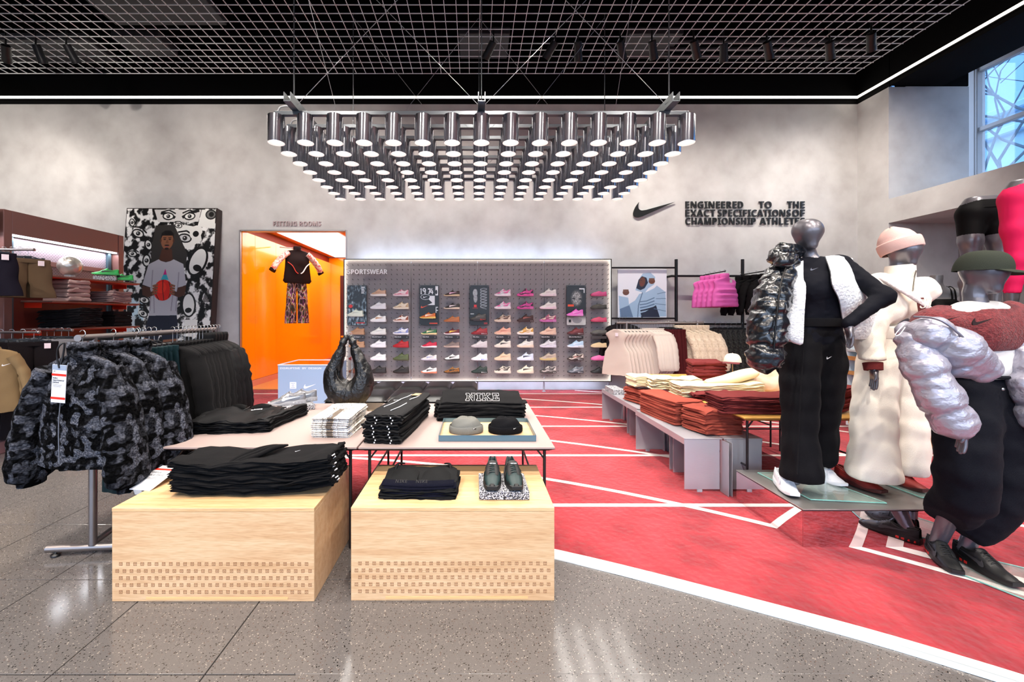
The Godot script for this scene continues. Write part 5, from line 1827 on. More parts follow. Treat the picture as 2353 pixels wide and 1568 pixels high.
func shoe_wall() -> void:
	var ys := [681.0, 710.5, 740.0, 769.0, 798.5, 828.0, 857.5]
	var xs := [820, 869.5, 921.5, 986, 1038, 1101.5, 1155, 1207, 1259, 1322, 1375.5]
	var cn := ["first column from the left", "second column", "third column", "fourth column", "fifth column", "sixth column", "seventh column", "eighth column", "ninth column", "tenth column", "last column at the right"]
	# column, row, style, words, upper, overlay, tick, sole
	var t := [
		[0, 4, "court", "tan court", "b08363", "", "a87a5a", "b58a6a"], [0, 5, "court", "tan court", "b88a68", "", "a87a5a", "b9906f"], [0, 6, "court", "dark red court", "7a2026", "", "701a20", "6e1d22"], [0, 7, "court", "brown court", "7b4a3a", "", "6e4030", "734434"],
		[1, 1, "court", "beige suede court", "cfa88e", "", "c49a80", "ebe4de"], [1, 2, "court", "white court", "e9e7ea", "", "dddbe0", "e9e7ea"], [1, 3, "court", "white court with tan tick", "efedea", "", "c08a5e", "efedee"], [1, 4, "court", "off-white court", "e6e4de", "", "dad8d2", "e4e2dc"], [1, 5, "court", "plain white court", "eeecef", "", "e0dfe4", "eeecef"], [1, 6, "court", "all white court", "ecebee", "", "e0dfe4", "eceaee"], [1, 7, "court", "black court", "2c2828", "", "201d1d", "2a2626"],
		[2, 1, "dunk", "pink and white", "f0dfe0", "d98093", "e9d8da", "efd9dd"], [2, 2, "dunk", "tan and cream", "e6dac6", "c0a07a", "d9c8ae", "e9dfcc"], [2, 3, "dunk", "rust and white", "eae0da", "8e4226", "ece2dc", "ead9cf"], [2, 4, "dunk", "periwinkle and white", "e6e3e4", "7f88bd", "dcdce4", "e5e2e6"], [2, 5, "dunk", "bright red", "b81e26", "", "a8161e", "b01c24"], [2, 6, "dunk", "olive green", "55603a", "", "45502e", "4c5232"], [2, 7, "dunk", "black brown", "262120", "", "1c1817", "2a211d"],
		[3, 4, "slim", "green and cream", "2f6a44", "", "e2d3a4", "e6cf98"], [3, 5, "slim", "crimson", "c81f42", "", "d8364e", "f0ecee"], [3, 6, "slim", "silver and white", "d6cfcd", "e8e2e0", "a3a7c8", "c9c3d4"], [3, 7, "slim", "white with orange sole", "efeaea", "", "303030", "e2876a"],
		[4, 1, "slim", "dark brown with pink tick", "3a2420", "", "e6b6d0", "d8bf9a"], [4, 2, "slim", "black with pale tick", "2b2424", "", "eadbdc", "e4d2bd"], [4, 3, "slim", "cognac", "b1683a", "", "a05c32", "a8623a"], [4, 4, "slim", "maroon with yellow tick", "6b2028", "", "efbe4c", "e6dada"], [4, 5, "slim", "taupe", "83706a", "", "756460", "c2ab9f"], [4, 6, "slim", "white and black", "e3e0e0", "", "2a2a2a", "3a3838"], [4, 7, "slim", "leopard print", "a8753c", "", "20150f", "3a2a1c"],
		[5, 4, "air", "deep red", "96212a", "", "b03a40", "7e1c24"], [5, 5, "air", "pale grey", "cfc6c8", "", "ded6d8", "c8c0c4"], [5, 6, "air", "white with blue and red heel", "e6e3ea", "", "dcdae2", "e4e2ea"], [5, 7, "air", "dark green", "22332e", "", "1a2824", "1c2a26"],
		[6, 1, "runner", "pink and silver", "e0609a", "c9c6cc", "d8d4da", "eadfe4"], [6, 2, "runner", "rose and silver", "e2639e", "cfccd2", "d6d2d8", "e8dde2"], [6, 3, "runner", "brown and cream", "5b3d34", "cdb9a6", "bfa894", "d9c6b2"], [6, 4, "runner", "peach", "e2a692", "", "d08a74", "e6c0a6"], [6, 5, "runner", "ivory", "e0d7cc", "", "3c3432", "e4dccf"], [6, 6, "runner", "sand", "dcbfa2", "", "c9a484", "e0c9ae"], [6, 7, "runner", "black and cream", "38322f", "dcd2c4", "c8bcae", "e2d8ca"],
		[7, 1, "runner", "black and hot pink", "d03c8c", "3a2a36", "e05aa4", "e0529e"], [7, 2, "runner", "black and magenta", "cc3f90", "40303c", "c84c98", "d2509c"], [7, 3, "runner", "chocolate brown", "40221e", "", "a25c54", "3a201c"], [7, 4, "runner", "gold and white", "ead9c0", "d0983e", "e0a84e", "ece4da"], [7, 5, "runner", "off-white", "dedad2", "", "efece8", "e4d2bc"], [7, 6, "runner", "ice blue", "cdd6ea", "", "30364a", "d2daea"], [7, 7, "runner", "cream and black", "e2d9c6", "", "3a3632", "e0d4be"],
		[8, 1, "runner", "white with pink lining", "e4ddd8", "", "d8c8c8", "ead9dc"], [8, 2, "runner", "white with rose sole", "e6dfda", "", "d9c9c8", "eacfd8"], [8, 3, "runner", "violet and cream", "d9c3b4", "a8486e", "8c3a62", "c468a8"], [8, 4, "runner", "blush", "dfb9a4", "", "cf9f88", "e0bda6"], [8, 5, "runner", "white and silver", "e2dfe2", "c2c0c8", "d4d2d8", "dcd9e4"], [8, 6, "runner", "taupe mesh", "b3a294", "", "a08e80", "c4b078"], [8, 7, "runner", "black and silver", "3c3838", "c4bcb8", "8c8684", "4a4644"],
		[9, 4, "air", "maroon", "6e2428", "", "844046", "4e2226"], [9, 5, "air", "light blue", "b4d0e8", "", "cfe0f0", "dfe8f2"], [9, 6, "air", "black, silver and pink", "403634", "d9ccc4", "b08078", "3a3030"], [9, 7, "air", "grey blue", "565c66", "8a8e98", "a8acb4", "3c4048"],
		[10, 1, "clog", "pink slip-on", "c44a7e", "", "", "b8406e"], [10, 2, "clog", "charcoal slip-on", "45413a", "", "", "34312c"], [10, 3, "clog", "rose pink slip-on", "cf4a6c", "", "", "bf3e60"], [10, 4, "clog", "dark grey slip-on", "5f5d58", "", "", "3e3c3a"], [10, 5, "clog", "cream fleece slip-on", "e0c69c", "", "", "dfcaa4"], [10, 6, "clog", "fluffy pink slip-on", "e874b4", "", "", "e068a8"], [10, 7, "slim", "black knit", "1e2124", "", "30343a", "1a1c1e"],
	]
	var leo := mat("leopard_shoe", Color.WHITE, 0.7)
	leo.albedo_texture = ntex("leo_s", 0.06, [[0.0, Color(0.1, 0.06, 0.03)], [0.44, Color(0.12, 0.08, 0.05)], [0.5, Color(0.72, 0.45, 0.18)], [1.0, Color(0.8, 0.55, 0.26)]], 2, 128)
	tri_map(leo, Vector3.ONE * 9.0)
	var bar := MB.new()
	bar.box(Vector3(0, -0.004, -0.025), Vector3(0.17, 0.005, 0.14), 0.001)
	bar.box(Vector3(0, -0.012, -0.095), Vector3(0.17, 0.02, 0.004))
	var barm := bar.mesh()
	for q in t:
		var c := {"up": rgb_(q[4]), "sole": rgb_(q[7])}
		if q[5]:
			c.ov = rgb_(q[5])
		if q[6]:
			c.sw = rgb_(q[6])
		if q[3] == "leopard print":
			c.upm = leo
		if q[3].begins_with("white with blue"):
			c.air = Color(0.2, 0.35, 0.9)
		var p := at(xs[q[0]], ys[q[1] - 1], 7.67)
		shoe("%s shoe, shoe wall, %s row, %s" % [q[3], NTH[q[1] - 1], cn[q[0]]], q[2], c, p, -0.12, "shoes on the shoe wall")
		solo("shoe_shelf", barm, mat("shelf_clear", Color(0.5, 0.48, 0.49), 0.3, 0.3), "small grey peg shelf on the shoe wall, %s row, %s" % [NTH[q[1] - 1], cn[q[0]]], "shelf", p + Vector3(0, -0.001, -0.015), 0.0, "peg shelves on the shoe wall")
	# four tall pictures, each with one shoe before it
	var pc := [[0, 820, "pale mint court", "court", "dfe6d6", "c4ccc0", "dfe6d6", 727.5], [3, 986, "orange", "slim", "d06a2c", "efe2d0", "e8c268", 732], [5, 1101.5, "dark grey with red heel", "air", "4a4744", "6a6664", "3a3838", 736.5], [9, 1324, "bright magenta", "air", "e66cc8", "f0a0dc", "e884d0", 726.5]]
	for k in 4:
		var q = pc[k]
		var w := 0.356
		var h := 0.73
		var o := thing("shoe_poster", ["dark blue smoke-like picture panel at the left end of the shoe wall", "black picture panel with the number 1974 on the shoe wall", "black picture panel with a sole and a coil on the shoe wall", "black and white face picture panel near the right of the shoe wall"][k], "poster", at(q[1], 702.0, 7.745))
		part(o, "board", MB.new().box(Vector3(0, 0, -0.006), Vector3(w, h, 0.012), 0.001), mat("spot_black"))
		part(o, "print", MB.new().quad(Vector3(-w / 2 + 0.004, -h / 2 + 0.004, 0.0006), Vector3(w / 2 - 0.004, -h / 2 + 0.004, 0.0006), Vector3(w / 2 - 0.004, h / 2 - 0.004, 0.0006), Vector3(-w / 2 + 0.004, h / 2 - 0.004, 0.0006)), pic("shoe_poster_%d" % k, shoe_picture(k), 0.35))
		for c in [[-1, -1], [1, -1], [1, 1], [-1, 1]]:
			part(o, "fixing", MB.new().lathe([Vector2(0.007, 0), Vector2(0.005, 0.004), Vector2(0, 0.005)], 8, Basis(Vector3.RIGHT, PI / 2), Vector3(c[0] * (w / 2 - 0.014), c[1] * (h / 2 - 0.014), 0)), mat("foot_grey"))
		var sc := {"up": rgb_(q[4]), "sw": rgb_(q[5]), "sole": rgb_(q[6])}
		if k == 2:
			sc.air = Color(0.85, 0.12, 0.06)
		var p := at(q[1] - 3, q[7], 7.66)
		shoe("%s shoe standing before the %s picture panel on the shoe wall" % [q[2], ["blue", "1974", "coil", "face"][k]], q[3], sc, p, -0.12, "shoes on the shoe wall")
		solo("shoe_shelf", barm, mat("shelf_clear"), "small grey peg shelf before the %s picture panel" % ["blue", "1974", "coil", "face"][k], "shelf", p + Vector3(0, -0.001, -0.012), 0.0, "peg shelves on the shoe wall")
	var names_ := ["Nike Air Force 1", "Nike Air Force 1", "Nike Dunk", "Nike Field", "Nike Cortez", "Nike Shox", "Nike Pacific", "Nike Vomero 5", "Nike Air Max", "Nike Air Max Muse", ""]
	for k in 11:
		var o := thing("shelf_label", "black product label strip under the fourth row, %s" % cn[k] if k < 10 else "plain grey label strip under the fourth row at the right end", "label", at(xs[k] + 1, 775.6, 7.66), 0.0, "product labels on the shoe wall")
		part(o, "strip", MB.new().box(Vector3(0, 0, 0), Vector3(0.27, 0.05, 0.01), 0.001), cmat(Color(0.12, 0.11, 0.12) if k < 10 else Color(0.32, 0.31, 0.31), 0.4))
		part(o, "bracket", MB.new().box(Vector3(0, -0.01, -0.06), Vector3(0.2, 0.02, 0.11)), mat("shelf_clear"))
		if k < 10:
			part(o, "lettering", text_mesh(names_[k], 0.017, 0.001), mat("letter_white"), Vector3(-0.125, 0.008, 0.0056))
			part(o, "tick_mark", tick_mesh(0.03, 0.001), mat("letter_white"), Vector3(0.09, 0.0, 0.0056))

func shoe_picture(k: int) -> Image:
	var im := canvas(128, 256, Color(0.05, 0.06, 0.07))
	var n := FastNoiseLite.new()
	n.seed = 20 + k
	n.frequency = 0.03
	n.fractal_octaves = 5
	var w := Color(0.9, 0.92, 0.93)
	if k == 0:
		for y in 256:
			for x in 128:
				var f := n.get_noise_2d(x * 2.0, y * 0.8) + (0.35 if y > 150 else 0.15) - 0.5 * smoothstep(55.0, 10.0, Vector2(x - 70, y - 70).length())
				im.set_pixel(x, y, Color(0.03, 0.07, 0.10).lerp(Color(0.75, 0.84, 0.88), clampf(f * 1.15, 0, 1)))
		for j in 4:
			im.fill_rect(Rect2i(94, 8 + 12 * j, 22 - 3 * (j % 2), 7), w)
		fell(im, 22, 134, 14, 11, Color(0.85, 0.1, 0.08))
		im.fill_rect(Rect2i(58, 238, 58, 6), Color(0.85, 0.12, 0.08))
	elif k == 1:
		for q in [[8, [[0, 0], [6, 0], [6, 34], [10, 38], [-2, 38], [0, 34], [0, 8], [-3, 8]]], [60, [[-4, 0], [14, 0], [14, 6], [6, 38], [-1, 38], [7, 8], [-4, 8]]]]:
			var p := PackedVector2Array()
			for a in q[1]:
				p.append(Vector2(q[0] + a[0], 18 + a[1]))
			fpoly(im, p, w)
		fell(im, 31, 28, 11, 12, w)
		fell(im, 31, 28, 4.5, 6, Color(0.05, 0.06, 0.07))
		fline(im, [Vector2(40, 28), Vector2(36, 54)], 7, w)
		fline(im, [Vector2(84, 18), Vector2(72, 44), Vector2(92, 44)], 6, w)
		fline(im, [Vector2(86, 30), Vector2(86, 56)], 6, w)
		fell(im, 40, 74, 33, 18, w)
		fell(im, 40, 74, 30, 15.5, Color(0.05, 0.06, 0.07))
		for s in [[24, 80, 34, w], [8, 146, 52, Color(0.9, 0.3, 0.1)]]:
			var p := PackedVector2Array()
			for q in tick():
				p.append(Vector2(s[0] + q.x * s[2], s[1] - q.y * s[2]))
			fpoly(im, p, s[3])
		fpoly(im, PackedVector2Array([Vector2(70, 66), Vector2(102, 66), Vector2(102, 126), Vector2(52, 126), Vector2(86, 112), Vector2(62, 90)]), w)
		im.fill_rect(Rect2i(106, 4, 18, 60), w)
		fell(im, 112, 42, 7, 14, Color(0.1, 0.1, 0.1))
		im.fill_rect(Rect2i(108, 138, 16, 5), w)
		im.fill_rect(Rect2i(108, 138, 5, 38), w)
		im.fill_rect(Rect2i(108, 158, 16, 5), w)
		im.fill_rect(Rect2i(66, 240, 54, 8), Color(0.9, 0.26, 0.1))
	elif k == 2:
		fell(im, 36, 48, 15, 26, Color(0.75, 0.77, 0.78))
		fell(im, 38, 84, 13, 26, Color(0.7, 0.72, 0.73))
		for j in 18:
			fline(im, [Vector2(24 + j % 3, 26 + 5 * j), Vector2(50, 24 + 5 * j + j % 4)], 1.5, Color(0.25, 0.27, 0.28))
		for j in 7:
			fline(im, [Vector2(70, 24 + 18 * j), Vector2(84, 33 + 18 * j), Vector2(112, 27 + 18 * j), Vector2(114, 21 + 18 * j), Vector2(92, 17 + 18 * j), Vector2(70, 24 + 18 * j), Vector2(72, 34 + 18 * j), Vector2(112, 44 + 18 * j)], 3, Color(0.6, 0.63, 0.65))
		im.fill_rect(Rect2i(28, 124, 18, 16), Color(0.88, 0.1, 0.08))
		im.fill_rect(Rect2i(18, 144, 36, 3), Color(0.7, 0.1, 0.08))
		im.fill_rect(Rect2i(4, 180, 24, 6), Color(0.7, 0.7, 0.7))
		im.fill_rect(Rect2i(94, 238, 24, 12), Color(0.6, 0.1, 0.1))
	else:
		# a generic mask-like face dissolving into fog
		for y in 256:
			for x in 128:
				var e := 1.0 - Vector2((x - 66) / 44.0, (y - 82) / 62.0).length()
				var f := clampf(e * 2.2, 0, 1) * (0.6 + 0.5 * n.get_noise_2d(x * 3, y * 3))
				f -= 0.8 * exp(-(pow(x - 48, 2) + pow((y - 84) * 1.4, 2)) / 60.0) + 0.8 * exp(-(pow(x - 90, 2) + pow((y - 86) * 1.4, 2)) / 60.0)
				f = maxf(f, smoothstep(168.0, 230.0, y) * 0.9)
				im.set_pixel(x, y, Color(0.03, 0.03, 0.03).lerp(Color(0.9, 0.9, 0.88), clampf(f, 0, 1)))
		im.fill_rect(Rect2i(84, 18, 36, 7), w)
		im.fill_rect(Rect2i(114, 18, 6, 30), w)
		im.fill_rect(Rect2i(8, 122, 40, 14), Color(0.9, 0.28, 0.06))
		im.fill_rect(Rect2i(14, 220, 16, 18), Color(0.1, 0.1, 0.1))
		fell(im, 70, 222, 32, 22, Color(0.62, 0.62, 0.62))
	return im

func loose_shoes() -> void:
	var dk := {"up": Color(0.075, 0.17, 0.17), "ov": Color(0.045, 0.042, 0.045), "sw": Color(0.2, 0.2, 0.2), "sole": Color(0.05, 0.05, 0.055), "lace": Color(0.05, 0.045, 0.045), "tongue": Color(0.05, 0.05, 0.05), "air": Color(0.1, 0.1, 0.12)}
	var p := at_y(1159, 1149.5, 0.466) + Vector3(0, 0.0435, -0.135)
	for s in [-1.0, 1.0]:
		var o := shoe("dark green and black running shoe facing forward on the speckled block, %s of the pair" % ("left" if s < 0 else "right"), "air", dk, p + Vector3(s * 0.056, 0, 0), PI / 2 + s * 0.05, "pair of dark green shoes")
		part(o, "toe_bumper", MB.new().box(Vector3(-0.128, 0.025, 0), Vector3(0.028, 0.022, 0.034), 0.009), cmat(Color(0.05, 0.05, 0.055), 0.6))
		var t := part(o, "tongue_lettering", text_mesh("NIKE SHOX", 0.0045, 0.0006), mat("letter_white"))
		t.transform = Transform3D(Basis(Vector3.UP, -PI / 2) * Basis(Vector3.RIGHT, -0.5), Vector3(-0.012, 0.102, -0.014))
	var sv := {"up": Color(0.42, 0.42, 0.43), "ov": Color(0.52, 0.52, 0.53), "sw": Color(0.9, 0.9, 0.9), "sole": Color(0.6, 0.6, 0.61), "lace": Color(0.75, 0.75, 0.75), "metal": 0.5, "rough": 0.35, "air": Color(0.7, 0.7, 0.72)}
	p = at_y(668, 944, 0.633) + Vector3(0, 0.0435, -0.1)
	for s in [-1.0, 1.0]:
		shoe("metallic silver running shoe on the speckled block on the left table, %s of the pair" % ("rear" if s < 0 else "front"), "air", sv, p + Vector3(-0.02 - s * 0.025, 0, s * 0.06), 0.35, "pair of silver shoes")
	var gr := {"up": Color(0.10, 0.55, 0.22), "ov": Color(0.16, 0.66, 0.3), "sw": Color(0.05, 0.08, 0.06), "sole": Color(0.2, 0.6, 0.3), "lace": Color(0.3, 0.8, 0.4)}
	for s in [0, 1]:
		shoe("bright green running shoe on the top left shelf, %s of the pair" % ["upper, on the block", "lower, on the shelf"][s], "slim", gr, Vector3(-5.0 + 0.1 * s, 1.905 + (0.062 if s == 0 else 0.0), -5.78 - 0.12 * s), 0.55, "pair of green shoes")

var hang_m: ArrayMesh
var clip_m: ArrayMesh

func hang_top(L: float, sw: float, hw: float, dep: float, o := {}) -> Dictionary:
	# a top on a hanger: origin at the rail, front towards +z
	var n := FastNoiseLite.new()
	n.seed = o.get("seed", 1)
	n.frequency = 4.0
	var rip: float = o.get("ripple", 0.012)
	var baf: float = o.get("baffle", 0.0)
	var y0 := -0.125
	var prof := [[y0 + 0.01, 0.062, 0.045], [y0, 0.075, 0.05], [y0 - 0.012, 0.11, 0.046], [y0 - 0.028, sw * 0.72, 0.04], [y0 - 0.05, sw * 0.93, 0.036], [y0 - 0.075, sw, 0.04]]
	var m := 14
	for k in range(1, m + 1):
		var t := k / float(m)
		prof.append([y0 - 0.075 - (L - 0.075) * t, lerpf(sw * (1.0 - o.get("cut", 0.0) * sin(PI * clampf(t * 2.4, 0, 1))), hw, smoothstep(0.25, 1.0, t)), lerpf(0.045, dep, smoothstep(0.0, 0.3, t))])
	if o.has("rib"):
		prof[-2][1] = hw * 1.04
		prof[-1][1] = hw * 0.9
	var rows := []
	for q in prof:
		var ring := PackedVector3Array()
		var t: float = clampf((y0 - q[0]) / L, 0, 1)
		var b: float = 1.0
		if baf > 0.0:
			b = 1.0 - 0.42 * pow(absf(cos(PI * (q[0] - y0) / baf)), 6.0) * smoothstep(0.1, 0.2, t)
		for k in 36:
			var a := -TAU * k / 36
			var r := 1.0 + rip * 3.0 * t * sin(a * 5.0 + n.get_noise_1d(t) * 4.0) + n.get_noise_3d(cos(a) * 0.4, q[0], sin(a) * 0.4) * rip * 6.0
			ring.append(Vector3(signf(cos(a)) * pow(absf(cos(a)), 0.75) * q[1] * (1.0 + rip * t * sin(a * 3.0)), q[0] + 0.012 * t * n.get_noise_2d(cos(a) * 0.6, sin(a) * 0.6), sin(a) * q[2] * r * b))
		rows.append(ring)
	rows.reverse()
	var mb := MB.new().grid(rows, true)
	mb.cap(rows[0], true)
	var out := {"body": mb.mesh()}
	if o.has("sleeve"):
		var s: Dictionary = o.sleeve
		var both := []
		for sg in [-1.0, 1.0]:
			var p := smooth([Vector3(sg * (sw - 0.045), y0 - 0.085, 0), Vector3(sg * (sw + 0.01 + s.out * 0.3), y0 - 0.09 - s.len * 0.28, 0.012), Vector3(sg * (sw + 0.02 + s.out * 0.75), y0 - 0.08 - s.len * 0.68, 0.02), Vector3(sg * (sw + 0.02 + s.out), y0 - 0.08 - s.len, 0.012)], 6)
			var rad := []
			for j in p.size():
				var t := j / float(p.size() - 1)
				var r: float = lerpf(s.r0, s.r1, t) * (1.0 + 0.05 * sin(j * 2.3 + sg) + n.get_noise_2d(j * 0.3, sg) * 0.12)
				if s.has("puff"):
					r = lerpf(s.r0, s.r1, smoothstep(0.0, 0.8, t)) * (1.0 + 0.05 * sin(j * 1.9))
				if t > 0.93:
					r *= s.get("cuff", 0.8)
				if baf > 0.0:
					r *= 1.0 - 0.2 * pow(absf(cos(PI * t * s.len / baf)), 6.0)
				rad.append(r)
			both.append(MB.new().tube(p, rad, 12, true, s.get("flat", 0.55)).mesh())
		out.sleeves = both
	var c: String = o.get("collar", "")
	if c:
		mb = MB.new()
		rows = []
		var hh: float = {"stand": 0.07, "crew": 0.02, "hood": 0.05}[c]
		for q in [[-0.02, 0.078, 0.056], [0.0, 0.082, 0.062], [hh * 0.6, 0.086, 0.066], [hh, 0.08, 0.06], [hh - 0.006, 0.07, 0.05], [0.0, 0.066, 0.046]]:
			var ring := PackedVector3Array()
			for k in 28:
				var a := -TAU * k / 28
				var dipf := 1.0 - 0.45 * pow(maxf(0.0, sin(-a)), 3.0) * (1.0 if c == "stand" else 0.2)
				ring.append(Vector3(cos(a) * q[1], y0 + 0.005 + q[0] * (dipf if q[0] > 0 else 1.0), sin(a) * q[2] - 0.008))
			rows.append(ring)
		mb.grid(rows, true)
		if c == "hood":
			mb.tube(smooth([Vector3(-0.09, y0 - 0.01, 0.0), Vector3(-0.07, y0 - 0.02, -0.06), Vector3(0.0, y0 - 0.05, -0.085), Vector3(0.07, y0 - 0.02, -0.06), Vector3(0.09, y0 - 0.01, 0.0)], 4), 0.036, 10, true, 0.7)
		out.collar = mb.mesh()
	return out

func hang_legs(L: float, w: float, dep: float, hem: float, sd := 1, ripple := 0.06) -> Dictionary:
	# trousers or shorts clipped by the waistband; front towards +z
	var n := FastNoiseLite.new()
	n.seed = sd
	n.frequency = 3.0
	var y0 := -0.115
	var rise := minf(0.26, L * 0.62)
	var mb := MB.new()
	for sg in [-1.0, 1.0]:
		var rows := []
		for j in 15:
			var t := j / 14.0
			var y := y0 - 0.035 - (L - 0.035) * t
			var split := smoothstep(rise / L - 0.08, rise / L + 0.03, t)
			var inner := lerpf(-0.002, 0.012, split)
			var outer := lerpf(w * (1.0 + 0.12 * sin(PI * minf(1.0, t * 1.6))), hem * 2.0 + 0.012, smoothstep(rise / L * 0.6, 1.0, t))
			var cx := (inner + outer) / 2
			var ring := PackedVector3Array()
			for k in 22:
				var a := -TAU * k / 22
				var rp := 1.0 + ripple * (0.35 + t) * sin(a * 4.0 + sg + sd) * (1.0 if k % 2 else 0.75) + n.get_noise_2d(y * 2.0, a) * 0.12
				ring.append(Vector3(sg * cx + cos(a) * (outer - inner) / 2 * (0.97 + 0.03 * rp), y, sin(a) * dep * rp * (1.0 - 0.2 * (1 - t))))
			rows.append(ring)
		rows.reverse()
		mb.grid(rows, true)
		mb.cap(rows[0], true)
	var out := {"body": mb.mesh()}
	mb = MB.new()
	var rows := []
	for q in [[-0.044, 1.0], [-0.036, 1.03], [-0.004, 1.03], [0.0, 1.0], [-0.002, 0.85], [-0.03, 0.84]]:
		var ring := PackedVector3Array()
		for k in 48:
			var a := -TAU * k / 48
			ring.append(Vector3(cos(a) * w * q[1], y0 + q[0], sin(a) * (dep * 0.82 * q[1] + 0.0018 * (k % 2))))
		rows.append(ring)
	mb.grid(rows, true)
	out.waistband = mb.mesh()
	out.clip = true
	return out

func hang(g: Dictionary, mt: Material, nm: String, label: String, cat: String, pos: Vector3, yaw: float, group := "", extra := {}) -> Node3D:
	mat("clip_black", Color(0.06, 0.05, 0.06), 0.4)
	if hang_m == null:
		var m := MB.new()
		var hook := [Vector3(0, -0.125, 0), Vector3(0, -0.05, 0)]
		for k in 9:
			var a := -PI / 2 + k / 8.0 * PI * 1.35
			hook.append(Vector3(cos(a) * 0.019, -0.005 + sin(a) * 0.019 + 0.002, 0))
		m.tube(hook, 0.0024, 6)
		hang_m = m.mesh()
		m = MB.new().box(Vector3(0, -0.092, 0), Vector3(0.06, 0.022, 0.012), 0.004)
		m.box(Vector3(0, -0.108, 0), Vector3(0.26, 0.012, 0.009), 0.003)
		for s in [-1.0, 1.0]:
			m.box(Vector3(s * 0.115, -0.115, 0), Vector3(0.028, 0.034, 0.03), 0.004)
			m.box(Vector3(s * 0.055, -0.098, 0), Vector3(0.08, 0.01, 0.008), 0.0, Basis(Vector3(0, 0, 1), -s * 0.35))
		clip_m = m.mesh()
	var o := thing(nm, label, cat, pos, yaw, group)
	part(o, "hanger_hook", hang_m, mat("hook_steel", Color(0.72, 0.72, 0.72), 0.25, 0.9))
	if g.has("clip"):
		part(o, "clip_hanger", clip_m, mat("clip_black", Color(0.06, 0.05, 0.06), 0.4))
	else:
		part(o, "hanger_bar", MB.new().tube([Vector3(-0.15, -0.155, 0), Vector3(0, -0.118, 0), Vector3(0.15, -0.155, 0)], 0.009, 6), mat("clip_black"))
	part(o, "body", g.body, mt)
	if g.has("sleeves"):
		for s in g.sleeves:
			part(o, "sleeve", s, mt)
	for k in ["collar", "waistband"]:
		if g.has(k):
			part(o, k, g[k], extra.get(k, mt))
	if extra.has("zip"):
		part(o, "zip", MB.new().tube(extra.zip, 0.0035, 5), cmat(Color(0.5, 0.5, 0.52), 0.3, 0.8))
	if extra.has("tick"):
		part(o, "tick_mark", tick_mesh(extra.get("tw", 0.04), 0.001), cmat(Color(0.85, 0.84, 0.84), 0.5), extra.tick, Vector3(0, extra.get("ty", 0.0), 0))
	if extra.has("tag"):
		part(o, "paper_tag", MB.new().box(extra.tag, Vector3(0.05, 0.055, 0.003), 0.001), cmat(Color(0.85, 0.78, 0.8), 0.6))
	return o

func rail_row(cnt: int, gs: Array, mt: Array, nm: String, desc: String, where: String, cat: String, p0: Vector3, p1: Vector3, yaw: float, sd: int, extra := {}, from := "from the front") -> void:
	var r := RandomNumberGenerator.new()
	r.seed = sd
	for k in cnt:
		var t := k / maxf(1.0, cnt - 1.0)
		var lbl: String = desc + " on " + where + (", " + NTH[k] + " " + from if cnt > 1 else "")
		hang(gs[k % gs.size()], mt[k % mt.size()], nm, lbl, cat, p0.lerp(p1, t), yaw + r.randf_range(-0.06, 0.06), desc + " on " + where if cnt > 1 else "", extra)

func swing_tag(label: String, pos: Vector3, yaw: float) -> void:
	var o := thing("swing_tag", label, "tag", pos, yaw)
	var t := Transform3D(Basis(Vector3(0, 0, 1), -0.06), Vector3.ZERO)
	var m := MB.new()
	m.xf = t
	m.box(Vector3(0, -0.10, 0), Vector3(0.085, 0.205, 0.004), 0.001)
	part(o, "card", m, cmat(Color(0.86, 0.87, 0.9), 0.5))
	m = MB.new()
	m.xf = t
	m.box(Vector3(0, -0.012, 0.0024), Vector3(0.085, 0.028, 0.001))
	part(o, "grey_band", m, cmat(Color(0.55, 0.6, 0.68), 0.5))
	for y in [-0.052, -0.178]:
		m = MB.new()
		m.xf = t
		m.box(Vector3(0, y, 0.0024), Vector3(0.0855, 0.012, 0.001))
		part(o, "red_band", m, cmat(Color(0.9, 0.14, 0.05), 0.5))
	var ink := cmat(Color(0.12, 0.12, 0.13), 0.6)
	part(o, "tick_mark", tick_mesh(0.018, 0.0006), ink).transform = t * Transform3D(Basis.IDENTITY, Vector3(-0.032, -0.036, 0.0024))
	for k in 3:
		part(o, "lettering", text_mesh(["Nike", "Sportswear", "Jacket"][k], 0.0092, 0.0005), ink).transform = t * Transform3D(Basis.IDENTITY, Vector3(-0.036, -0.07 - 0.0115 * k, 0.0024))
	m = MB.new()
	m.xf = t
	for k in 3:
		m.box(Vector3(-0.008, -0.106 - 0.0055 * k, 0.0023), Vector3(0.056 - 0.006 * k, 0.002, 0.0006))
	part(o, "small_print", m, cmat(Color(0.5, 0.5, 0.52), 0.6))
	part(o, "strap", MB.new().tube(smooth([Vector3(0.0, -0.015, 0.004), Vector3(-0.008, 0.05, 0.008), Vector3(0.006, 0.10, 0.012), Vector3(0.02, 0.12, -0.005), Vector3(0.008, 0.06, -0.01), Vector3(0.0, 0.0, -0.002)], 4), 0.0045, 6), mat("clip_black"))

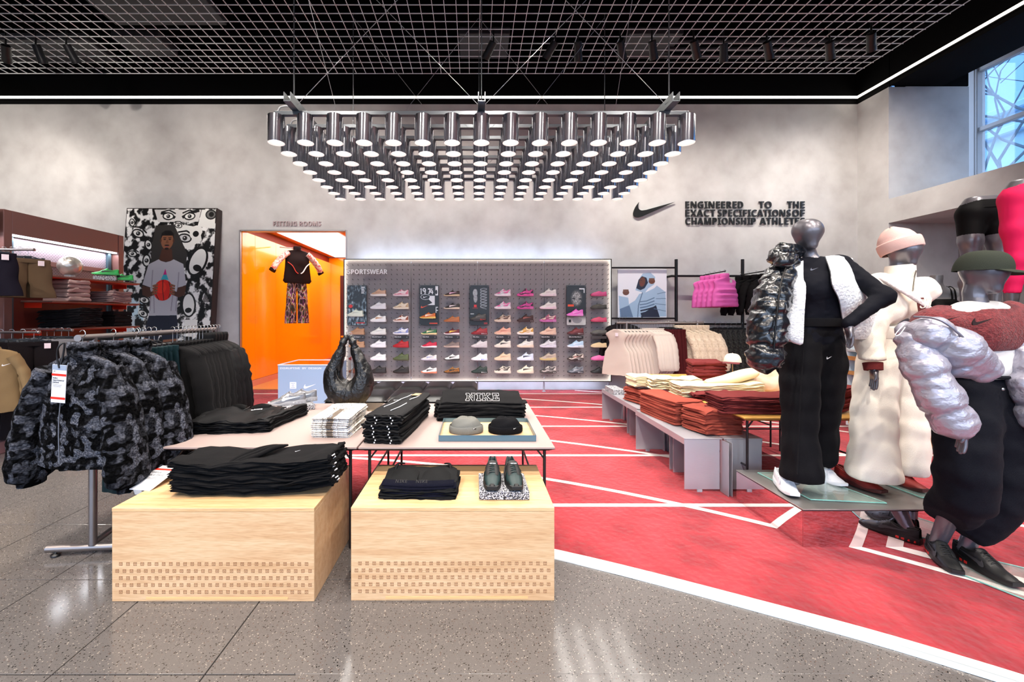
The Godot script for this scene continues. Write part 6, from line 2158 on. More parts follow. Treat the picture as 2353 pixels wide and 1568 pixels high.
func leopard() -> StandardMaterial3D:
	if mats.has("leopard"):
		return mats.leopard
	var g := Color(0.36, 0.37, 0.40)
	var b := Color(0.035, 0.032, 0.038)
	var m := mat("leopard", Color.WHITE, 0.95)
	m.metallic_specular = 0.15
	m.albedo_texture = ntex("leopard_c", 0.0135, [[0.0, g], [0.2, g * 0.7], [0.25, b], [0.555, b], [0.61, g], [0.8, Color(0.42, 0.43, 0.47)], [1.0, g]], 2, 512)
	m.normal_enabled = true
	m.normal_texture = ntex("pile", 0.06, [], 3, 256, FastNoiseLite.TYPE_CELLULAR, 8.0)
	m.normal_scale = 1.3
	tri_map(m, Vector3.ONE * 1.55)
	m.detail_enabled = true
	m.detail_blend_mode = BaseMaterial3D.BLEND_MODE_MUL
	m.detail_albedo = ntex("curl", 0.09, [[0.2, Color(0.45, 0.45, 0.47)], [0.7, Color(1, 1, 1)]], 2, 256)
	m.detail_uv_layer = BaseMaterial3D.DETAIL_UV_2
	m.uv2_triplanar = true
	m.uv2_scale = Vector3.ONE * 3.5
	return m

func left_rack() -> void:
	var a := Vector3(-2.235, 1.285, -2.40)
	var b := Vector3(-2.45, 1.285, -4.02)
	var o := thing("garment_rack", "steel garment rack with a round rail holding leopard jackets at the left", "clothes rack")
	var st := metal_brushed("rack_steel", Color(0.56, 0.53, 0.52), 0.32)
	part(o, "rail", MB.new().tube([a, b], 0.0195, 14), st)
	for q in [0.07, 0.95]:
		var p := a.lerp(b, q)
		part(o, "post", MB.new().tube([p, Vector3(p.x, 0.06, p.z)], 0.021, 14), st)
		part(o, "foot_bar", MB.new().tube([Vector3(p.x - 0.25, 0.045, p.z + 0.02), Vector3(p.x + 0.27, 0.045, p.z - 0.03)], 0.021, 12), st)
		for s in [-0.2, 0.24]:
			part(o, "leveller", MB.new().lathe([Vector2(0.024, 0.006), Vector2(0.024, 0.016), Vector2(0.008, 0.02), Vector2(0.008, 0.03)], 10, Basis.IDENTITY, Vector3(p.x + s, 0, p.z - s * 0.1)), mat("spot_black"))
	part(o, "floor_bar", MB.new().tube([a.lerp(b, 0.07) * Vector3(1, 0, 1) + Vector3(0, 0.07, 0), a.lerp(b, 0.95) * Vector3(1, 0, 1) + Vector3(0, 0.07, 0)], 0.018, 10), st)
	var along := func(z: float) -> Vector3: return a.lerp(b, (-z + a.z) / (a.z - b.z)) + Vector3(0, 0.03, 0)
	var lj := [hang_top(0.62, 0.225, 0.27, 0.085, {"seed": 3, "ripple": 0.03, "collar": "stand", "sleeve": {"len": 0.66, "r0": 0.095, "r1": 0.125, "out": 0.07, "flat": 0.62, "puff": 1, "cuff": 0.55}}), hang_top(0.62, 0.225, 0.26, 0.08, {"seed": 5, "ripple": 0.03, "collar": "stand", "sleeve": {"len": 0.64, "r0": 0.095, "r1": 0.12, "out": 0.06, "flat": 0.62, "puff": 1, "cuff": 0.55}})]
	var zs := [-2.41, -2.60, -2.72]
	for k in 3:
		hang(lj[k % 2], leopard(), "fur_jacket", ["dark leopard fleece jacket at the front end of the left rack", "dark leopard fleece jacket second from the front of the left rack", "dark leopard fleece jacket third from the front of the left rack"][k], "jacket", along.call(zs[k]) + Vector3(0.02 if k == 0 else 0.06 * k, 0, 0), [-0.12, -0.2, -0.16][k], "leopard fleece jackets on the left rack", {"zip": smooth([Vector3(0.0, -0.16, 0.075), Vector3(-0.004, -0.3, 0.103), Vector3(-0.02, -0.5, 0.108), Vector3(-0.01, -0.70, 0.112)])} if k == 0 else {})
	swing_tag("white swing tag with red bands on the front leopard jacket", Vector3(-2.232, 1.145, -2.295), -0.1)
	var teal := cloth("satin_teal", Color(0.075, 0.145, 0.16), 0.4, 0.5)
	rail_row(5, [hang_legs(0.98, 0.19, 0.026, 0.11, 4, 0.22), hang_legs(0.98, 0.19, 0.028, 0.11, 6, 0.25)], [teal], "trousers", "teal satin trousers", "the left rack", "trousers", along.call(-2.86), along.call(-3.1), -0.15, 3)
	var bk := cloth("fleece_black", Color(0.058, 0.056, 0.06), 0.9, 1.0, 0.5)
	var sws := [hang_top(0.74, 0.25, 0.27, 0.05, {"seed": 8, "ripple": 0.02, "collar": "crew", "rib": 1, "sleeve": {"len": 0.62, "r0": 0.085, "r1": 0.06, "out": 0.07, "flat": 0.5}}), hang_top(0.74, 0.25, 0.27, 0.045, {"seed": 9, "ripple": 0.025, "collar": "crew", "rib": 1, "sleeve": {"len": 0.62, "r0": 0.085, "r1": 0.06, "out": 0.08, "flat": 0.45}})]
	rail_row(9, sws, [bk], "sweatshirt", "black fleece sweatshirt", "the left rack", "sweatshirt", along.call(-3.16) + Vector3(0.10, 0, 0), along.call(-3.66) + Vector3(0.07, 0, 0), -0.3, 4)
	var qj := hang_top(0.76, 0.25, 0.28, 0.06, {"seed": 12, "ripple": 0.02, "baffle": 0.055, "collar": "stand", "sleeve": {"len": 0.56, "r0": 0.085, "r1": 0.065, "out": 0.08, "flat": 0.5}})
	rail_row(5, [qj], [cloth("nylon_black")], "quilted_jacket", "black quilted jacket", "the left rack", "jacket", along.call(-3.72) + Vector3(0.07, 0, 0), along.call(-3.97) + Vector3(0.06, 0, 0), -0.3, 5)

func left_gondola() -> void:
	# slotted shop wall running away from the camera at the left
	var o := thing("wall_fixture", "mauve brown slatted wall fixture with lit header and perforated panels at the left", "shelving", Vector3(-5.25, 0, -6.3))
	var br := mat("fixture_brown", Color(0.43, 0.29, 0.27), 0.42, 0.15)
	var L := 3.6
	for k in 3:
		part(o, "post", MB.new().box(Vector3(-0.03, 1.3, [-0.0, 1.53, 3.1][k]), Vector3(0.12, 2.6, 0.09), 0.004), br)
	for k in 2:
		part(o, "header", MB.new().box(Vector3(-0.02, 2.47, [0.77, 2.35][k]), Vector3(0.10, 0.26, [1.43, 1.47][k]), 0.003), br)
		part(o, "header_light", MB.new().box(Vector3(-0.012, 2.33, [0.77, 2.35][k]), Vector3(0.05, 0.02, [1.43, 1.47][k])), glow("fixture_lamp", Color(0.95, 0.97, 1.0), 2.6))
		area(o, Vector3(-0.012, 2.31, [0.77, 2.35][k]), Vector3(-0.10, 1.4, [0.77, 2.35][k]), Vector2(0.05, 1.4), 1.2, Color(0.95, 0.97, 1.0))
	var pf := mat("perf_grey", Color.WHITE, 0.5, 0.2)
	var im := canvas(32, 32, Color(0.56, 0.50, 0.53))
	fell(im, 8, 8, 4.5, 4.5, Color(0.36, 0.31, 0.33))
	fell(im, 24, 24, 4.5, 4.5, Color(0.36, 0.31, 0.33))
	pf.albedo_texture = ImageTexture.create_from_image(im)
	tri_map(pf, Vector3.ONE * 26.0, true)
	for k in 2:
		for y in [[1.9, 2.32], [1.3, 1.9], [0.12, 1.3]]:
			part(o, "perforated_panel", MB.new().box(Vector3(-0.10, (y[0] + y[1]) / 2, [0.77, 2.33][k]), Vector3(0.02, y[1] - y[0] - 0.01, [1.42, 1.46][k])), pf)
		part(o, "cross_rail", MB.new().box(Vector3(-0.075, 2.06, [0.77, 2.33][k]), Vector3(0.03, 0.06, [1.42, 1.46][k])), br)
		for z in [0.1, 1.42]:
			part(o, "slotted_upright", MB.new().box(Vector3(-0.075, 1.3, z + 1.56 * k), Vector3(0.04, 2.1, 0.05)), mat("slot_grey", Color(0.3, 0.38, 0.42), 0.35, 0.6))
	part(o, "base_board", MB.new().box(Vector3(0.18, 0.06, 1.55), Vector3(0.46, 0.12, 3.1), 0.004), mat("base_pink", Color(0.62, 0.45, 0.44), 0.5))
	part(o, "back_board", MB.new().box(Vector3(-0.14, 1.3, 1.55), Vector3(0.03, 2.6, 3.2)), br)
	var red := mat("shelf_red", Color(0.86, 0.18, 0.07), 0.4)
	var k := 0
	for y in [1.887, 1.59, 1.266]:
		var s := thing("wall_shelf", ["top shelf with the silver ball on the left wall fixture", "middle shelf with heather sweatshirts on the left wall fixture", "lower shelf with dark folded denim on the left wall fixture"][k], "shelf", Vector3(-5.25, y, -6.24), 0.0, "")
		part(s, "board", MB.new().box(Vector3(0.17, -0.012, 0.65), Vector3(0.37, 0.022, 1.30), 0.003), br)
		part(s, "underside", MB.new().box(Vector3(0.17, -0.026, 0.65), Vector3(0.33, 0.006, 1.26)), red)
		for z in [0.03, 1.25]:
			part(s, "bracket", MB.new().box(Vector3(0.08, -0.055, z), Vector3(0.2, 0.06, 0.006)), red)
		k += 1
	part(o, "red_reflection_sheet", MB.new().box(Vector3(-0.086, 1.45, 0.77), Vector3(0.006, 0.9, 1.40)), mat("reflection_red", Color(0.33, 0.10, 0.07), 0.4))  # dark sheet with a reddish reflection put into its colour
	# the silver ball on its ring
	var ball := thing("basketball", "metallic silver basketball on the top left shelf", "ball", Vector3(-5.03, 2.03, -5.30))
	var mb := MB.new()
	var rows := []
	for j in 33:
		var ring := PackedVector3Array()
		for i in 48:
			var la := -PI / 2 + PI * j / 32.0
			var lo := -TAU * i / 48
			var d := Vector3(cos(la) * cos(lo), sin(la), cos(la) * sin(lo))
			var e := minf(minf(absf(d.y), absf(d.x)), absf(absf(d.z) - 0.45 - 0.25 * d.x * d.x))
			ring.append(d * (0.122 - 0.005 * smoothstep(0.05, 0.015, e)))
		rows.append(ring)
	mb.grid(rows, true)
	part(ball, "leather", mb, mat("ball_silver", Color(0.72, 0.7, 0.67), 0.32, 0.75)).rotation = Vector3(0.3, 0.7, 0.4)
	solo("ball_ring", MB.new().lathe([Vector2(0.05, 0), Vector2(0.055, 0.0), Vector2(0.055, 0.035), Vector2(0.05, 0.035), Vector2(0.05, 0.0)], 20), mat("acrylic"), "clear ring holding the silver basketball on the top left shelf", "stand", Vector3(-5.03, 1.889, -5.30))
	solo("display_block", MB.new().box(Vector3(0, 0.03, 0), Vector3(0.24, 0.06, 0.12), 0.002), speckle(), "speckled riser block under a green shoe on the top left shelf", "riser block", Vector3(-5.0, 1.889, -5.78), 0.55)
	var hp := cloth("heather_pink", Color(0.66, 0.56, 0.55), 0.95, 1.4, 0.2)
	var hg := cloth("heather_grey", Color(0.58, 0.49, 0.49), 0.95, 1.4)
	stack(5, "folded_sweatshirt", "folded heather pink sweatshirt", "the middle left shelf's near stack", "sweatshirt", [hp], 0.30, 0.34, 0.052, Vector3(-5.05, 1.592, -5.28), PI / 2, 101, {"layers": 1, "wob": 0.012})
	stack(6, "folded_trousers", "folded heather pink joggers", "the middle left shelf's far stack", "trousers", [hp, hg], 0.32, 0.44, 0.024, Vector3(-5.05, 1.592, -5.86), PI / 2, 102, {"layers": 2, "wob": 0.014, "sag": [0.0, 0, 0.01, 0]})
	var dn := cloth("denim_black", Color(0.10, 0.09, 0.10), 0.9, 1.2, 0.3)
	stack(8, "folded_jeans", "folded black jeans", "the lower left shelf's near stack", "jeans", [dn], 0.32, 0.52, 0.0275, Vector3(-5.0, 1.268, -5.28), PI / 2, 103, {"layers": 2, "wob": 0.014, "sag": [0.0, 0.02, 0.0, 0]})
	stack(4, "folded_sweatshirt", "folded charcoal sweatshirt", "the lower left shelf's far stack", "sweatshirt", [dn], 0.30, 0.26, 0.05, Vector3(-5.05, 1.268, -5.98), PI / 2, 104, {"layers": 1, "wob": 0.01})
	# face-out arms with shorts above and longer clothes below
	var arm := func(label: String, x1: float, y: float, z: float) -> void:
		var t := thing("faceout_rail", label, "hanging rail", Vector3(-5.25, y, z))
		part(t, "arm", MB.new().tube([Vector3(0, 0, 0), Vector3(x1 + 5.25, 0, 0)], 0.013, 10), mat("rack_steel"))
		part(t, "end_knob", MB.new().lathe([Vector2(0.016, -0.01), Vector2(0.018, 0.0), Vector2(0.016, 0.01), Vector2(0.0, 0.012)], 12, Basis(Vector3(0, 0, 1), -PI / 2), Vector3(x1 + 5.25, 0, 0)), mat("rack_steel"))
	arm.call("upper display arm with khaki shorts on the left wall fixture", -4.78, 2.13, -4.62)
	arm.call("upper display arm with navy shorts at the left picture edge", -4.62, 2.13, -4.12)
	arm.call("lower display arm with grey trousers on the left wall fixture", -4.72, 1.24, -5.0)
	arm.call("lower display arm with dark sweatpants on the left wall fixture", -4.55, 1.24, -4.45)
	arm.call("lower display arm with tan hoodies at the left picture edge", -4.54, 1.22, -3.98)
	var yw := 0.75
	var tagx := {"tag": Vector3(0.1, -0.16, 0.04), "tick": Vector3(-0.13, -0.47, 0.06), "tw": 0.045}
	var sh := [hang_legs(0.42, 0.17, 0.035, 0.105, 2, 0.12)]
	rail_row(4, sh, [cloth("khaki", Color(0.36, 0.29, 0.22), 0.85)], "shorts", "khaki shorts", "the upper left arm", "shorts", Vector3(-4.84, 2.145, -4.62), Vector3(-5.1, 2.145, -4.62), yw, 6, tagx)
	rail_row(4, sh, [cloth("navy_dark", Color(0.085, 0.07, 0.11), 0.85)], "shorts", "dark navy shorts", "the left edge arm", "shorts", Vector3(-4.68, 2.145, -4.12), Vector3(-5.0, 2.145, -4.12), yw, 7, tagx)
	rail_row(5, [hang_legs(0.62, 0.16, 0.03, 0.09, 3, 0.2)], [cloth("marl", Color(0.55, 0.54, 0.55), 0.9), cloth("offwhite", Color(0.72, 0.69, 0.67), 0.9)], "trousers", "grey marl trousers", "the lower left arm", "trousers", Vector3(-4.76, 1.255, -5.0), Vector3(-5.1, 1.255, -5.0), yw, 8)
	rail_row(4, [hang_legs(0.98, 0.18, 0.04, 0.115, 5, 0.1)], [cloth("plum_black", Color(0.085, 0.066, 0.075), 0.9, 1.2, 0.5)], "sweatpants", "plum black sweatpants", "the lower left arm", "trousers", Vector3(-4.6, 1.255, -4.45), Vector3(-4.95, 1.255, -4.45), yw, 9, {"tag": Vector3(0.1, -0.16, 0.04)})
	var hd := hang_top(0.62, 0.24, 0.25, 0.06, {"seed": 14, "ripple": 0.02, "collar": "hood", "rib": 1, "sleeve": {"len": 0.55, "r0": 0.085, "r1": 0.06, "out": 0.06, "flat": 0.6}})
	rail_row(3, [hd], [cloth("tan_fleece", Color(0.50, 0.41, 0.29), 0.95, 1.2, 0.3)], "hoodie", "tan hoodie", "the left edge arm", "hoodie", Vector3(-4.60, 1.235, -3.98), Vector3(-4.74, 1.235, -3.98), 0.85, 10, {"tick": Vector3(0.12, -0.3, 0.075), "tw": 0.06})

func wall_rails() -> void:
	# dark tube frame on the back wall, right of the shoes
	var o := thing("wall_rail_frame", "dark tube rail frame fixed to the back wall right of the shoe wall", "hanging rail")
	var tb := mat("tube_dark", Color(0.075, 0.07, 0.075), 0.4, 0.4)
	var z := -7.86
	for x in [3.735, 4.96]:
		part(o, "upright", MB.new().tube([Vector3(x, 0.03, z), Vector3(x, 2.455, z)], 0.028, 12), tb)
	for q in [[2.53, 3.72, 2.3, 0.016], [2.53, 3.72, 1.365, 0.016], [3.7, 7.1, 2.147, 0.02], [3.72, 5.9, 1.26, 0.018]]:
		part(o, "bar", MB.new().tube([Vector3(q[0], q[2], z), Vector3(q[1], q[2], z)], q[3], 10), tb)
	part(o, "wall_flange", MB.new().tube([Vector3(3.65, 2.147, -8.07), Vector3(3.65, 2.147, z), Vector3(3.74, 2.147, z)], 0.022, 10), tb)
	for x in [2.6, 6.3]:
		part(o, "wall_bracket", MB.new().tube([Vector3(x, 1.365 if x < 3 else 2.147, -8.07), Vector3(x, 1.365 if x < 3 else 2.147, z)], 0.014, 8), tb)
	for q in [[4.25, "pink puffer vests"], [4.92, "black cropped jackets"], [5.75, "pale camouflage jackets"]]:
		var t := thing("faceout_rail", "short dark face-out arm carrying the %s on the back wall" % q[1], "hanging rail", Vector3(q[0], 2.165, z))
		part(t, "arm", MB.new().tube([Vector3(0, 0, 0), Vector3(0.1, 0.02, 0.5)], 0.011, 8), tb)
	# picture of a person in a pale blue puffer
	o = thing("campaign_picture", "square picture of a person in a pale blue hooded puffer jacket", "poster", Vector3(3.125, 1.825, -7.9))
	part(o, "board", MB.new().box(Vector3(0, 0, -0.012), Vector3(0.91, 0.9, 0.02), 0.002), cmat(Color(0.8, 0.8, 0.82), 0.5))
	part(o, "print", MB.new().quad(Vector3(-0.452, -0.447, 0), Vector3(0.452, -0.447, 0), Vector3(0.452, 0.447, 0), Vector3(-0.452, 0.447, 0)), pic("campaign", puffer_picture(), 0.4))
	var pk := cloth("puffer_pink", Color(0.90, 0.42, 0.72), 0.5, 0.5)
	var pv := hang_top(0.50, 0.235, 0.26, 0.11, {"seed": 21, "ripple": 0.03, "baffle": 0.085, "collar": "stand", "cut": 0.12})
	var tagq := {"tag": Vector3(0.03, -0.2, 0.1)}
	rail_row(5, [pv], [pk], "puffer_vest", "bright pink puffer vest", "the back wall rail", "vest", Vector3(4.35, 2.195, -7.38), Vector3(4.21, 2.185, -7.76), 0.2, 11, {"tag": Vector3(0.03, -0.19, 0.1)})
	var bj := hang_top(0.52, 0.24, 0.25, 0.06, {"seed": 23, "ripple": 0.02, "rib": 1, "collar": "stand", "sleeve": {"len": 0.56, "r0": 0.085, "r1": 0.07, "out": 0.08, "flat": 0.55}})
	rail_row(4, [bj], [cloth("twill_black", Color(0.055, 0.05, 0.055), 0.75, 0.8)], "cropped_jacket", "black cropped zip jacket", "the back wall rail", "jacket", Vector3(5.03, 2.19, -7.36), Vector3(4.83, 2.18, -7.72), 0.15, 12, {"zip": [Vector3(0, -0.17, 0.055), Vector3(0, -0.4, 0.075), Vector3(0, -0.63, 0.066)], "tick": Vector3(0.10, -0.29, 0.062), "tw": 0.035})
	var cm := mat("camo_pale", Color.WHITE, 0.8)
	cm.albedo_texture = ntex("camo_p", 0.02, [[0.0, Color(0.62, 0.63, 0.55)], [0.45, Color(0.72, 0.73, 0.65)], [0.5, Color(0.4, 0.42, 0.36)], [0.58, Color(0.8, 0.8, 0.74)], [1.0, Color(0.85, 0.85, 0.8)]], 3, 256)
	tri_map(cm, Vector3.ONE * 2.0)
	rail_row(3, [hang_top(0.6, 0.24, 0.26, 0.08, {"seed": 25, "baffle": 0.1, "ripple": 0.03, "collar": "stand", "sleeve": {"len": 0.56, "r0": 0.09, "r1": 0.08, "out": 0.08}})], [cm], "camo_jacket", "pale camouflage jacket", "the back wall rail", "jacket", Vector3(5.86, 2.19, -7.36), Vector3(5.7, 2.18, -7.7), 0.1, 13)
	var cd := mat("camo_dark", Color.WHITE, 0.7)
	cd.albedo_texture = ntex("camo_d", 0.03, [[0.0, Color(0.05, 0.055, 0.05)], [0.48, Color(0.08, 0.085, 0.08)], [0.54, Color(0.2, 0.215, 0.19)], [1.0, Color(0.27, 0.28, 0.25)]], 3, 256)
	tri_map(cd, Vector3.ONE * 3.0)
	rail_row(6, [hang_legs(0.86, 0.18, 0.035, 0.11, 11, 0.15)], [cd], "camo_trousers", "dark camouflage trousers", "the low wall bar", "trousers", Vector3(4.36, 1.285, -7.70), Vector3(4.86, 1.285, -7.74), -0.75, 14, {}, "from the left")
	rail_row(5, [hang_legs(0.86, 0.18, 0.03, 0.11, 12, 0.12)], [cloth("twill_black")], "trousers", "black trousers", "the low wall bar", "trousers", Vector3(5.0, 1.285, -7.70), Vector3(5.3, 1.285, -7.74), -0.75, 15, {}, "from the left")
	rail_row(3, [hang_top(0.66, 0.24, 0.28, 0.05, {"seed": 27, "ripple": 0.02, "collar": "crew", "sleeve": {"len": 0.55, "r0": 0.085, "r1": 0.065, "out": 0.07}})], [cloth("charcoal", Color(0.16, 0.155, 0.16), 0.9)], "cardigan", "charcoal knit cardigan", "the low left wall bar", "cardigan", Vector3(2.60, 1.39, -7.6), Vector3(2.74, 1.39, -7.7), -0.6, 16, {}, "from the left")

func right_rack() -> void:
	var y := 1.30
	var z := -6.75
	var o := thing("garment_rack", "steel garment rack with cream vests and sherpa jackets before the back wall", "clothes rack")
	var st := metal_brushed("rack_steel", Color(0.56, 0.53, 0.52), 0.32)
	part(o, "rail", MB.new().tube([Vector3(2.26, y, z), Vector3(3.64, y, z)], 0.0195, 12), st)
	for x in [2.42, 3.54]:
		part(o, "post", MB.new().tube([Vector3(x, y, z), Vector3(x, 0.06, z)], 0.021, 12), st)
		part(o, "foot_bar", MB.new().tube([Vector3(x, 0.05, z - 0.25), Vector3(x, 0.05, z + 0.25)], 0.021, 10), st)
	part(o, "floor_bar", MB.new().tube([Vector3(2.42, 0.07, z), Vector3(3.54, 0.07, z)], 0.018, 10), st)
	var cr := cloth("fleece_cream", Color(0.76, 0.70, 0.66), 0.95, 1.2, 0.2)
	var vest := hang_top(0.72, 0.19, 0.25, 0.022, {"seed": 31, "ripple": 0.03, "cut": 0.34})
	var yy := y + 0.015
	rail_row(8, [vest], [cr], "fleece_vest", "cream sleeveless vest", "the right rack", "vest", Vector3(2.27, yy, z), Vector3(2.66, yy, z), -0.7, 17, {"tag": Vector3(0.02, -0.2, 0.06)}, "from the left")
	var hs := hang_top(0.68, 0.23, 0.25, 0.02, {"seed": 33, "ripple": 0.02, "rib": 1, "collar": "crew", "sleeve": {"len": 0.54, "r0": 0.08, "r1": 0.06, "out": 0.05}})
	rail_row(6, [hs], [cloth("fleece_ivory", Color(0.78, 0.73, 0.69), 0.95, 1.2)], "sweatshirt", "cream sweatshirt", "the right rack", "sweatshirt", Vector3(2.72, yy, z), Vector3(2.93, yy, z), -1.0, 18, {}, "from the left")
	rail_row(7, [hang_legs(0.92, 0.18, 0.03, 0.12, 15, 0.14)], [cloth("jersey_maroon", Color(0.27, 0.085, 0.095), 0.9, 1.0, 0.3)], "trousers", "dark maroon trousers", "the right rack", "trousers", Vector3(2.97, yy, z), Vector3(3.18, yy, z), -1.0, 19, {}, "from the left")
	var sj := hang_top(0.64, 0.22, 0.27, 0.05, {"seed": 35, "ripple": 0.035, "collar": "stand", "sleeve": {"len": 0.54, "r0": 0.1, "r1": 0.095, "out": 0.08, "flat": 0.7, "puff": 1, "cuff": 0.7}})
	rail_row(5, [sj], [fur("sherpa_pale")], "sherpa_jacket", "cream sherpa jacket", "the right rack", "jacket", Vector3(3.24, yy, z), Vector3(3.64, yy, z), -0.8, 20, {}, "from the left")

func puffer_picture() -> Image:
	# a head in a fur-edged hood, two raised fists, a quilted pale blue jacket
	var im := canvas(256, 256, Color(0.93, 0.94, 0.97))
	var b := Color(0.66, 0.77, 0.87)
	var bd := Color(0.40, 0.50, 0.62)
	var nv := Color(0.13, 0.16, 0.24)
	var sk := Color(0.42, 0.25, 0.18)
	fpoly(im, PackedVector2Array([Vector2(4, 140), Vector2(34, 146), Vector2(54, 150), Vector2(58, 185), Vector2(90, 165), Vector2(112, 130), Vector2(150, 120), Vector2(190, 100), Vector2(205, 86), Vector2(250, 120), Vector2(254, 250), Vector2(10, 254)]), b)
	fpoly(im, PackedVector2Array([Vector2(10, 210), Vector2(60, 190), Vector2(80, 254), Vector2(14, 254)]), bd)
	for k in 6:
		fline(im, [Vector2(112 + 2 * k, 172 + 16 * k), Vector2(150, 168 + 15 * k), Vector2(192, 150 + 17 * k)], 5 + k, bd if k < 3 else nv)
	fpoly(im, PackedVector2Array([Vector2(120, 240), Vector2(200, 190), Vector2(220, 254), Vector2(130, 254)]), nv)
	fline(im, [Vector2(104, 254), Vector2(108, 190), Vector2(130, 120)], 5, bd)
	for k in 4:
		fline(im, [Vector2(206 - 6 * k, 130 + 26 * k), Vector2(252, 120 + 34 * k)], 3, bd)
	fpoly(im, PackedVector2Array([Vector2(92, 110), Vector2(110, 52), Vector2(130, 22), Vector2(170, 16), Vector2(196, 40), Vector2(190, 80), Vector2(160, 100), Vector2(140, 126)]), b)
	fpoly(im, PackedVector2Array([Vector2(96, 100), Vector2(108, 56), Vector2(126, 36), Vector2(150, 44), Vector2(158, 70), Vector2(140, 100), Vector2(118, 110)]), nv)
	fell(im, 128, 66, 16, 26, sk, 0.15)
	fell(im, 124, 78, 6, 3, Color(0.5, 0.2, 0.2))
	fline(im, [Vector2(118, 58), Vector2(126, 57)], 2, nv)
	for q in [[42, 122, 17], [178, 62, 17]]:
		fell(im, q[0], q[1], q[2], q[2] - 2, sk)
		for k in 4:
			fell(im, q[0] - 11 + 7 * k, q[1] - 9, 4.5, 7, sk.lightened(0.08))
	return im

func joined(list: Array) -> ArrayMesh:
	var st := SurfaceTool.new()
	st.begin(Mesh.PRIMITIVE_TRIANGLES)
	for m in list:
		st.append_from(m.mesh() if m is MB else m, 0, Transform3D.IDENTITY)
	return st.commit()

func chain(pts: Array, rad: Array) -> Array:
	var out := []
	for k in pts.size() - 1:
		out.append([pts[k], pts[k + 1], rad[k], rad[k + 1]])
	return out

func egg_head(c: Vector3, face: Vector3, neck: Vector3, size := 1.0) -> Array:
	# smooth faceless mannequin head: full skull, narrowing to the chin, a soft brow and nose ridge
	var f := face.normalized()
	var b := [[c + Vector3(0, 0.035, 0) * size - f * 0.022 * size, c + Vector3(0, 0.03, 0) * size + f * 0.018 * size, 0.079 * size, 0.076 * size],
		[c + Vector3(0, 0.0, 0) + f * 0.022 * size, c + Vector3(0, -0.075, 0) * size + f * 0.036 * size, 0.066 * size, 0.033 * size],
		[c + Vector3(0, -0.03, 0) * size - f * 0.028 * size, c.lerp(neck, 0.6) - f * 0.022, 0.05 * size, 0.037 * size], [c.lerp(neck, 0.6) - f * 0.022, neck, 0.037 * size, 0.045 * size]]
	return b

func mannequin_body(o: Node3D, head: Array, nk: Vector3, spine: Array, legs: Array, sk: Material) -> void:
	var b := head + chain([nk, spine[0], spine[1]], [0.045, 0.085, 0.085])
	for l in legs:
		b.append_array(chain([spine[1], l[0], l[1], l[2]], [0.07, 0.075, 0.055, 0.036]))
	part(o, "body", sdf_mesh(b, 0.0105, 0.03), sk)

func hand(w: Vector3, dir: Vector3, across: Vector3, curl: float, thumb := 1.0, sc := 1.0) -> ArrayMesh:
	# wrist, direction of the fingers, direction from little finger to index; curl bends them towards dir x across
	var d := dir.normalized()
	var a := (across - d * across.dot(d)).normalized()
	var p := d.cross(a).normalized()
	var b := []
	var k0 := w + d * 0.085 * sc
	b.append([w, w + d * 0.03 * sc, 0.024 * sc, 0.025 * sc])
	for k in 4:
		b.append([w + d * 0.02 * sc + a * (k - 1.5) * 0.010 * sc, k0 + a * (k - 1.5) * 0.0185 * sc, 0.014 * sc, 0.0115 * sc])
	var out := [sdf_mesh(b, 0.0055, 0.015)]
	var lens := [0.062, 0.078, 0.084, 0.076]
	for k in 4:
		var q := k0 + a * (k - 1.5) * 0.0185 * sc
		var pts := [q - d * 0.008]
		var dd := (d + a * (k - 1.5) * 0.06).normalized()
		for j in 3:
			dd = (dd + p * curl * 0.42).normalized()
			q += dd * lens[k] * sc * [0.45, 0.32, 0.25][j]
			pts.append(q)
		out.append(MB.new().tube(smooth(pts, 3), [0.0098, 0.0098, 0.0095, 0.0092, 0.0092, 0.009, 0.0086, 0.0084, 0.0075, 0.004].map(func(x): return x * sc), 8))
	var q := w + d * 0.03 * sc + a * 0.02 * sc * thumb
	var td := (d * 0.75 + a * 0.6 * thumb + p * 0.35).normalized()
	out.append(MB.new().tube(smooth([q - td * 0.012, q + td * 0.03 * sc, q + (td * 0.8 + d * 0.4).normalized() * 0.058 * sc, q + (td * 0.7 + d * 0.7 + p * 0.2).normalized() * 0.08 * sc], 3), [0.014, 0.0135, 0.0125, 0.0115, 0.0105, 0.0105, 0.010, 0.009, 0.008, 0.004].map(func(x): return x * sc), 8))
	return joined(out)

func wrinkle(sd: int, freq: float, amp: float, stretch := Vector3(1, 1, 1)):
	var n := FastNoiseLite.new()
	n.seed = sd
	n.frequency = freq
	n.fractal_octaves = 2
	return func(p: Vector3) -> float: return n.get_noise_3dv(p * stretch) * amp

func quilt(path: Array, step: float, amp: float, sd: int, wr := 0.008):
	# baffles across the path plus wrinkles
	var n := FastNoiseLite.new()
	n.seed = sd
	n.frequency = 15.0
	n.fractal_octaves = 3
	return func(p: Vector3) -> float:
		var best := 1e9
		var s := 0.0
		var acc := 0.0
		for k in path.size() - 1:
			var d: Vector3 = path[k + 1] - path[k]
			var l := d.length()
			var t := clampf((p - path[k]).dot(d) / (l * l), -0.3 if k == 0 else 0.0, 1.3 if k == path.size() - 2 else 1.0)
			var e: float = (p - path[k] - d * t).length_squared()
			if e < best:
				best = e
				s = acc + t * l
			acc += l
		return amp * pow(absf(cos(PI * s / step + n.get_noise_3dv(p * 0.35) * 0.6)), 20.0) + n.get_noise_3dv(p * Vector3(0.6, 1.3, 0.6)) * wr

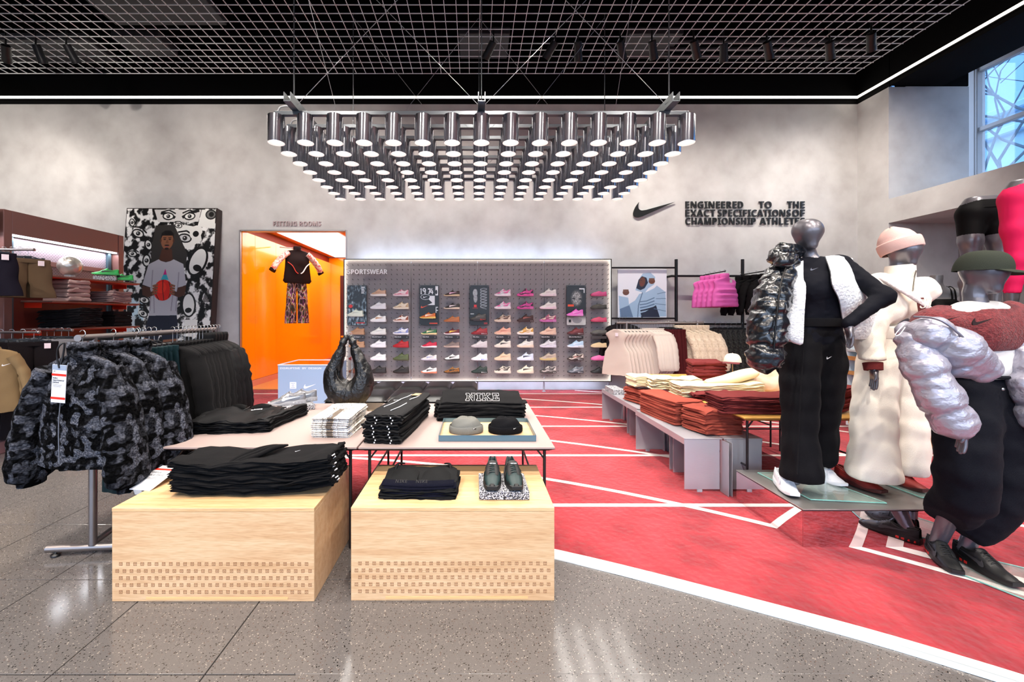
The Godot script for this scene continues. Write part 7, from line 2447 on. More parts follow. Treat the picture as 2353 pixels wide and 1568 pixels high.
func panel(rows: Array, th: float) -> MB:
	# a soft thick sheet: rows of points, rounded at its border
	var m := MB.new()
	var front := []
	var back := []
	for j in rows.size():
		var a := PackedVector3Array()
		var b := PackedVector3Array()
		for i in rows[j].size():
			var p: Vector3 = rows[j][i]
			var du: Vector3 = rows[j][mini(i + 1, rows[j].size() - 1)] - rows[j][maxi(i - 1, 0)]
			var dv: Vector3 = rows[mini(j + 1, rows.size() - 1)][i] - rows[maxi(j - 1, 0)][i]
			var n := du.cross(dv).normalized()
			if n.z < 0:
				n = -n
			var edge := 0.25 if i == 0 or j == 0 or i == rows[j].size() - 1 or j == rows.size() - 1 else 1.0
			a.append(p + n * th / 2 * edge)
			b.append(p - n * th / 2 * edge)
		front.append(a)
		back.append(b)
	var du: Vector3 = front[0][1] - front[0][0]
	var dv: Vector3 = front[1][0] - front[0][0]
	var fl := du.cross(dv).z < 0
	m.grid(front, false, fl)
	m.grid(back, false, not fl)
	for e in [[front[0], back[0]], [back[-1], front[-1]]]:
		m.grid([e[0], e[1]], false, fl)
		m.grid([e[0], e[1]], false, not fl)
	for c in [0, rows[0].size() - 1]:
		var u := PackedVector3Array()
		var w := PackedVector3Array()
		for j in rows.size():
			u.append(front[j][c])
			w.append(back[j][c])
		m.grid([u, w], false, fl)
		m.grid([u, w], false, not fl)
	return m

func spline_rows(rows: Array, nu := 4, nv := 4) -> Array:
	var a := []
	for r in rows:
		a.append(smooth(r, nu))
	var out := []
	var cols := []
	for i in a[0].size():
		var c := []
		for r in a:
			c.append(r[i])
		cols.append(smooth(c, nv))
	for j in cols[0].size():
		var r := []
		for c in cols:
			r.append(c[j])
		out.append(r)
	return out

func pants_leg(pts: Array, rad: Array) -> Array:
	return chain(smooth(pts, 2), rad)

func skin_metal() -> StandardMaterial3D:
	var m := mat("mannequin_grey", Color(0.44, 0.43, 0.455), 0.33, 0.55)
	m.clearcoat_enabled = true
	m.clearcoat = 0.3
	m.clearcoat_roughness = 0.3
	return m

func worn_shoe(label: String, style: String, c: Dictionary, heel: Vector3, toe: Vector3, wide := 1.0) -> void:
	# the kit's toe points to -x
	var d := heel - toe
	var o := shoe(label, style, c, (heel + toe) / 2, atan2(-d.z, d.x), "")
	var l: float = Vector2(d.x, d.z).length() / SHOE[style].L
	o.scale = Vector3(l, lerpf(1.0, l, 0.5), lerpf(1.0, l, 0.5) * wide)

func glass_plate(label: String, pts: Array, y: float, post: Vector3) -> void:
	var o := thing("glass_base", label, "mannequin base", Vector3(0, y, 0))
	var g := mat("base_glass", Color(0.82, 0.95, 0.92, 0.12), 0.03)
	g.transparency = BaseMaterial3D.TRANSPARENCY_ALPHA
	var poly := PackedVector2Array()
	for p in pts:
		poly.append(Vector2(p.x, p.y))
	var t := Transform3D(Basis(Vector3.RIGHT, Vector3(0, 0, 1), Vector3(0, -1, 0)), Vector3.ZERO)
	part(o, "plate", MB.new().prism(poly, -0.010, -0.001, t), g)
	var e := MB.new()
	for k in poly.size():
		var a := poly[k]
		var b := poly[(k + 1) % poly.size()]
		e.tube([Vector3(a.x, 0.0055, a.y), Vector3(b.x, 0.0055, b.y)], 0.0035, 5)
	part(o, "polished_edge", e, cmat(Color(0.45, 0.68, 0.64), 0.15))
	part(o, "calf_spigot", MB.new().tube([Vector3(post.x, 0.01, post.z), Vector3(post.x, 0.12, post.z)], 0.012, 8), mat("acrylic"))

func mannequins() -> void:
	var sk := skin_metal()
	# --- first: open white fleece vest, dark navy top, hand on hip, black puffer over one shoulder
	var d := 2.93
	var o := thing("mannequin", "faceless mannequin in open white fleece vest, black puffer over one shoulder", "mannequin", Vector3(2.33, 0.25, -d))
	var L := Transform3D(Basis.IDENTITY, -o.position)
	var loc := func(x: float, y: float, dd: float) -> Vector3: return Vector3(x, y, -dd) - o.position
	var P := func(px: float, py: float, dd: float) -> Vector3: return at(px, py, dd) - o.position
	var head: Vector3 = P.call(1856, 540, 2.93)
	var nk: Vector3 = loc.call(2.345, 1.775, 2.94)
	var sl: Vector3 = loc.call(2.155, 1.745, 2.95)
	var sr: Vector3 = loc.call(2.55, 1.765, 2.95)
	var el: Vector3 = P.call(2032, 682, 2.72)
	var wr: Vector3 = P.call(1948, 744, 2.70)
	var torso := [[sl + Vector3(0.04, 0, 0), sr - Vector3(0.04, 0, 0), 0.062, 0.062], [loc.call(2.26, 1.62, 2.90), loc.call(2.44, 1.63, 2.90), 0.098, 0.098], [loc.call(2.27, 1.58, 2.88), loc.call(2.30, 1.42, 2.93), 0.09, 0.08], [loc.call(2.42, 1.58, 2.88), loc.call(2.42, 1.42, 2.93), 0.09, 0.08], [loc.call(2.29, 1.42, 2.93), loc.call(2.27, 1.24, 2.94), 0.085, 0.11], [loc.call(2.41, 1.42, 2.93), loc.call(2.42, 1.24, 2.94), 0.085, 0.11]]
	var h := hand(wr, Vector3(0.12, -1.0, 0.12), Vector3(-0.35, 0.1, 1.0), 0.5, 1.0, 0.95)
	mannequin_body(o, egg_head(head, Vector3(0.05, 0, 1), nk), nk, [loc.call(2.34, 1.55, 2.92), loc.call(2.34, 1.2, 2.94)], [[loc.call(2.25, 1.1, 2.93), loc.call(2.19, 0.7, 2.87), loc.call(2.13, 0.32, 2.83)], [loc.call(2.43, 1.1, 2.94), loc.call(2.46, 0.7, 3.0), loc.call(2.48, 0.32, 3.08)]], sk)
	part(o, "hand", h, sk)
	var top := torso.duplicate()
	top.append_array(chain([sr, el, wr], [0.06, 0.05, 0.036]))
	top.append_array(chain([sl, loc.call(2.03, 1.5, 2.97), loc.call(2.02, 1.28, 2.92)], [0.06, 0.05, 0.04]))
	top.append([nk - Vector3(0, 0.04, 0.0), nk - Vector3(0, 0.09, 0), 0.075, 0.09])
	part(o, "long_sleeved_top", sdf_mesh(top, 0.012, 0.05, wrinkle(5, 14.0, 0.005, Vector3(1, 2, 1))), cloth("top_navy", Color(0.05, 0.055, 0.085), 0.75, 0.5, 0.4))
	part(o, "neckband", MB.new().tube(range(17).map(func(k): return nk + Vector3(cos(TAU * k / 16) * 0.072, -0.035 - 0.012 * sin(TAU * k / 16), sin(TAU * k / 16) * 0.066)), 0.006, 6, false), cloth("top_navy"))
	part(o, "chest_tick", tick_mesh(0.05, 0.001), cmat(Color(0.4, 0.4, 0.44), 0.4), P.call(1862, 622, 2.793), Vector3(0, -0.1, 0))
	var pl := pants_leg([loc.call(2.26, 1.20, 2.93), loc.call(2.22, 0.95, 2.90), loc.call(2.19, 0.7, 2.86), loc.call(2.155, 0.38, 2.80)], [0.108, 0.11, 0.106, 0.10, 0.098, 0.104, 0.118])
	var pr := pants_leg([loc.call(2.42, 1.20, 2.93), loc.call(2.44, 0.95, 2.96), loc.call(2.46, 0.7, 3.0), loc.call(2.475, 0.42, 3.05)], [0.108, 0.11, 0.104, 0.097, 0.092, 0.096, 0.108])
	var trousers := cloth("pant_navy", Color(0.056, 0.055, 0.066), 0.88, 1.0, 0.5)
	part(o, "wide_trousers", sdf_mesh(pl + pr + [[loc.call(2.28, 1.31, 2.93), loc.call(2.42, 1.31, 2.93), 0.095, 0.095]], 0.0125, 0.035, wrinkle(7, 7.0, 0.012, Vector3(1.3, 0.4, 1.3)), [Plane(Vector3.DOWN, -0.085), Plane(Vector3.UP, 1.13)]), trousers)
	var rib := MB.new()
	var rows := []
	for q in [[0.0, 1.0], [0.006, 1.03], [0.05, 1.03], [0.056, 1.0]]:
		var ring := PackedVector3Array()
		for k in 64:
			var a := -TAU * k / 64
			var rr: float = q[1] * (1.0 + 0.012 * (k % 2))
			ring.append(loc.call(2.35, 1.34, 2.93) + Vector3(cos(a) * 0.182 * rr, q[0], sin(a) * 0.112 * rr))
		rows.append(ring)
	rib.grid(rows, true)
	part(o, "ribbed_waistband", rib, trousers)
	part(o, "tick_mark", tick_mesh(0.05, 0.001), cmat(Color(0.75, 0.75, 0.78), 0.5), P.call(1899, 826, 2.78), Vector3(0, 0.3, 0))
	part(o, "front_crease", MB.new().tube(smooth([P.call(1846, 800, 2.795), P.call(1840, 900, 2.765), P.call(1836, 1000, 2.72), P.call(1832, 1090, 2.66)]), 0.0035, 5), trousers)
	var fleece := fur("fleece_white", Color(0.78, 0.79, 0.81), Color(0.9, 0.9, 0.9), 3.0, 0.9)
	var lf := spline_rows([[P.call(1822, 604, 2.87), P.call(1834, 603, 2.86), P.call(1846, 600, 2.85)], [P.call(1815, 640, 2.80), P.call(1828, 642, 2.77), P.call(1846, 640, 2.76)], [P.call(1822, 690, 2.76), P.call(1836, 690, 2.72), P.call(1852, 658, 2.72)], [P.call(1795, 735, 2.78), P.call(1822, 735, 2.72), P.call(1848, 725, 2.70)], [P.call(1790, 765, 2.80), P.call(1818, 775, 2.72), P.call(1846, 782, 2.69)], [P.call(1800, 772, 2.80), P.call(1820, 783, 2.73), P.call(1844, 790, 2.70)]])
	part(o, "vest_front_left", panel(lf, 0.03), fleece)
	var rf := spline_rows([[P.call(1896, 590, 2.90), P.call(1925, 588, 2.92), P.call(1958, 594, 2.98)], [P.call(1908, 625, 2.80), P.call(1940, 620, 2.82), P.call(1962, 625, 2.92)], [P.call(1912, 655, 2.77), P.call(1948, 650, 2.78), P.call(1978, 665, 2.88)], [P.call(1928, 690, 2.78), P.call(1966, 690, 2.80), P.call(2006, 700, 2.90)], [P.call(1936, 735, 2.84), P.call(1980, 730, 2.86), P.call(2024, 728, 2.95)], [P.call(1946, 778, 2.88), P.call(1985, 780, 2.88), P.call(2026, 770, 2.97)]])
	part(o, "vest_front_right", panel(rf, 0.032), fleece)
	var bk := spline_rows([[loc.call(2.18, 1.80, 3.0), loc.call(2.36, 1.81, 3.03), loc.call(2.60, 1.79, 3.03)], [loc.call(2.12, 1.5, 3.06), loc.call(2.36, 1.5, 3.08), loc.call(2.70, 1.5, 3.06)], [loc.call(2.10, 1.26, 3.06), loc.call(2.36, 1.26, 3.08), loc.call(2.80, 1.28, 3.05)]])
	part(o, "vest_back", panel(bk, 0.03), fleece)
	# puffer jacket hung over the right shoulder
	var path := [P.call(1806, 612, 2.86), P.call(1778, 665, 2.80), P.call(1763, 730, 2.76), P.call(1756, 820, 2.74)]
	var pf := mat("puffer_black_blue_sheen", Color(0.04, 0.06, 0.085), 0.28)  # blue of the window reflection is put into this black
	pf.clearcoat_enabled = true
	pf.clearcoat = 0.6
	pf.clearcoat_roughness = 0.12
	pf.normal_enabled = true
	pf.normal_texture = ntex("crinkle", 0.02, [], 4, 256, FastNoiseLite.TYPE_SIMPLEX, 6.0)
	pf.normal_scale = 0.6
	tri_map(pf, Vector3.ONE * 3.0)
	var jb := chain(path, [0.08, 0.10, 0.108, 0.105])
	jb.append_array(chain([P.call(1800, 640, 2.78), P.call(1790, 720, 2.70), P.call(1784, 815, 2.70)], [0.035, 0.045, 0.05]))
	part(o, "draped_puffer", sdf_mesh(jb, 0.0115, 0.035, quilt(path, 0.2, 0.022, 3, 0.02), [Plane(Vector3(0.1, -1, 0).normalized(), -0.79)]), pf)
	var cb := chain([P.call(1786, 590, 2.84), P.call(1806, 580, 2.90), P.call(1832, 580, 2.98)], [0.05, 0.06, 0.05])
	cb.append_array(chain([P.call(1786, 592, 2.84), P.call(1800, 600, 2.76), P.call(1822, 592, 2.78)], [0.05, 0.045, 0.03]))
	part(o, "puffer_collar", sdf_mesh(cb, 0.0105, 0.03, wrinkle(8, 16.0, 0.02, Vector3(0.7, 1.6, 0.7))), pf)
	part(o, "puffer_zip", MB.new().tube(smooth([P.call(1806, 612, 2.74), P.call(1793, 660, 2.68), P.call(1783, 740, 2.635), P.call(1778, 810, 2.63)]), 0.006, 6), cmat(Color(0.06, 0.06, 0.07), 0.3, 0.5))
	var wsh := {"up": Color(0.83, 0.84, 0.86), "ov": Color(0.9, 0.9, 0.92), "sw": Color(0.8, 0.8, 0.84), "sole": Color(0.82, 0.83, 0.85), "tread": Color(0.08, 0.08, 0.09), "air": Color(0.7, 0.75, 0.78)}
	var py := 0.252
	worn_shoe("white running shoe at the front left edge of the mirrored platform", "air", wsh, Vector3(2.135, py, -3.0), Vector3(2.045, py, -2.71))
	worn_shoe("white running shoe at the rear of the mirrored platform, mostly hidden", "air", wsh, Vector3(2.48, py, -3.16), Vector3(2.50, py, -2.87))
	glass_plate("clear glass plate under the first mannequin on the mirrored platform", [Vector2(2.10, -3.15), Vector2(2.44, -3.15), Vector2(2.56, -2.64), Vector2(2.13, -2.69)], 0.244, Vector3(2.42, 0, -2.93))
	mannequin_two(sk, py)
	mannequin_three(sk)

func mannequin_two(sk: Material, py: float) -> void:
	var o := thing("mannequin", "faceless mannequin in cream sweatshirt, wide cream trousers and pale pink beanie", "mannequin", Vector3(2.88, 0.25, -2.92))
	var loc := func(x: float, y: float, dd: float) -> Vector3: return Vector3(x * (1 + 0.035 * smoothstep(0.3, 1.2, y)), y, -dd - 0.12 * smoothstep(0.3, 1.2, y)) - o.position
	var P := func(px: float, py_: float, dd: float) -> Vector3: return at(px, py_, dd + 0.12) - o.position
	var head: Vector3 = P.call(2078, 580, 2.93)
	var fc := Vector3(0.5, 0, 1).normalized()
	var nk: Vector3 = P.call(2068, 640, 2.95)
	var h := hand(P.call(2007, 842, 2.74), Vector3(0.02, -1, 0.05), Vector3(-0.25, 0, 1), 0.25, 1.0, 0.95)
	mannequin_body(o, egg_head(head, fc, nk), nk, [loc.call(2.9, 1.5, 2.92), loc.call(2.89, 1.2, 2.92)], [[loc.call(2.80, 1.1, 2.92), loc.call(2.70, 0.7, 2.88), loc.call(2.64, 0.32, 2.88)], [loc.call(2.98, 1.1, 2.93), loc.call(3.0, 0.7, 2.95), loc.call(2.95, 0.32, 2.99)]], sk)
	part(o, "hand", h, sk)
	var cr := cloth("sweat_cream", Color(0.90, 0.87, 0.82), 0.92, 1.2, 0.3)
	var sl: Vector3 = P.call(2012, 660, 2.92)
	var sr: Vector3 = P.call(2120, 668, 3.0)
	var b := [[sl, sr, 0.085, 0.085], [loc.call(2.79, 1.55, 2.90), loc.call(2.99, 1.55, 2.94), 0.122, 0.122], [loc.call(2.79, 1.5, 2.9), loc.call(2.80, 1.45, 2.9), 0.13, 0.128], [loc.call(2.98, 1.5, 2.94), loc.call(2.98, 1.45, 2.94), 0.13, 0.128]]
	b.append_array(chain([sl, P.call(1992, 745, 2.86), P.call(2004, 832, 2.75)], [0.09, 0.09, 0.072]))
	b.append_array(chain([sr, loc.call(3.06, 1.42, 3.04), loc.call(3.08, 1.2, 3.0)], [0.08, 0.075, 0.065]))
	b.append_array(chain([nk + Vector3(0, 0.02, 0), nk - Vector3(0, 0.08, 0)], [0.072, 0.09]))
	part(o, "half_zip_sweatshirt", sdf_mesh(b, 0.0135, 0.05, wrinkle(11, 7.0, 0.012, Vector3(1, 1.2, 1)), [Plane(Vector3.DOWN, -0.862)]), cr)
	var rows := []
	for q in [[-0.06, 0.092], [0.0, 0.086], [0.075, 0.086], [0.095, 0.082], [0.09, 0.072], [0.0, 0.068]]:
		var ring := PackedVector3Array()
		for k in 28:
			var a := -TAU * k / 28
			ring.append(nk + Vector3(cos(a) * q[1], q[0] + 0.012 * cos(a) * 0.5, sin(a) * q[1] * 0.95))
		rows.append(ring)
	part(o, "stand_collar", MB.new().grid(rows, true), cr)
	part(o, "zip", MB.new().tube(smooth([P.call(2105, 622, 2.86), P.call(2101, 640, 2.845), P.call(2098, 668, 2.80)]), 0.004, 5), cmat(Color(0.35, 0.33, 0.3), 0.3, 0.7))
	rows = []
	for q in [[0.0, 0.95], [0.008, 1.0], [0.08, 1.0], [0.088, 0.96]]:
		var ring := PackedVector3Array()
		for k in 80:
			var a := -TAU * k / 80
			var rr: float = q[1] * (1.0 + 0.01 * (k % 2))
			ring.append(loc.call(2.895, 1.25, 2.92) + Vector3(cos(a) * 0.235 * rr, q[0], sin(a) * 0.135 * rr))
		rows.append(ring)
	part(o, "ribbed_hem", MB.new().grid(rows, true), cr)
	part(o, "maroon_cuff", MB.new().tube([P.call(2005, 834, 2.75), P.call(2007, 851, 2.74)], [0.058, 0.054], 16, true, 0.85), cloth("fleece_maroon"))
	var wl := pants_leg([loc.call(2.80, 1.18, 2.92), loc.call(2.74, 0.9, 2.89), loc.call(2.70, 0.62, 2.87), loc.call(2.675, 0.37, 2.85)], [0.118, 0.12, 0.12, 0.118, 0.118, 0.128, 0.148])
	var wr := pants_leg([loc.call(2.98, 1.18, 2.93), loc.call(3.0, 0.9, 2.94), loc.call(3.01, 0.62, 2.96), loc.call(3.0, 0.38, 2.96)], [0.118, 0.118, 0.114, 0.11, 0.108, 0.116, 0.132])
	part(o, "wide_trousers", sdf_mesh(wl + wr + [[loc.call(2.82, 1.26, 2.92), loc.call(2.97, 1.26, 2.92), 0.12, 0.12]], 0.013, 0.03, wrinkle(12, 6.0, 0.013, Vector3(1.3, 0.5, 1.3)), [Plane(Vector3.DOWN, -0.075)]), cr)
	var pink := cloth("beanie_pink", Color(0.83, 0.69, 0.66), 0.95, 1.6, 0.3)
	# beanie: crown leaning back, a wide cuff tipped over the brow
	var up := Vector3(-0.16, 1, -0.26).normalized()
	var sx := up.cross(fc).normalized()
	var sf := sx.cross(up)
	rows = []
	for q in [[-0.012, 0.1], [-0.008, 0.109], [0.03, 0.113], [0.06, 0.112], [0.068, 0.108], [0.069, 0.096], [0.09, 0.095], [0.125, 0.08], [0.155, 0.055], [0.172, 0.028], [0.178, 0.006]]:
		var ring := PackedVector3Array()
		for k in 40:
			var a := TAU * k / 40
			var c: Vector3 = head + up * (q[0] + 0.022) + (-sf * 0.008 + sx * 0.0) * (1.0 if q[0] < 0.07 else 2.0)
			ring.append(c + sx * (cos(a) * q[1]) + sf * (sin(a) * q[1] * 1.12) + up * (0.006 * sin(a * 3.0 + q[0] * 40.0) if q[0] > 0.07 else 0.0))
		rows.append(ring)
	part(o, "beanie", MB.new().grid(rows, true, true), pink)
	var strap := MB.new().tube(smooth([P.call(2006, 642, 2.98), P.call(2028, 640, 2.84), P.call(2066, 662, 2.76), P.call(2110, 690, 2.74), P.call(2150, 722, 2.76)], 6), 0.024, 12, true, 0.6)
	part(o, "bag_strap", strap, fur("strap_white", Color(0.8, 0.75, 0.74), Color(0.92, 0.88, 0.87), 6.0, 0.8))
	var bag := MB.new().box(P.call(2118, 712, 2.735), Vector3(0.05, 0.16, 0.008), 0.003, Basis(Vector3(0, 0, 1), 0.15))
	part(o, "chest_badge", bag, cmat(Color(0.36, 0.12, 0.1), 0.8))
	part(o, "badge_lettering", text_mesh("S7", 0.06, 0.001, true, "Droid Serif"), cmat(Color(0.85, 0.8, 0.76), 0.8), P.call(2112, 700, 2.727), Vector3(0, 0, 0.15))
	var rd := {"up": Color(0.50, 0.11, 0.085), "sw": Color(0.52, 0.13, 0.1), "sole": Color(0.25, 0.045, 0.04), "tread": Color(0.18, 0.03, 0.03), "air": Color(0.15, 0.03, 0.03), "ov": Color(0.44, 0.09, 0.07)}
	worn_shoe("dark red running shoe under the cream trousers on the platform, left one", "air", rd, Vector3(2.60, py, -3.06), Vector3(2.66, py, -2.755))
	worn_shoe("dark red running shoe under the cream trousers on the platform, right one", "air", rd, Vector3(2.93, py, -3.08), Vector3(2.945, py, -2.77))
	glass_plate("clear glass plate under the cream dressed mannequin on the platform", [Vector2(2.83, -3.10), Vector2(3.0, -3.10), Vector2(3.0, -2.72), Vector2(2.86, -2.72)], 0.244, Vector3(2.97, 0, -2.95))

func mannequin_three(sk: Material) -> void:
	var o := thing("mannequin", "faceless mannequin in maroon fleece crop top, dark jeans and silver puffer", "mannequin", Vector3(2.78, 0.02, -2.36))
	var loc := func(x: float, y: float, dd: float) -> Vector3: return Vector3(x, y, -dd) - o.position
	var P := func(px: float, py_: float, dd: float) -> Vector3: return at(px, py_, dd) - o.position
	var head: Vector3 = P.call(2262, 632, 2.33)
	var fc := Vector3(0.55, 0, 1).normalized()
	var nk: Vector3 = P.call(2242, 700, 2.36)
	var h := hand(P.call(2206, 968, 2.11), Vector3(0.08, -1, 0.05), Vector3(-0.5, 0, 1), 0.35, 1.0, 0.95)
	mannequin_body(o, egg_head(head, fc, nk, 0.98), nk, [loc.call(2.80, 1.3, 2.36), loc.call(2.80, 1.0, 2.36)], [[loc.call(2.74, 0.9, 2.35), loc.call(2.64, 0.5, 2.30), loc.call(2.71, 0.08, 2.49)], [loc.call(2.88, 0.9, 2.37), loc.call(2.88, 0.5, 2.33), loc.call(2.79, 0.08, 2.42)]], sk)
	part(o, "hand", h, sk)
	var jn := cloth("jeans_navy", Color(0.058, 0.062, 0.088), 0.85, 1.4, 0.6)
	var ll := pants_leg([loc.call(2.72, 0.92, 2.35), loc.call(2.64, 0.68, 2.28), loc.call(2.63, 0.45, 2.28), loc.call(2.69, 0.26, 2.44)], [0.125, 0.125, 0.122, 0.118, 0.112, 0.10, 0.085])
	var lr := pants_leg([loc.call(2.89, 0.92, 2.37), loc.call(2.90, 0.68, 2.33), loc.call(2.87, 0.42, 2.32), loc.call(2.81, 0.22, 2.38)], [0.125, 0.125, 0.12, 0.114, 0.105, 0.095, 0.082])
	part(o, "baggy_jeans", sdf_mesh(ll + lr + [[loc.call(2.735, 1.0, 2.36), loc.call(2.88, 1.0, 2.37), 0.115, 0.115]], 0.012, 0.035, wrinkle(21, 7.0, 0.014, Vector3(0.8, 0.9, 0.8)), [Plane(Vector3(-0.64, -0.77, 0).normalized(), -0.105)]), jn)
	part(o, "jean_waistband", MB.new().tube(range(21).map(func(k): return loc.call(2.81, 1.085, 2.365) + Vector3(cos(TAU * k / 20) * 0.182, 0, sin(TAU * k / 20) * 0.118)), 0.018, 6, false, 0.5), jn)
	part(o, "fly_button", MB.new().lathe([Vector2(0.008, 0), Vector2(0.006, 0.004), Vector2(0, 0.004)], 10, Basis(Vector3.RIGHT, PI / 2), P.call(2305, 895, 2.225)), cmat(Color(0.6, 0.6, 0.6), 0.3, 0.8))
	var tee := cloth("tee_white", Color(0.86, 0.84, 0.82), 0.9, 0.6)
	var tb := [[loc.call(2.75, 1.36, 2.36), loc.call(2.85, 1.36, 2.36), 0.12, 0.12], [loc.call(2.75, 1.3, 2.36), loc.call(2.755, 1.14, 2.36), 0.108, 0.112], [loc.call(2.85, 1.3, 2.36), loc.call(2.86, 1.14, 2.36), 0.108, 0.112], [nk - Vector3(0.075, 0.05, -0.01), nk + Vector3(0.075, -0.05, 0.01), 0.06, 0.06]]
	part(o, "white_tee", sdf_mesh(tb, 0.0125, 0.05), tee)
	var tf := fur("fleece_wine", Color(0.34, 0.10, 0.115), Color(0.50, 0.17, 0.18), 7.0, 1.3)
	var sl: Vector3 = P.call(2138, 745, 2.36)
	var sr: Vector3 = P.call(2334, 735, 2.42)
	var cb := [[loc.call(2.72, 1.36, 2.33), loc.call(2.90, 1.36, 2.36), 0.128, 0.128], [loc.call(2.72, 1.30, 2.33), loc.call(2.90, 1.29, 2.36), 0.125, 0.122], [P.call(2160, 722, 2.38), P.call(2185, 745, 2.30), 0.05, 0.06], [P.call(2320, 712, 2.42), P.call(2318, 740, 2.38), 0.05, 0.06]]
	cb.append_array(chain([sl, P.call(2112, 800, 2.34)], [0.085, 0.085]))
	cb.append_array(chain([sr, P.call(2345, 800, 2.42)], [0.08, 0.075]))
	part(o, "fleece_crop_top", sdf_mesh(cb, 0.0105, 0.045, wrinkle(31, 30.0, 0.005), [Plane(Vector3.DOWN, -1.205)], [[P.call(2205, 706, 2.16), P.call(2290, 706, 2.18), 0.062], [P.call(2222, 690, 2.3), P.call(2280, 690, 2.32), 0.075]]), tf)
	for q in [[2232, 748, 2.185, 0.10, -0.1], [2150, 742, 2.262, 0.09, -0.5]]:
		part(o, "embroidered_tick", tick_mesh(q[3], 0.006), cmat(Color(0.12, 0.03, 0.04), 0.9), P.call(q[0], q[1], q[2]), Vector3(0, q[4], 0))
	# silver puffer: one sleeve hanging, the body wrapped round the waist
	var sv := mat("puffer_silver", Color(0.66, 0.65, 0.70), 0.3, 0.35)
	sv.normal_enabled = true
	sv.normal_texture = ntex("crinkle", 0.02, [], 4, 256, FastNoiseLite.TYPE_SIMPLEX, 6.0)
	sv.normal_scale = 0.9
	tri_map(sv, Vector3.ONE * 3.0)
	var path := [P.call(2098, 790, 2.20), P.call(2128, 850, 2.15), P.call(2160, 915, 2.12), P.call(2190, 968, 2.11)]
	part(o, "puffer_sleeve", sdf_mesh(chain(path, [0.075, 0.084, 0.086, 0.088]), 0.0105, 0.03, quilt(path, 0.17, 0.012, 5, 0.010), [Plane(Vector3(0.12, -1, 0).normalized(), -0.825)]), sv)
	var body := [P.call(2092, 762, 2.24), P.call(2140, 768, 2.15), P.call(2205, 800, 2.11), P.call(2270, 845, 2.13)]
	var bb := chain(body, [0.06, 0.082, 0.088, 0.055])
	bb.append_array(chain([P.call(2115, 790, 2.22), P.call(2190, 835, 2.16), P.call(2250, 858, 2.15)], [0.05, 0.065, 0.045]))
	part(o, "puffer_body", sdf_mesh(bb, 0.0105, 0.03, quilt(body, 0.13, 0.012, 6, 0.010)), sv)
	part(o, "puffer_zip", MB.new().tube(smooth([P.call(2100, 728, 2.18), P.call(2165, 738, 2.07), P.call(2240, 800, 2.05), P.call(2300, 848, 2.11)]), 0.006, 6), cmat(Color(0.55, 0.55, 0.6), 0.3, 0.6))
	var rb := [P.call(2335, 735, 2.30), P.call(2350, 800, 2.26), P.call(2362, 880, 2.22), P.call(2385, 960, 2.2)]
	part(o, "puffer_side", sdf_mesh(chain(rb, [0.03, 0.05, 0.07, 0.08]), 0.012, 0.03, quilt(rb, 0.15, 0.015, 7, 0.009)), sv)
	part(o, "toggle_cord", MB.new().tube(smooth([P.call(2078, 745, 2.19), P.call(2060, 765, 2.18), P.call(2058, 772, 2.18), P.call(2068, 768, 2.18), P.call(2080, 752, 2.18)]), 0.0025, 5), cmat(Color(0.85, 0.85, 0.85), 0.5))
	var green := cloth("cap_green", Color(0.20, 0.215, 0.185), 0.9, 1.0, 0.2)
	var hat := cap_hat("worn green cotton baseball cap on the mannequin with the silver puffer", o.position + head + Vector3(-0.012, 0.022, 0.0), 0.85, green, green, 0.098, null, 0.10)
	var bs := {"up": Color(0.045, 0.045, 0.05), "sw": Color(0.2, 0.2, 0.21), "sole": Color(0.05, 0.05, 0.055), "air": Color(0.8, 0.09, 0.06), "ov": Color(0.055, 0.055, 0.06), "lace": Color(0.03, 0.03, 0.03)}
	worn_shoe("black running shoe with red heel units beside the mirrored platform corner", "air", bs, Vector3(2.73, 0.014, -2.55), Vector3(2.60, 0.014, -2.285))
	worn_shoe("black running shoe with red heel units nearest the camera at the right", "air", bs, Vector3(2.79, 0.024, -2.47), Vector3(2.765, 0.024, -2.16))
	glass_plate("clear glass plate on the carpet under the jeans wearing mannequin", [Vector2(2.60, -2.36), Vector2(2.86, -2.50), Vector2(3.1, -2.3), Vector2(2.98, -2.02), Vector2(2.72, -2.05)], 0.013, Vector3(2.95, 0, -2.25))

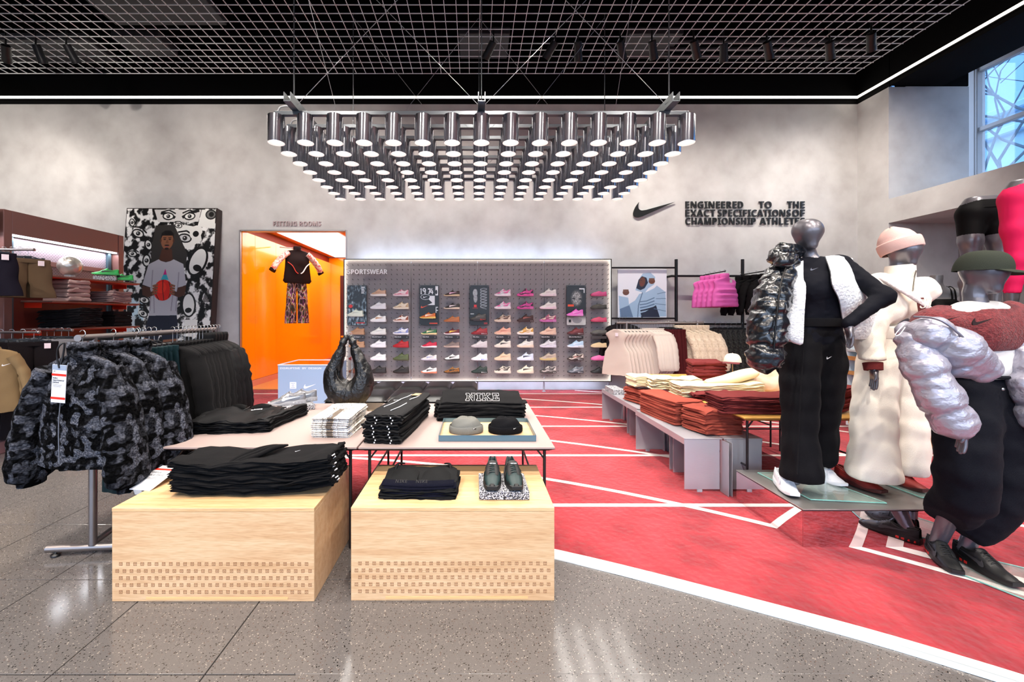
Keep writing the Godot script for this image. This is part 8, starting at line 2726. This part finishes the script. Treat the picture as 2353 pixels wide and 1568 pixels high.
func half_bodies() -> void:
	var sk := skin_metal()
	var gy := mat("bust_grey", Color(0.55, 0.54, 0.54), 0.35, 0.3)
	# two pairs of legs and three busts on top of the right fixture
	cloth("tights_black", Color(0.045, 0.042, 0.048), 0.6, 0.3)
	for q in [[4.95, -4.15, 0], [4.72, -3.62, 1]]:
		var o := thing("leg_mannequin", ["half mannequin in short black cycling shorts on top of the right fixture", "half mannequin in bright pink leggings on top of the right fixture"][q[2]], "mannequin", Vector3(q[0], 1.365, q[1]))
		var y0 := 1.17
		o.rotation.y = -0.25
		var bones := []
		var wear := []
		for s in [-1.0, 1.0]:
			var hp := Vector3(s * 0.09, y0 - 0.14, 0)
			var kn := Vector3(s * (0.095 if s < 0 else 0.11), 0.53, 0.02)
			var an := Vector3(s * 0.105, 0.09, -0.02)
			bones.append_array(chain([hp, hp.lerp(kn, 0.5) + Vector3(s * 0.008, 0, 0.01), kn, kn.lerp(an, 0.35) - Vector3(0, 0, 0.02), an, an - Vector3(0, 0.05, -0.01)], [0.098, 0.082, 0.058, 0.06, 0.036, 0.034]))
			bones.append([an - Vector3(0, 0.05, 0), an + Vector3(s * 0.03, -0.065, 0.13), 0.034, 0.024])
			var e := 0.42 if q[2] == 0 else 1.0
			wear.append_array(chain([hp, hp.lerp(kn, 0.5) + Vector3(s * 0.008, 0, 0.01)], [0.101, 0.086]) if q[2] == 0 else chain([hp, hp.lerp(kn, 0.5) + Vector3(s * 0.008, 0, 0.01), kn, kn.lerp(an, 0.35) - Vector3(0, 0, 0.02), kn.lerp(an, 0.8)], [0.101, 0.085, 0.061, 0.063, 0.045]))
		var tor := [[Vector3(-0.07, y0 - 0.10, 0), Vector3(0.07, y0 - 0.10, 0), 0.105, 0.105], [Vector3(-0.05, y0 - 0.02, 0), Vector3(0.05, y0 - 0.02, 0), 0.085, 0.085]]
		part(o, "body", sdf_mesh(bones + tor, 0.012, 0.04, null, [Plane(Vector3.UP, y0 + 0.035)]), sk)
		var mt := cloth("tights_black", Color(0.045, 0.042, 0.048), 0.6, 0.3) if q[2] == 0 else cloth("tights_pink", Color(0.84, 0.13, 0.34), 0.6, 0.3)
		var tor2 := []
		for b in tor:
			tor2.append([b[0] - Vector3(0, 0.012, 0), b[1] - Vector3(0, 0.012, 0), b[2] + 0.004, b[3] + 0.004])
		part(o, "shorts" if q[2] == 0 else "leggings", sdf_mesh(wear + tor2, 0.0115, 0.04, null, [Plane(Vector3.DOWN, -0.72 if q[2] == 0 else -0.24), Plane(Vector3.UP, y0 + 0.02)]), mt)
		part(o, "waistband_seam", MB.new().tube(range(25).map(func(k): return Vector3(cos(TAU * k / 24) * 0.165, y0 - 0.085, sin(TAU * k / 24) * 0.115)), 0.004, 5, false), mt)
		if q[2] == 0:
			part(o, "tick_mark", tick_mesh(0.03, 0.001), cmat(Color(0.8, 0.8, 0.8), 0.5), Vector3(0.08, y0 - 0.02, 0.096), Vector3(0, 0.5, 0))
		else:
			var kit := {"up": Color(0.07, 0.065, 0.075), "sole": Color(0.1, 0.1, 0.11)}
			for s in [-1.0, 1.0]:
				var f: Vector3 = o.position + Basis(Vector3.UP, -0.25) * Vector3(s * 0.12, 0.005, 0.06)
				shoe("black shoe on the pink leggings mannequin, %s foot" % ("left" if s < 0 else "right"), "runner", kit, f, PI / 2 - 0.25, "shoes of the pink leggings mannequin")
	var bust := [[5.02, -4.62, "headless grey bust in a black strappy bra behind the cream mannequin"], [4.70, -3.42, "headless grey bust in a charcoal scooped bra at the right picture edge"]]
	for k in 2:
		var q = bust[k]
		var o := thing("bust", q[2], "mannequin", Vector3(q[0], 1.0 if k == 0 else 0.93, q[1]), -0.3)
		var tb := [[Vector3(-0.14, 0.66, 0), Vector3(0.14, 0.66, 0), 0.06, 0.06], [Vector3(-0.08, 0.5, 0.02), Vector3(0.08, 0.5, 0.02), 0.1, 0.1], [Vector3(-0.06, 0.3, 0), Vector3(0.06, 0.3, 0), 0.085, 0.085], [Vector3(-0.07, 0.12, 0), Vector3(0.07, 0.12, 0), 0.10, 0.10], [Vector3(0, 0.70, -0.01), Vector3(0, 0.80, 0.0), 0.055, 0.05]]
		part(o, "body", sdf_mesh(tb, 0.013, 0.06), gy)
		part(o, "neck_cap", MB.new().lathe([Vector2(0.052, 0.8), Vector2(0.052, 0.848), Vector2(0.048, 0.852), Vector2(0.0, 0.852)], 20), gy)
		var bm := cloth("tights_black") if k == 0 else cloth("bra_charcoal", Color(0.17, 0.165, 0.17), 0.8)
		part(o, "bra", sdf_mesh([[Vector3(-0.085, 0.5, 0.028), Vector3(0.085, 0.5, 0.028), 0.1, 0.1], [Vector3(-0.07, 0.43, 0.01), Vector3(0.07, 0.43, 0.01), 0.097, 0.097]], 0.012, 0.04), bm)
		for s in [-1.0, 1.0]:
			for e in ([0.0, 0.03] if k == 0 else [0.0]):
				part(o, "strap", MB.new().tube(smooth([Vector3(s * (0.085 + e), 0.575, 0.085), Vector3(s * (0.09 + e), 0.68, 0.055), Vector3(s * (0.085 + e), 0.725, -0.01), Vector3(s * 0.07, 0.66, -0.06)]), 0.007, 6), bm)
	solo("bust_stand", MB.new().box(Vector3(0, 0.1, 0), Vector3(0.1, 0.2, 0.1)), mat("foot_grey"), "short post under the bust in the black strappy bra", "stand", Vector3(5.02, 0.9, -4.62))

func right_fixture() -> void:
	# low oak cubby wall along the window side, seen in the gaps between the mannequins
	var o := thing("cubby_fixture", "low oak and white cubby fixture behind the mannequins at the right", "shelving", Vector3(4.65, 0, -5.30))
	var oak := wood("oak_end", Color(0.74, 0.53, 0.30), Color(0.83, 0.64, 0.40), false)
	var wh := mat("cubby_white", Color(0.80, 0.84, 0.86), 0.5)
	part(o, "end_panel", MB.new().box(Vector3(0.35, 0.55, -0.012), Vector3(0.7, 1.0, 0.024), 0.002), wh)
	part(o, "end_panel", MB.new().box(Vector3(0.35, 0.70, 2.4), Vector3(0.7, 1.3, 0.024), 0.002), wh)
	part(o, "back_panel", MB.new().box(Vector3(0.69, 0.70, 1.2), Vector3(0.024, 1.3, 2.4), 0.002), wh)
	part(o, "plinth", MB.new().box(Vector3(0.36, 0.17, 1.2), Vector3(0.70, 0.2, 2.42), 0.003), oak)
	part(o, "kickboard", MB.new().box(Vector3(0.4, 0.045, 1.2), Vector3(0.6, 0.06, 2.3)), mat("spot_black"))
	for z in [0.08, 2.3]:
		part(o, "castor", MB.new().lathe([Vector2(0.02, 0.0), Vector2(0.024, 0.006), Vector2(0.024, 0.03), Vector2(0.015, 0.06)], 10, Basis.IDENTITY, Vector3(0.06, 0.005, z)), mat("spot_black"))
	var n := 0
	for y in [0.35, 0.53, 0.71, 0.89]:
		part(o, "shelf", MB.new().box(Vector3(0.35, y, 1.2), Vector3(0.68, 0.02, 2.38), 0.002), wh)
		part(o, "shelf_edge", MB.new().box(Vector3(-0.005, y, 1.2), Vector3(0.012, 0.05, 2.4), 0.002), oak)
		for k in 3:
			part(o, "label_holder", MB.new().box(Vector3(-0.014, y, 0.45 + 0.78 * k), Vector3(0.006, 0.05, 0.62), 0.001), cmat(Color(0.86, 0.84, 0.83), 0.5))
			part(o, "label_lettering", text_mesh("Nike", 0.014, 0.0005, false), cmat(Color(0.3, 0.3, 0.3), 0.6), Vector3(-0.0175, y + 0.006, 0.2 + 0.78 * k), Vector3(0, -PI / 2, 0))
		n += 1
	for z in [0.8, 1.6]:
		part(o, "divider", MB.new().box(Vector3(0.35, 0.62, z), Vector3(0.66, 0.56, 0.018)), wh)
	part(o, "top_board", MB.new().box(Vector3(0.36, 1.345, 1.5), Vector3(0.72, 0.03, 1.82), 0.003), wh)
	part(o, "top_board", MB.new().box(Vector3(0.36, 0.985, 0.3), Vector3(0.72, 0.03, 0.62), 0.003), wh)
	part(o, "riser_panel", MB.new().box(Vector3(0.36, 1.165, 0.6), Vector3(0.7, 0.34, 0.02)), wh)
	var bl := cloth("tee_blue", Color(0.05, 0.36, 0.72), 0.8)
	var pk := cloth("tee_pink", Color(0.86, 0.30, 0.52), 0.8)
	stack(2, "folded_tshirt", "folded bright blue T-shirt", "the right cubby fixture", "T-shirt", [bl], 0.26, 0.22, 0.022, Vector3(4.80, 0.722, -4.98), PI / 2, 111, {"wob": 0.01})
	stack(3, "folded_tshirt", "folded hot pink T-shirt", "the right fixture's middle cubby", "T-shirt", [pk], 0.26, 0.24, 0.024, Vector3(4.80, 0.542, -4.98), PI / 2, 112, {"wob": 0.012})
	stack(3, "folded_tshirt", "folded hot pink T-shirt", "the right fixture's lowest cubby", "T-shirt", [pk], 0.26, 0.24, 0.022, Vector3(4.80, 0.362, -4.98), PI / 2, 113, {"wob": 0.012})
	stack(4, "folded_leggings", "folded dark leggings", "the right fixture's upper cubby", "leggings", [cloth("tights_black"), cloth("heather_pink")], 0.3, 0.24, 0.03, Vector3(4.80, 1.0, -3.55), PI / 2, 114, {"wob": 0.01})

func wall_graphics() -> void:
	# lettering and tick on the plaster
	var o := thing("slogan_sign", "three lines of raised black capitals about championship athletes on the back wall", "sign", at(1573, 490, 8.08))
	var ink := mat("letter_black", Color(0.025, 0.024, 0.026), 0.45)
	var rows := [[["ENGINEERED", 1573, 1705], ["TO", 1741, 1770], ["THE", 1806, 1846]], [["EXACT", 1573, 1641], ["SPECIFICATIONS", 1647, 1814], ["OF", 1818, 1846]], [["CHAMPIONSHIP", 1573, 1734], ["ATHLETES", 1743, 1846]]]
	for j in 3:
		for w in rows[j]:
			var m := text_mesh(w[0], 0.128, 0.02)
			var bb := m.get_aabb()
			var p := part(o, "word", m, ink)
			var sx: float = (w[2] - w[1]) / F * 8.08 / bb.size.x
			p.scale = Vector3(sx, 1, 1)
			p.position = at(w[1], [472.0, 491.0, 509.5][j], 8.08) - o.position + Vector3(-bb.position.x * sx, -bb.get_center().y, 0.03)
	o = thing("tick_sign", "large black curved tick emblem mounted on the back wall beside the slogan", "sign", at(1453, 501, 8.08))
	part(o, "emblem", tick_mesh(0.785, 0.03), ink, Vector3(0, 0, 0.025))
	# tall leaning light box
	o = thing("lightbox_poster", "tall leaning light box poster of an athlete holding a red ball before collaged eyes", "poster", Vector3(-5.62, 0.012, -7.62))
	var tilt := Transform3D(Basis(Vector3.RIGHT, -0.088), Vector3.ZERO)
	var w := 1.69
	var h := 3.42
	var m := MB.new()
	m.xf = tilt
	m.box(Vector3(0, h / 2, -0.08), Vector3(w, h, 0.16), 0.006)
	part(o, "case", m, mat("case_brown", Color(0.20, 0.15, 0.14), 0.35, 0.4))
	m = MB.new()
	m.xf = tilt
	m.quad(Vector3(-w / 2 + 0.015, 0.02, 0.002), Vector3(w / 2 - 0.015, 0.02, 0.002), Vector3(w / 2 - 0.015, h - 0.015, 0.002), Vector3(-w / 2 + 0.015, h - 0.015, 0.002))
	part(o, "print", m, pic("athlete", athlete_picture(), 0.35))
	# the jacket and trousers shown on the orange wall
	o = thing("display_outfit", "red, white and black patterned jacket with multicoloured trousers hung on the orange wall", "outfit", Vector3(-3.92, 3.0, -9.45), 0.75)
	var pr := mat("outfit_print", Color.WHITE, 0.8)
	pr.albedo_texture = ntex("outfit", 0.02, [[0.0, Color(0.85, 0.82, 0.8)], [0.45, Color(0.88, 0.84, 0.82)], [0.5, Color(0.72, 0.1, 0.08)], [0.62, Color(0.8, 0.14, 0.1)], [0.7, Color(0.85, 0.82, 0.8)]], 2, 256)
	tri_map(pr, Vector3.ONE * 1.6)
	var g := hang_top(0.74, 0.26, 0.30, 0.1, {"seed": 41, "ripple": 0.02, "collar": "stand", "rib": 1, "sleeve": {"len": 0.4, "r0": 0.12, "r1": 0.10, "out": 0.24, "cuff": 0.7}})
	var drk := cloth("outfit_dark", Color(0.10, 0.06, 0.065), 0.7)
	part(o, "jacket_body", g.body, drk)
	for s in g.sleeves:
		part(o, "jacket_sleeve", s, pr)
	part(o, "jacket_collar", g.collar, drk)
	for s in [-1.0, 1.0]:
		part(o, "jacket_stripe", MB.new().tube(smooth([Vector3(s * 0.24, -0.42, 0.09), Vector3(s * 0.15, -0.5, 0.125), Vector3(s * 0.08, -0.62, 0.125), Vector3(s * 0.03, -0.66, 0.125)]), 0.022, 6, true, 0.4), cmat(Color(0.82, 0.25, 0.2) if s < 0 else Color(0.85, 0.82, 0.8), 0.7))
		part(o, "cuff", MB.new().tube([Vector3(s * 0.51, -0.585, 0.012), Vector3(s * 0.54, -0.63, 0.012)], 0.07, 12), drk)
	var cols := mat("outfit_multi", Color.WHITE, 0.8)
	cols.albedo_texture = ntex("outfit_m", 0.014, [[0.0, Color(0.06, 0.05, 0.05)], [0.42, Color(0.1, 0.08, 0.08)], [0.46, Color(0.75, 0.12, 0.08)], [0.52, Color(0.2, 0.5, 0.18)], [0.58, Color(0.85, 0.8, 0.75)], [0.66, Color(0.45, 0.2, 0.5)], [0.75, Color(0.08, 0.06, 0.06)]], 2, 256)
	tri_map(cols, Vector3(3.0, 1.0, 3.0))
	var lg := hang_legs(0.98, 0.20, 0.07, 0.13, 43, 0.05)
	part(o, "trousers", lg.body, cols, Vector3(0, -0.66, -0.02))
	part(o, "wall_peg", MB.new().tube([Vector3(0, -0.1, 0), Vector3(-0.28, -0.06, -0.28)], 0.012, 8), mat("foot_grey"))

func eye(im: Image, x: float, y: float, r: float, rot: float, lid: Color) -> void:
	fell(im, x, y, r * 1.25, r * 0.85, Color(0.04, 0.04, 0.04), rot)
	fell(im, x, y, r, r * 0.58, lid, rot)
	fell(im, x, y, r * 0.42, r * 0.42, Color(0.12, 0.12, 0.12))
	fell(im, x - r * 0.1, y - r * 0.1, r * 0.12, r * 0.12, Color(0.95, 0.95, 0.95))
	fline(im, [Vector2(x, y) + Vector2(-r * 1.5, -r * 0.8).rotated(rot), Vector2(x, y) + Vector2(0, -r * 1.35).rotated(rot), Vector2(x, y) + Vector2(r * 1.5, -r * 0.7).rotated(rot)], r * 0.28, Color(0.05, 0.05, 0.05))

func athlete_picture() -> Image:
	# black and white collage of eyes and skin, and a man in a pale T-shirt and navy shorts with a red ball
	var W := 420
	var Hh := 850
	var im := canvas(W, Hh, Color(0.07, 0.07, 0.07))
	var n := FastNoiseLite.new()
	n.seed = 77
	n.frequency = 0.022
	n.fractal_octaves = 4
	for y in range(0, Hh, 2):
		for x in range(0, W, 2):
			var f := n.get_noise_2d(x, y * 0.8)
			var g := clampf(0.5 + f * 2.6, 0.03, 0.95)
			g = 0.03 if g < 0.38 else g
			im.fill_rect(Rect2i(x, y, 2, 2), Color(g, g, g * 0.99) if x > 110 or y < 400 else Color(g * 0.85, g * 0.95, g))
	var w := Color(0.92, 0.92, 0.9)
	fpoly(im, PackedVector2Array([Vector2(128, 4), Vector2(350, 4), Vector2(338, 62), Vector2(150, 64)]), Color(0.85, 0.84, 0.83))
	fline(im, [Vector2(160, 20), Vector2(200, 26), Vector2(228, 44)], 14, Color(0.06, 0.06, 0.06))
	fline(im, [Vector2(340, 8), Vector2(300, 18), Vector2(262, 42)], 14, Color(0.06, 0.06, 0.06))
	eye(im, 196, 36, 22, 0.08, w)
	eye(im, 296, 36, 22, -0.08, w)
	fpoly(im, PackedVector2Array([Vector2(352, 4), Vector2(418, 4), Vector2(416, 96), Vector2(336, 84)]), w)
	fell(im, 396, 28, 26, 24, Color(0.08, 0.08, 0.08))
	fell(im, 396, 28, 20, 18, Color(0.45, 0.45, 0.44))
	fell(im, 398, 27, 12, 12, Color(0.02, 0.02, 0.02))
	fpoly(im, PackedVector2Array([Vector2(222, 66), Vector2(345, 90), Vector2(360, 150), Vector2(300, 190), Vector2(272, 190)]), w)
	eye(im, 280, 140, 26, 0.2, Color(0.8, 0.8, 0.8))
	fell(im, 330, 112, 28, 34, w, 0.5)
	fell(im, 330, 120, 14, 14, Color(0.03, 0.03, 0.03))
	eye(im, 246, 80, 15, 0.3, w)
	for q in [[60, 118, 24, 0.4], [112, 172, 22, 1.2], [108, 246, 24, 1.5], [110, 430, 20, 0.3], [108, 492, 20, 0.5], [66, 600, 34, 0.1], [28, 66, 16, 1.3], [40, 214, 18, 0.2]]:
		eye(im, q[0], q[1], q[2], q[3], w)
	for q in [[346, 250, 34, 62, 0.35], [316, 452, 26, 50, -0.1]]:
		fell(im, q[0], q[1], q[2] * 1.3, q[3] * 1.15, Color(0.04, 0.04, 0.04), q[4])
		fell(im, q[0], q[1], q[2], q[3], w, q[4])
		fell(im, q[0], q[1] + q[3] * 0.5, q[2] * 0.6, q[2] * 0.45, Color(0.03, 0.03, 0.03), q[4])
	for k in 5:
		fline(im, [Vector2(372 + 8 * k, 360 + 6 * k), Vector2(390 + 4 * k, 400 + 5 * k), Vector2(380 + 7 * k, 440)], 4, Color(0.05, 0.05, 0.05))
	fpoly(im, PackedVector2Array([Vector2(300, 520), Vector2(362, 520), Vector2(358, 600), Vector2(302, 596)]), w)
	fpoly(im, PackedVector2Array([Vector2(0, 500), Vector2(76, 504), Vector2(60, 600), Vector2(0, 640)]), Color(0.78, 0.82, 0.85))
	for x in [30, 86]:
		fline(im, [Vector2(x, 420), Vector2(x + 2, 496)], 4, w)
	# dark figure ground
	fpoly(im, PackedVector2Array([Vector2(140, 80), Vector2(226, 76), Vector2(296, 214), Vector2(290, 280), Vector2(128, 280), Vector2(128, 170)]), Color(0.19, 0.18, 0.17))
	# the man: generic face, no likeness
	var sk := Color(0.52, 0.33, 0.23)
	var skd := Color(0.30, 0.17, 0.12)
	fpoly(im, PackedVector2Array([Vector2(176, 190), Vector2(222, 190), Vector2(230, 250), Vector2(164, 250)]), skd)
	fell(im, 198, 152, 29, 42, sk)
	fpoly(im, PackedVector2Array([Vector2(168, 146), Vector2(170, 116), Vector2(186, 104), Vector2(212, 104), Vector2(227, 118), Vector2(228, 146), Vector2(222, 128), Vector2(174, 128)]), Color(0.05, 0.035, 0.03))
	for s in [-1, 1]:
		fell(im, 198 + s * 12, 146, 6, 2.6, Color(0.1, 0.06, 0.05))
		fline(im, [Vector2(198 + s * 5, 139), Vector2(198 + s * 19, 138)], 3, Color(0.06, 0.04, 0.03))
		fell(im, 198 + s * 30, 152, 4, 9, skd)
	fpoly(im, PackedVector2Array([Vector2(196, 148), Vector2(201, 148), Vector2(206, 164), Vector2(191, 164)]), Color(0.42, 0.26, 0.18))
	fell(im, 198, 174, 12, 3, Color(0.07, 0.04, 0.035))
	fell(im, 198, 180, 9, 3.4, Color(0.55, 0.28, 0.27))
	fell(im, 198, 190, 10, 5, Color(0.08, 0.05, 0.04))
	var tee := Color(0.74, 0.73, 0.76)
	fpoly(im, PackedVector2Array([Vector2(164, 240), Vector2(176, 248), Vector2(198, 254), Vector2(220, 248), Vector2(234, 240), Vector2(280, 262), Vector2(300, 360), Vector2(262, 372), Vector2(264, 500), Vector2(136, 502), Vector2(136, 372), Vector2(96, 358), Vector2(118, 264)]), tee)
	for q in [[140, 290, 138, 480], [262, 300, 258, 480], [150, 380, 160, 490], [240, 400, 236, 480]]:
		fline(im, [Vector2(q[0], q[1]), Vector2(q[2], q[3])], 5, Color(0.6, 0.58, 0.62))
	fpoly(im, PackedVector2Array([Vector2(198, 284), Vector2(206, 312), Vector2(190, 312)]), Color(0.8, 0.12, 0.5))
	fpoly(im, PackedVector2Array([Vector2(190, 312), Vector2(206, 312), Vector2(216, 336), Vector2(180, 336)]), Color(0.2, 0.68, 0.75))
	for s in [-1, 1]:
		var cx := 197.0
		fpoly(im, PackedVector2Array([Vector2(cx + s * 102, 362), Vector2(cx + s * 64, 372), Vector2(cx + s * 60, 392), Vector2(cx + s * 40, 384), Vector2(cx + s * 36, 404), Vector2(cx + s * 72, 418), Vector2(cx + s * 98, 406)]), skd)
	fell(im, 194, 384, 44, 49, Color(0.86, 0.10, 0.04))
	fell(im, 184, 372, 24, 26, Color(0.93, 0.17, 0.08))
	fline(im, [Vector2(190, 336), Vector2(192, 384), Vector2(200, 432)], 3, Color(0.15, 0.02, 0.02))
	fline(im, [Vector2(218, 344), Vector2(230, 384), Vector2(222, 420)], 3, Color(0.15, 0.02, 0.02))
	fline(im, [Vector2(154, 366), Vector2(160, 400), Vector2(178, 430)], 3, Color(0.15, 0.02, 0.02))
	for s in [-1, 1]:
		for k in 4:
			fline(im, [Vector2(196 + s * 52, 366 + 12 * k), Vector2(196 + s * 28, 358 + 13 * k)], 9, sk)
	fpoly(im, PackedVector2Array([Vector2(136, 502), Vector2(264, 500), Vector2(282, 606), Vector2(204, 612), Vector2(196, 560), Vector2(184, 614), Vector2(112, 600)]), Color(0.055, 0.09, 0.17))
	fpoly(im, PackedVector2Array([Vector2(118, 602), Vector2(182, 614), Vector2(176, 850), Vector2(124, 850)]), sk)
	fpoly(im, PackedVector2Array([Vector2(208, 612), Vector2(276, 606), Vector2(268, 850), Vector2(216, 850)]), sk)
	return im

func build_rest() -> void:
	tables_and_boxes()
	table_goods()
	shoe_wall()
	loose_shoes()
	left_rack()
	left_gondola()
	wall_rails()
	right_rack()
	half_bodies()
	right_fixture()
	mannequins()
	wall_graphics()
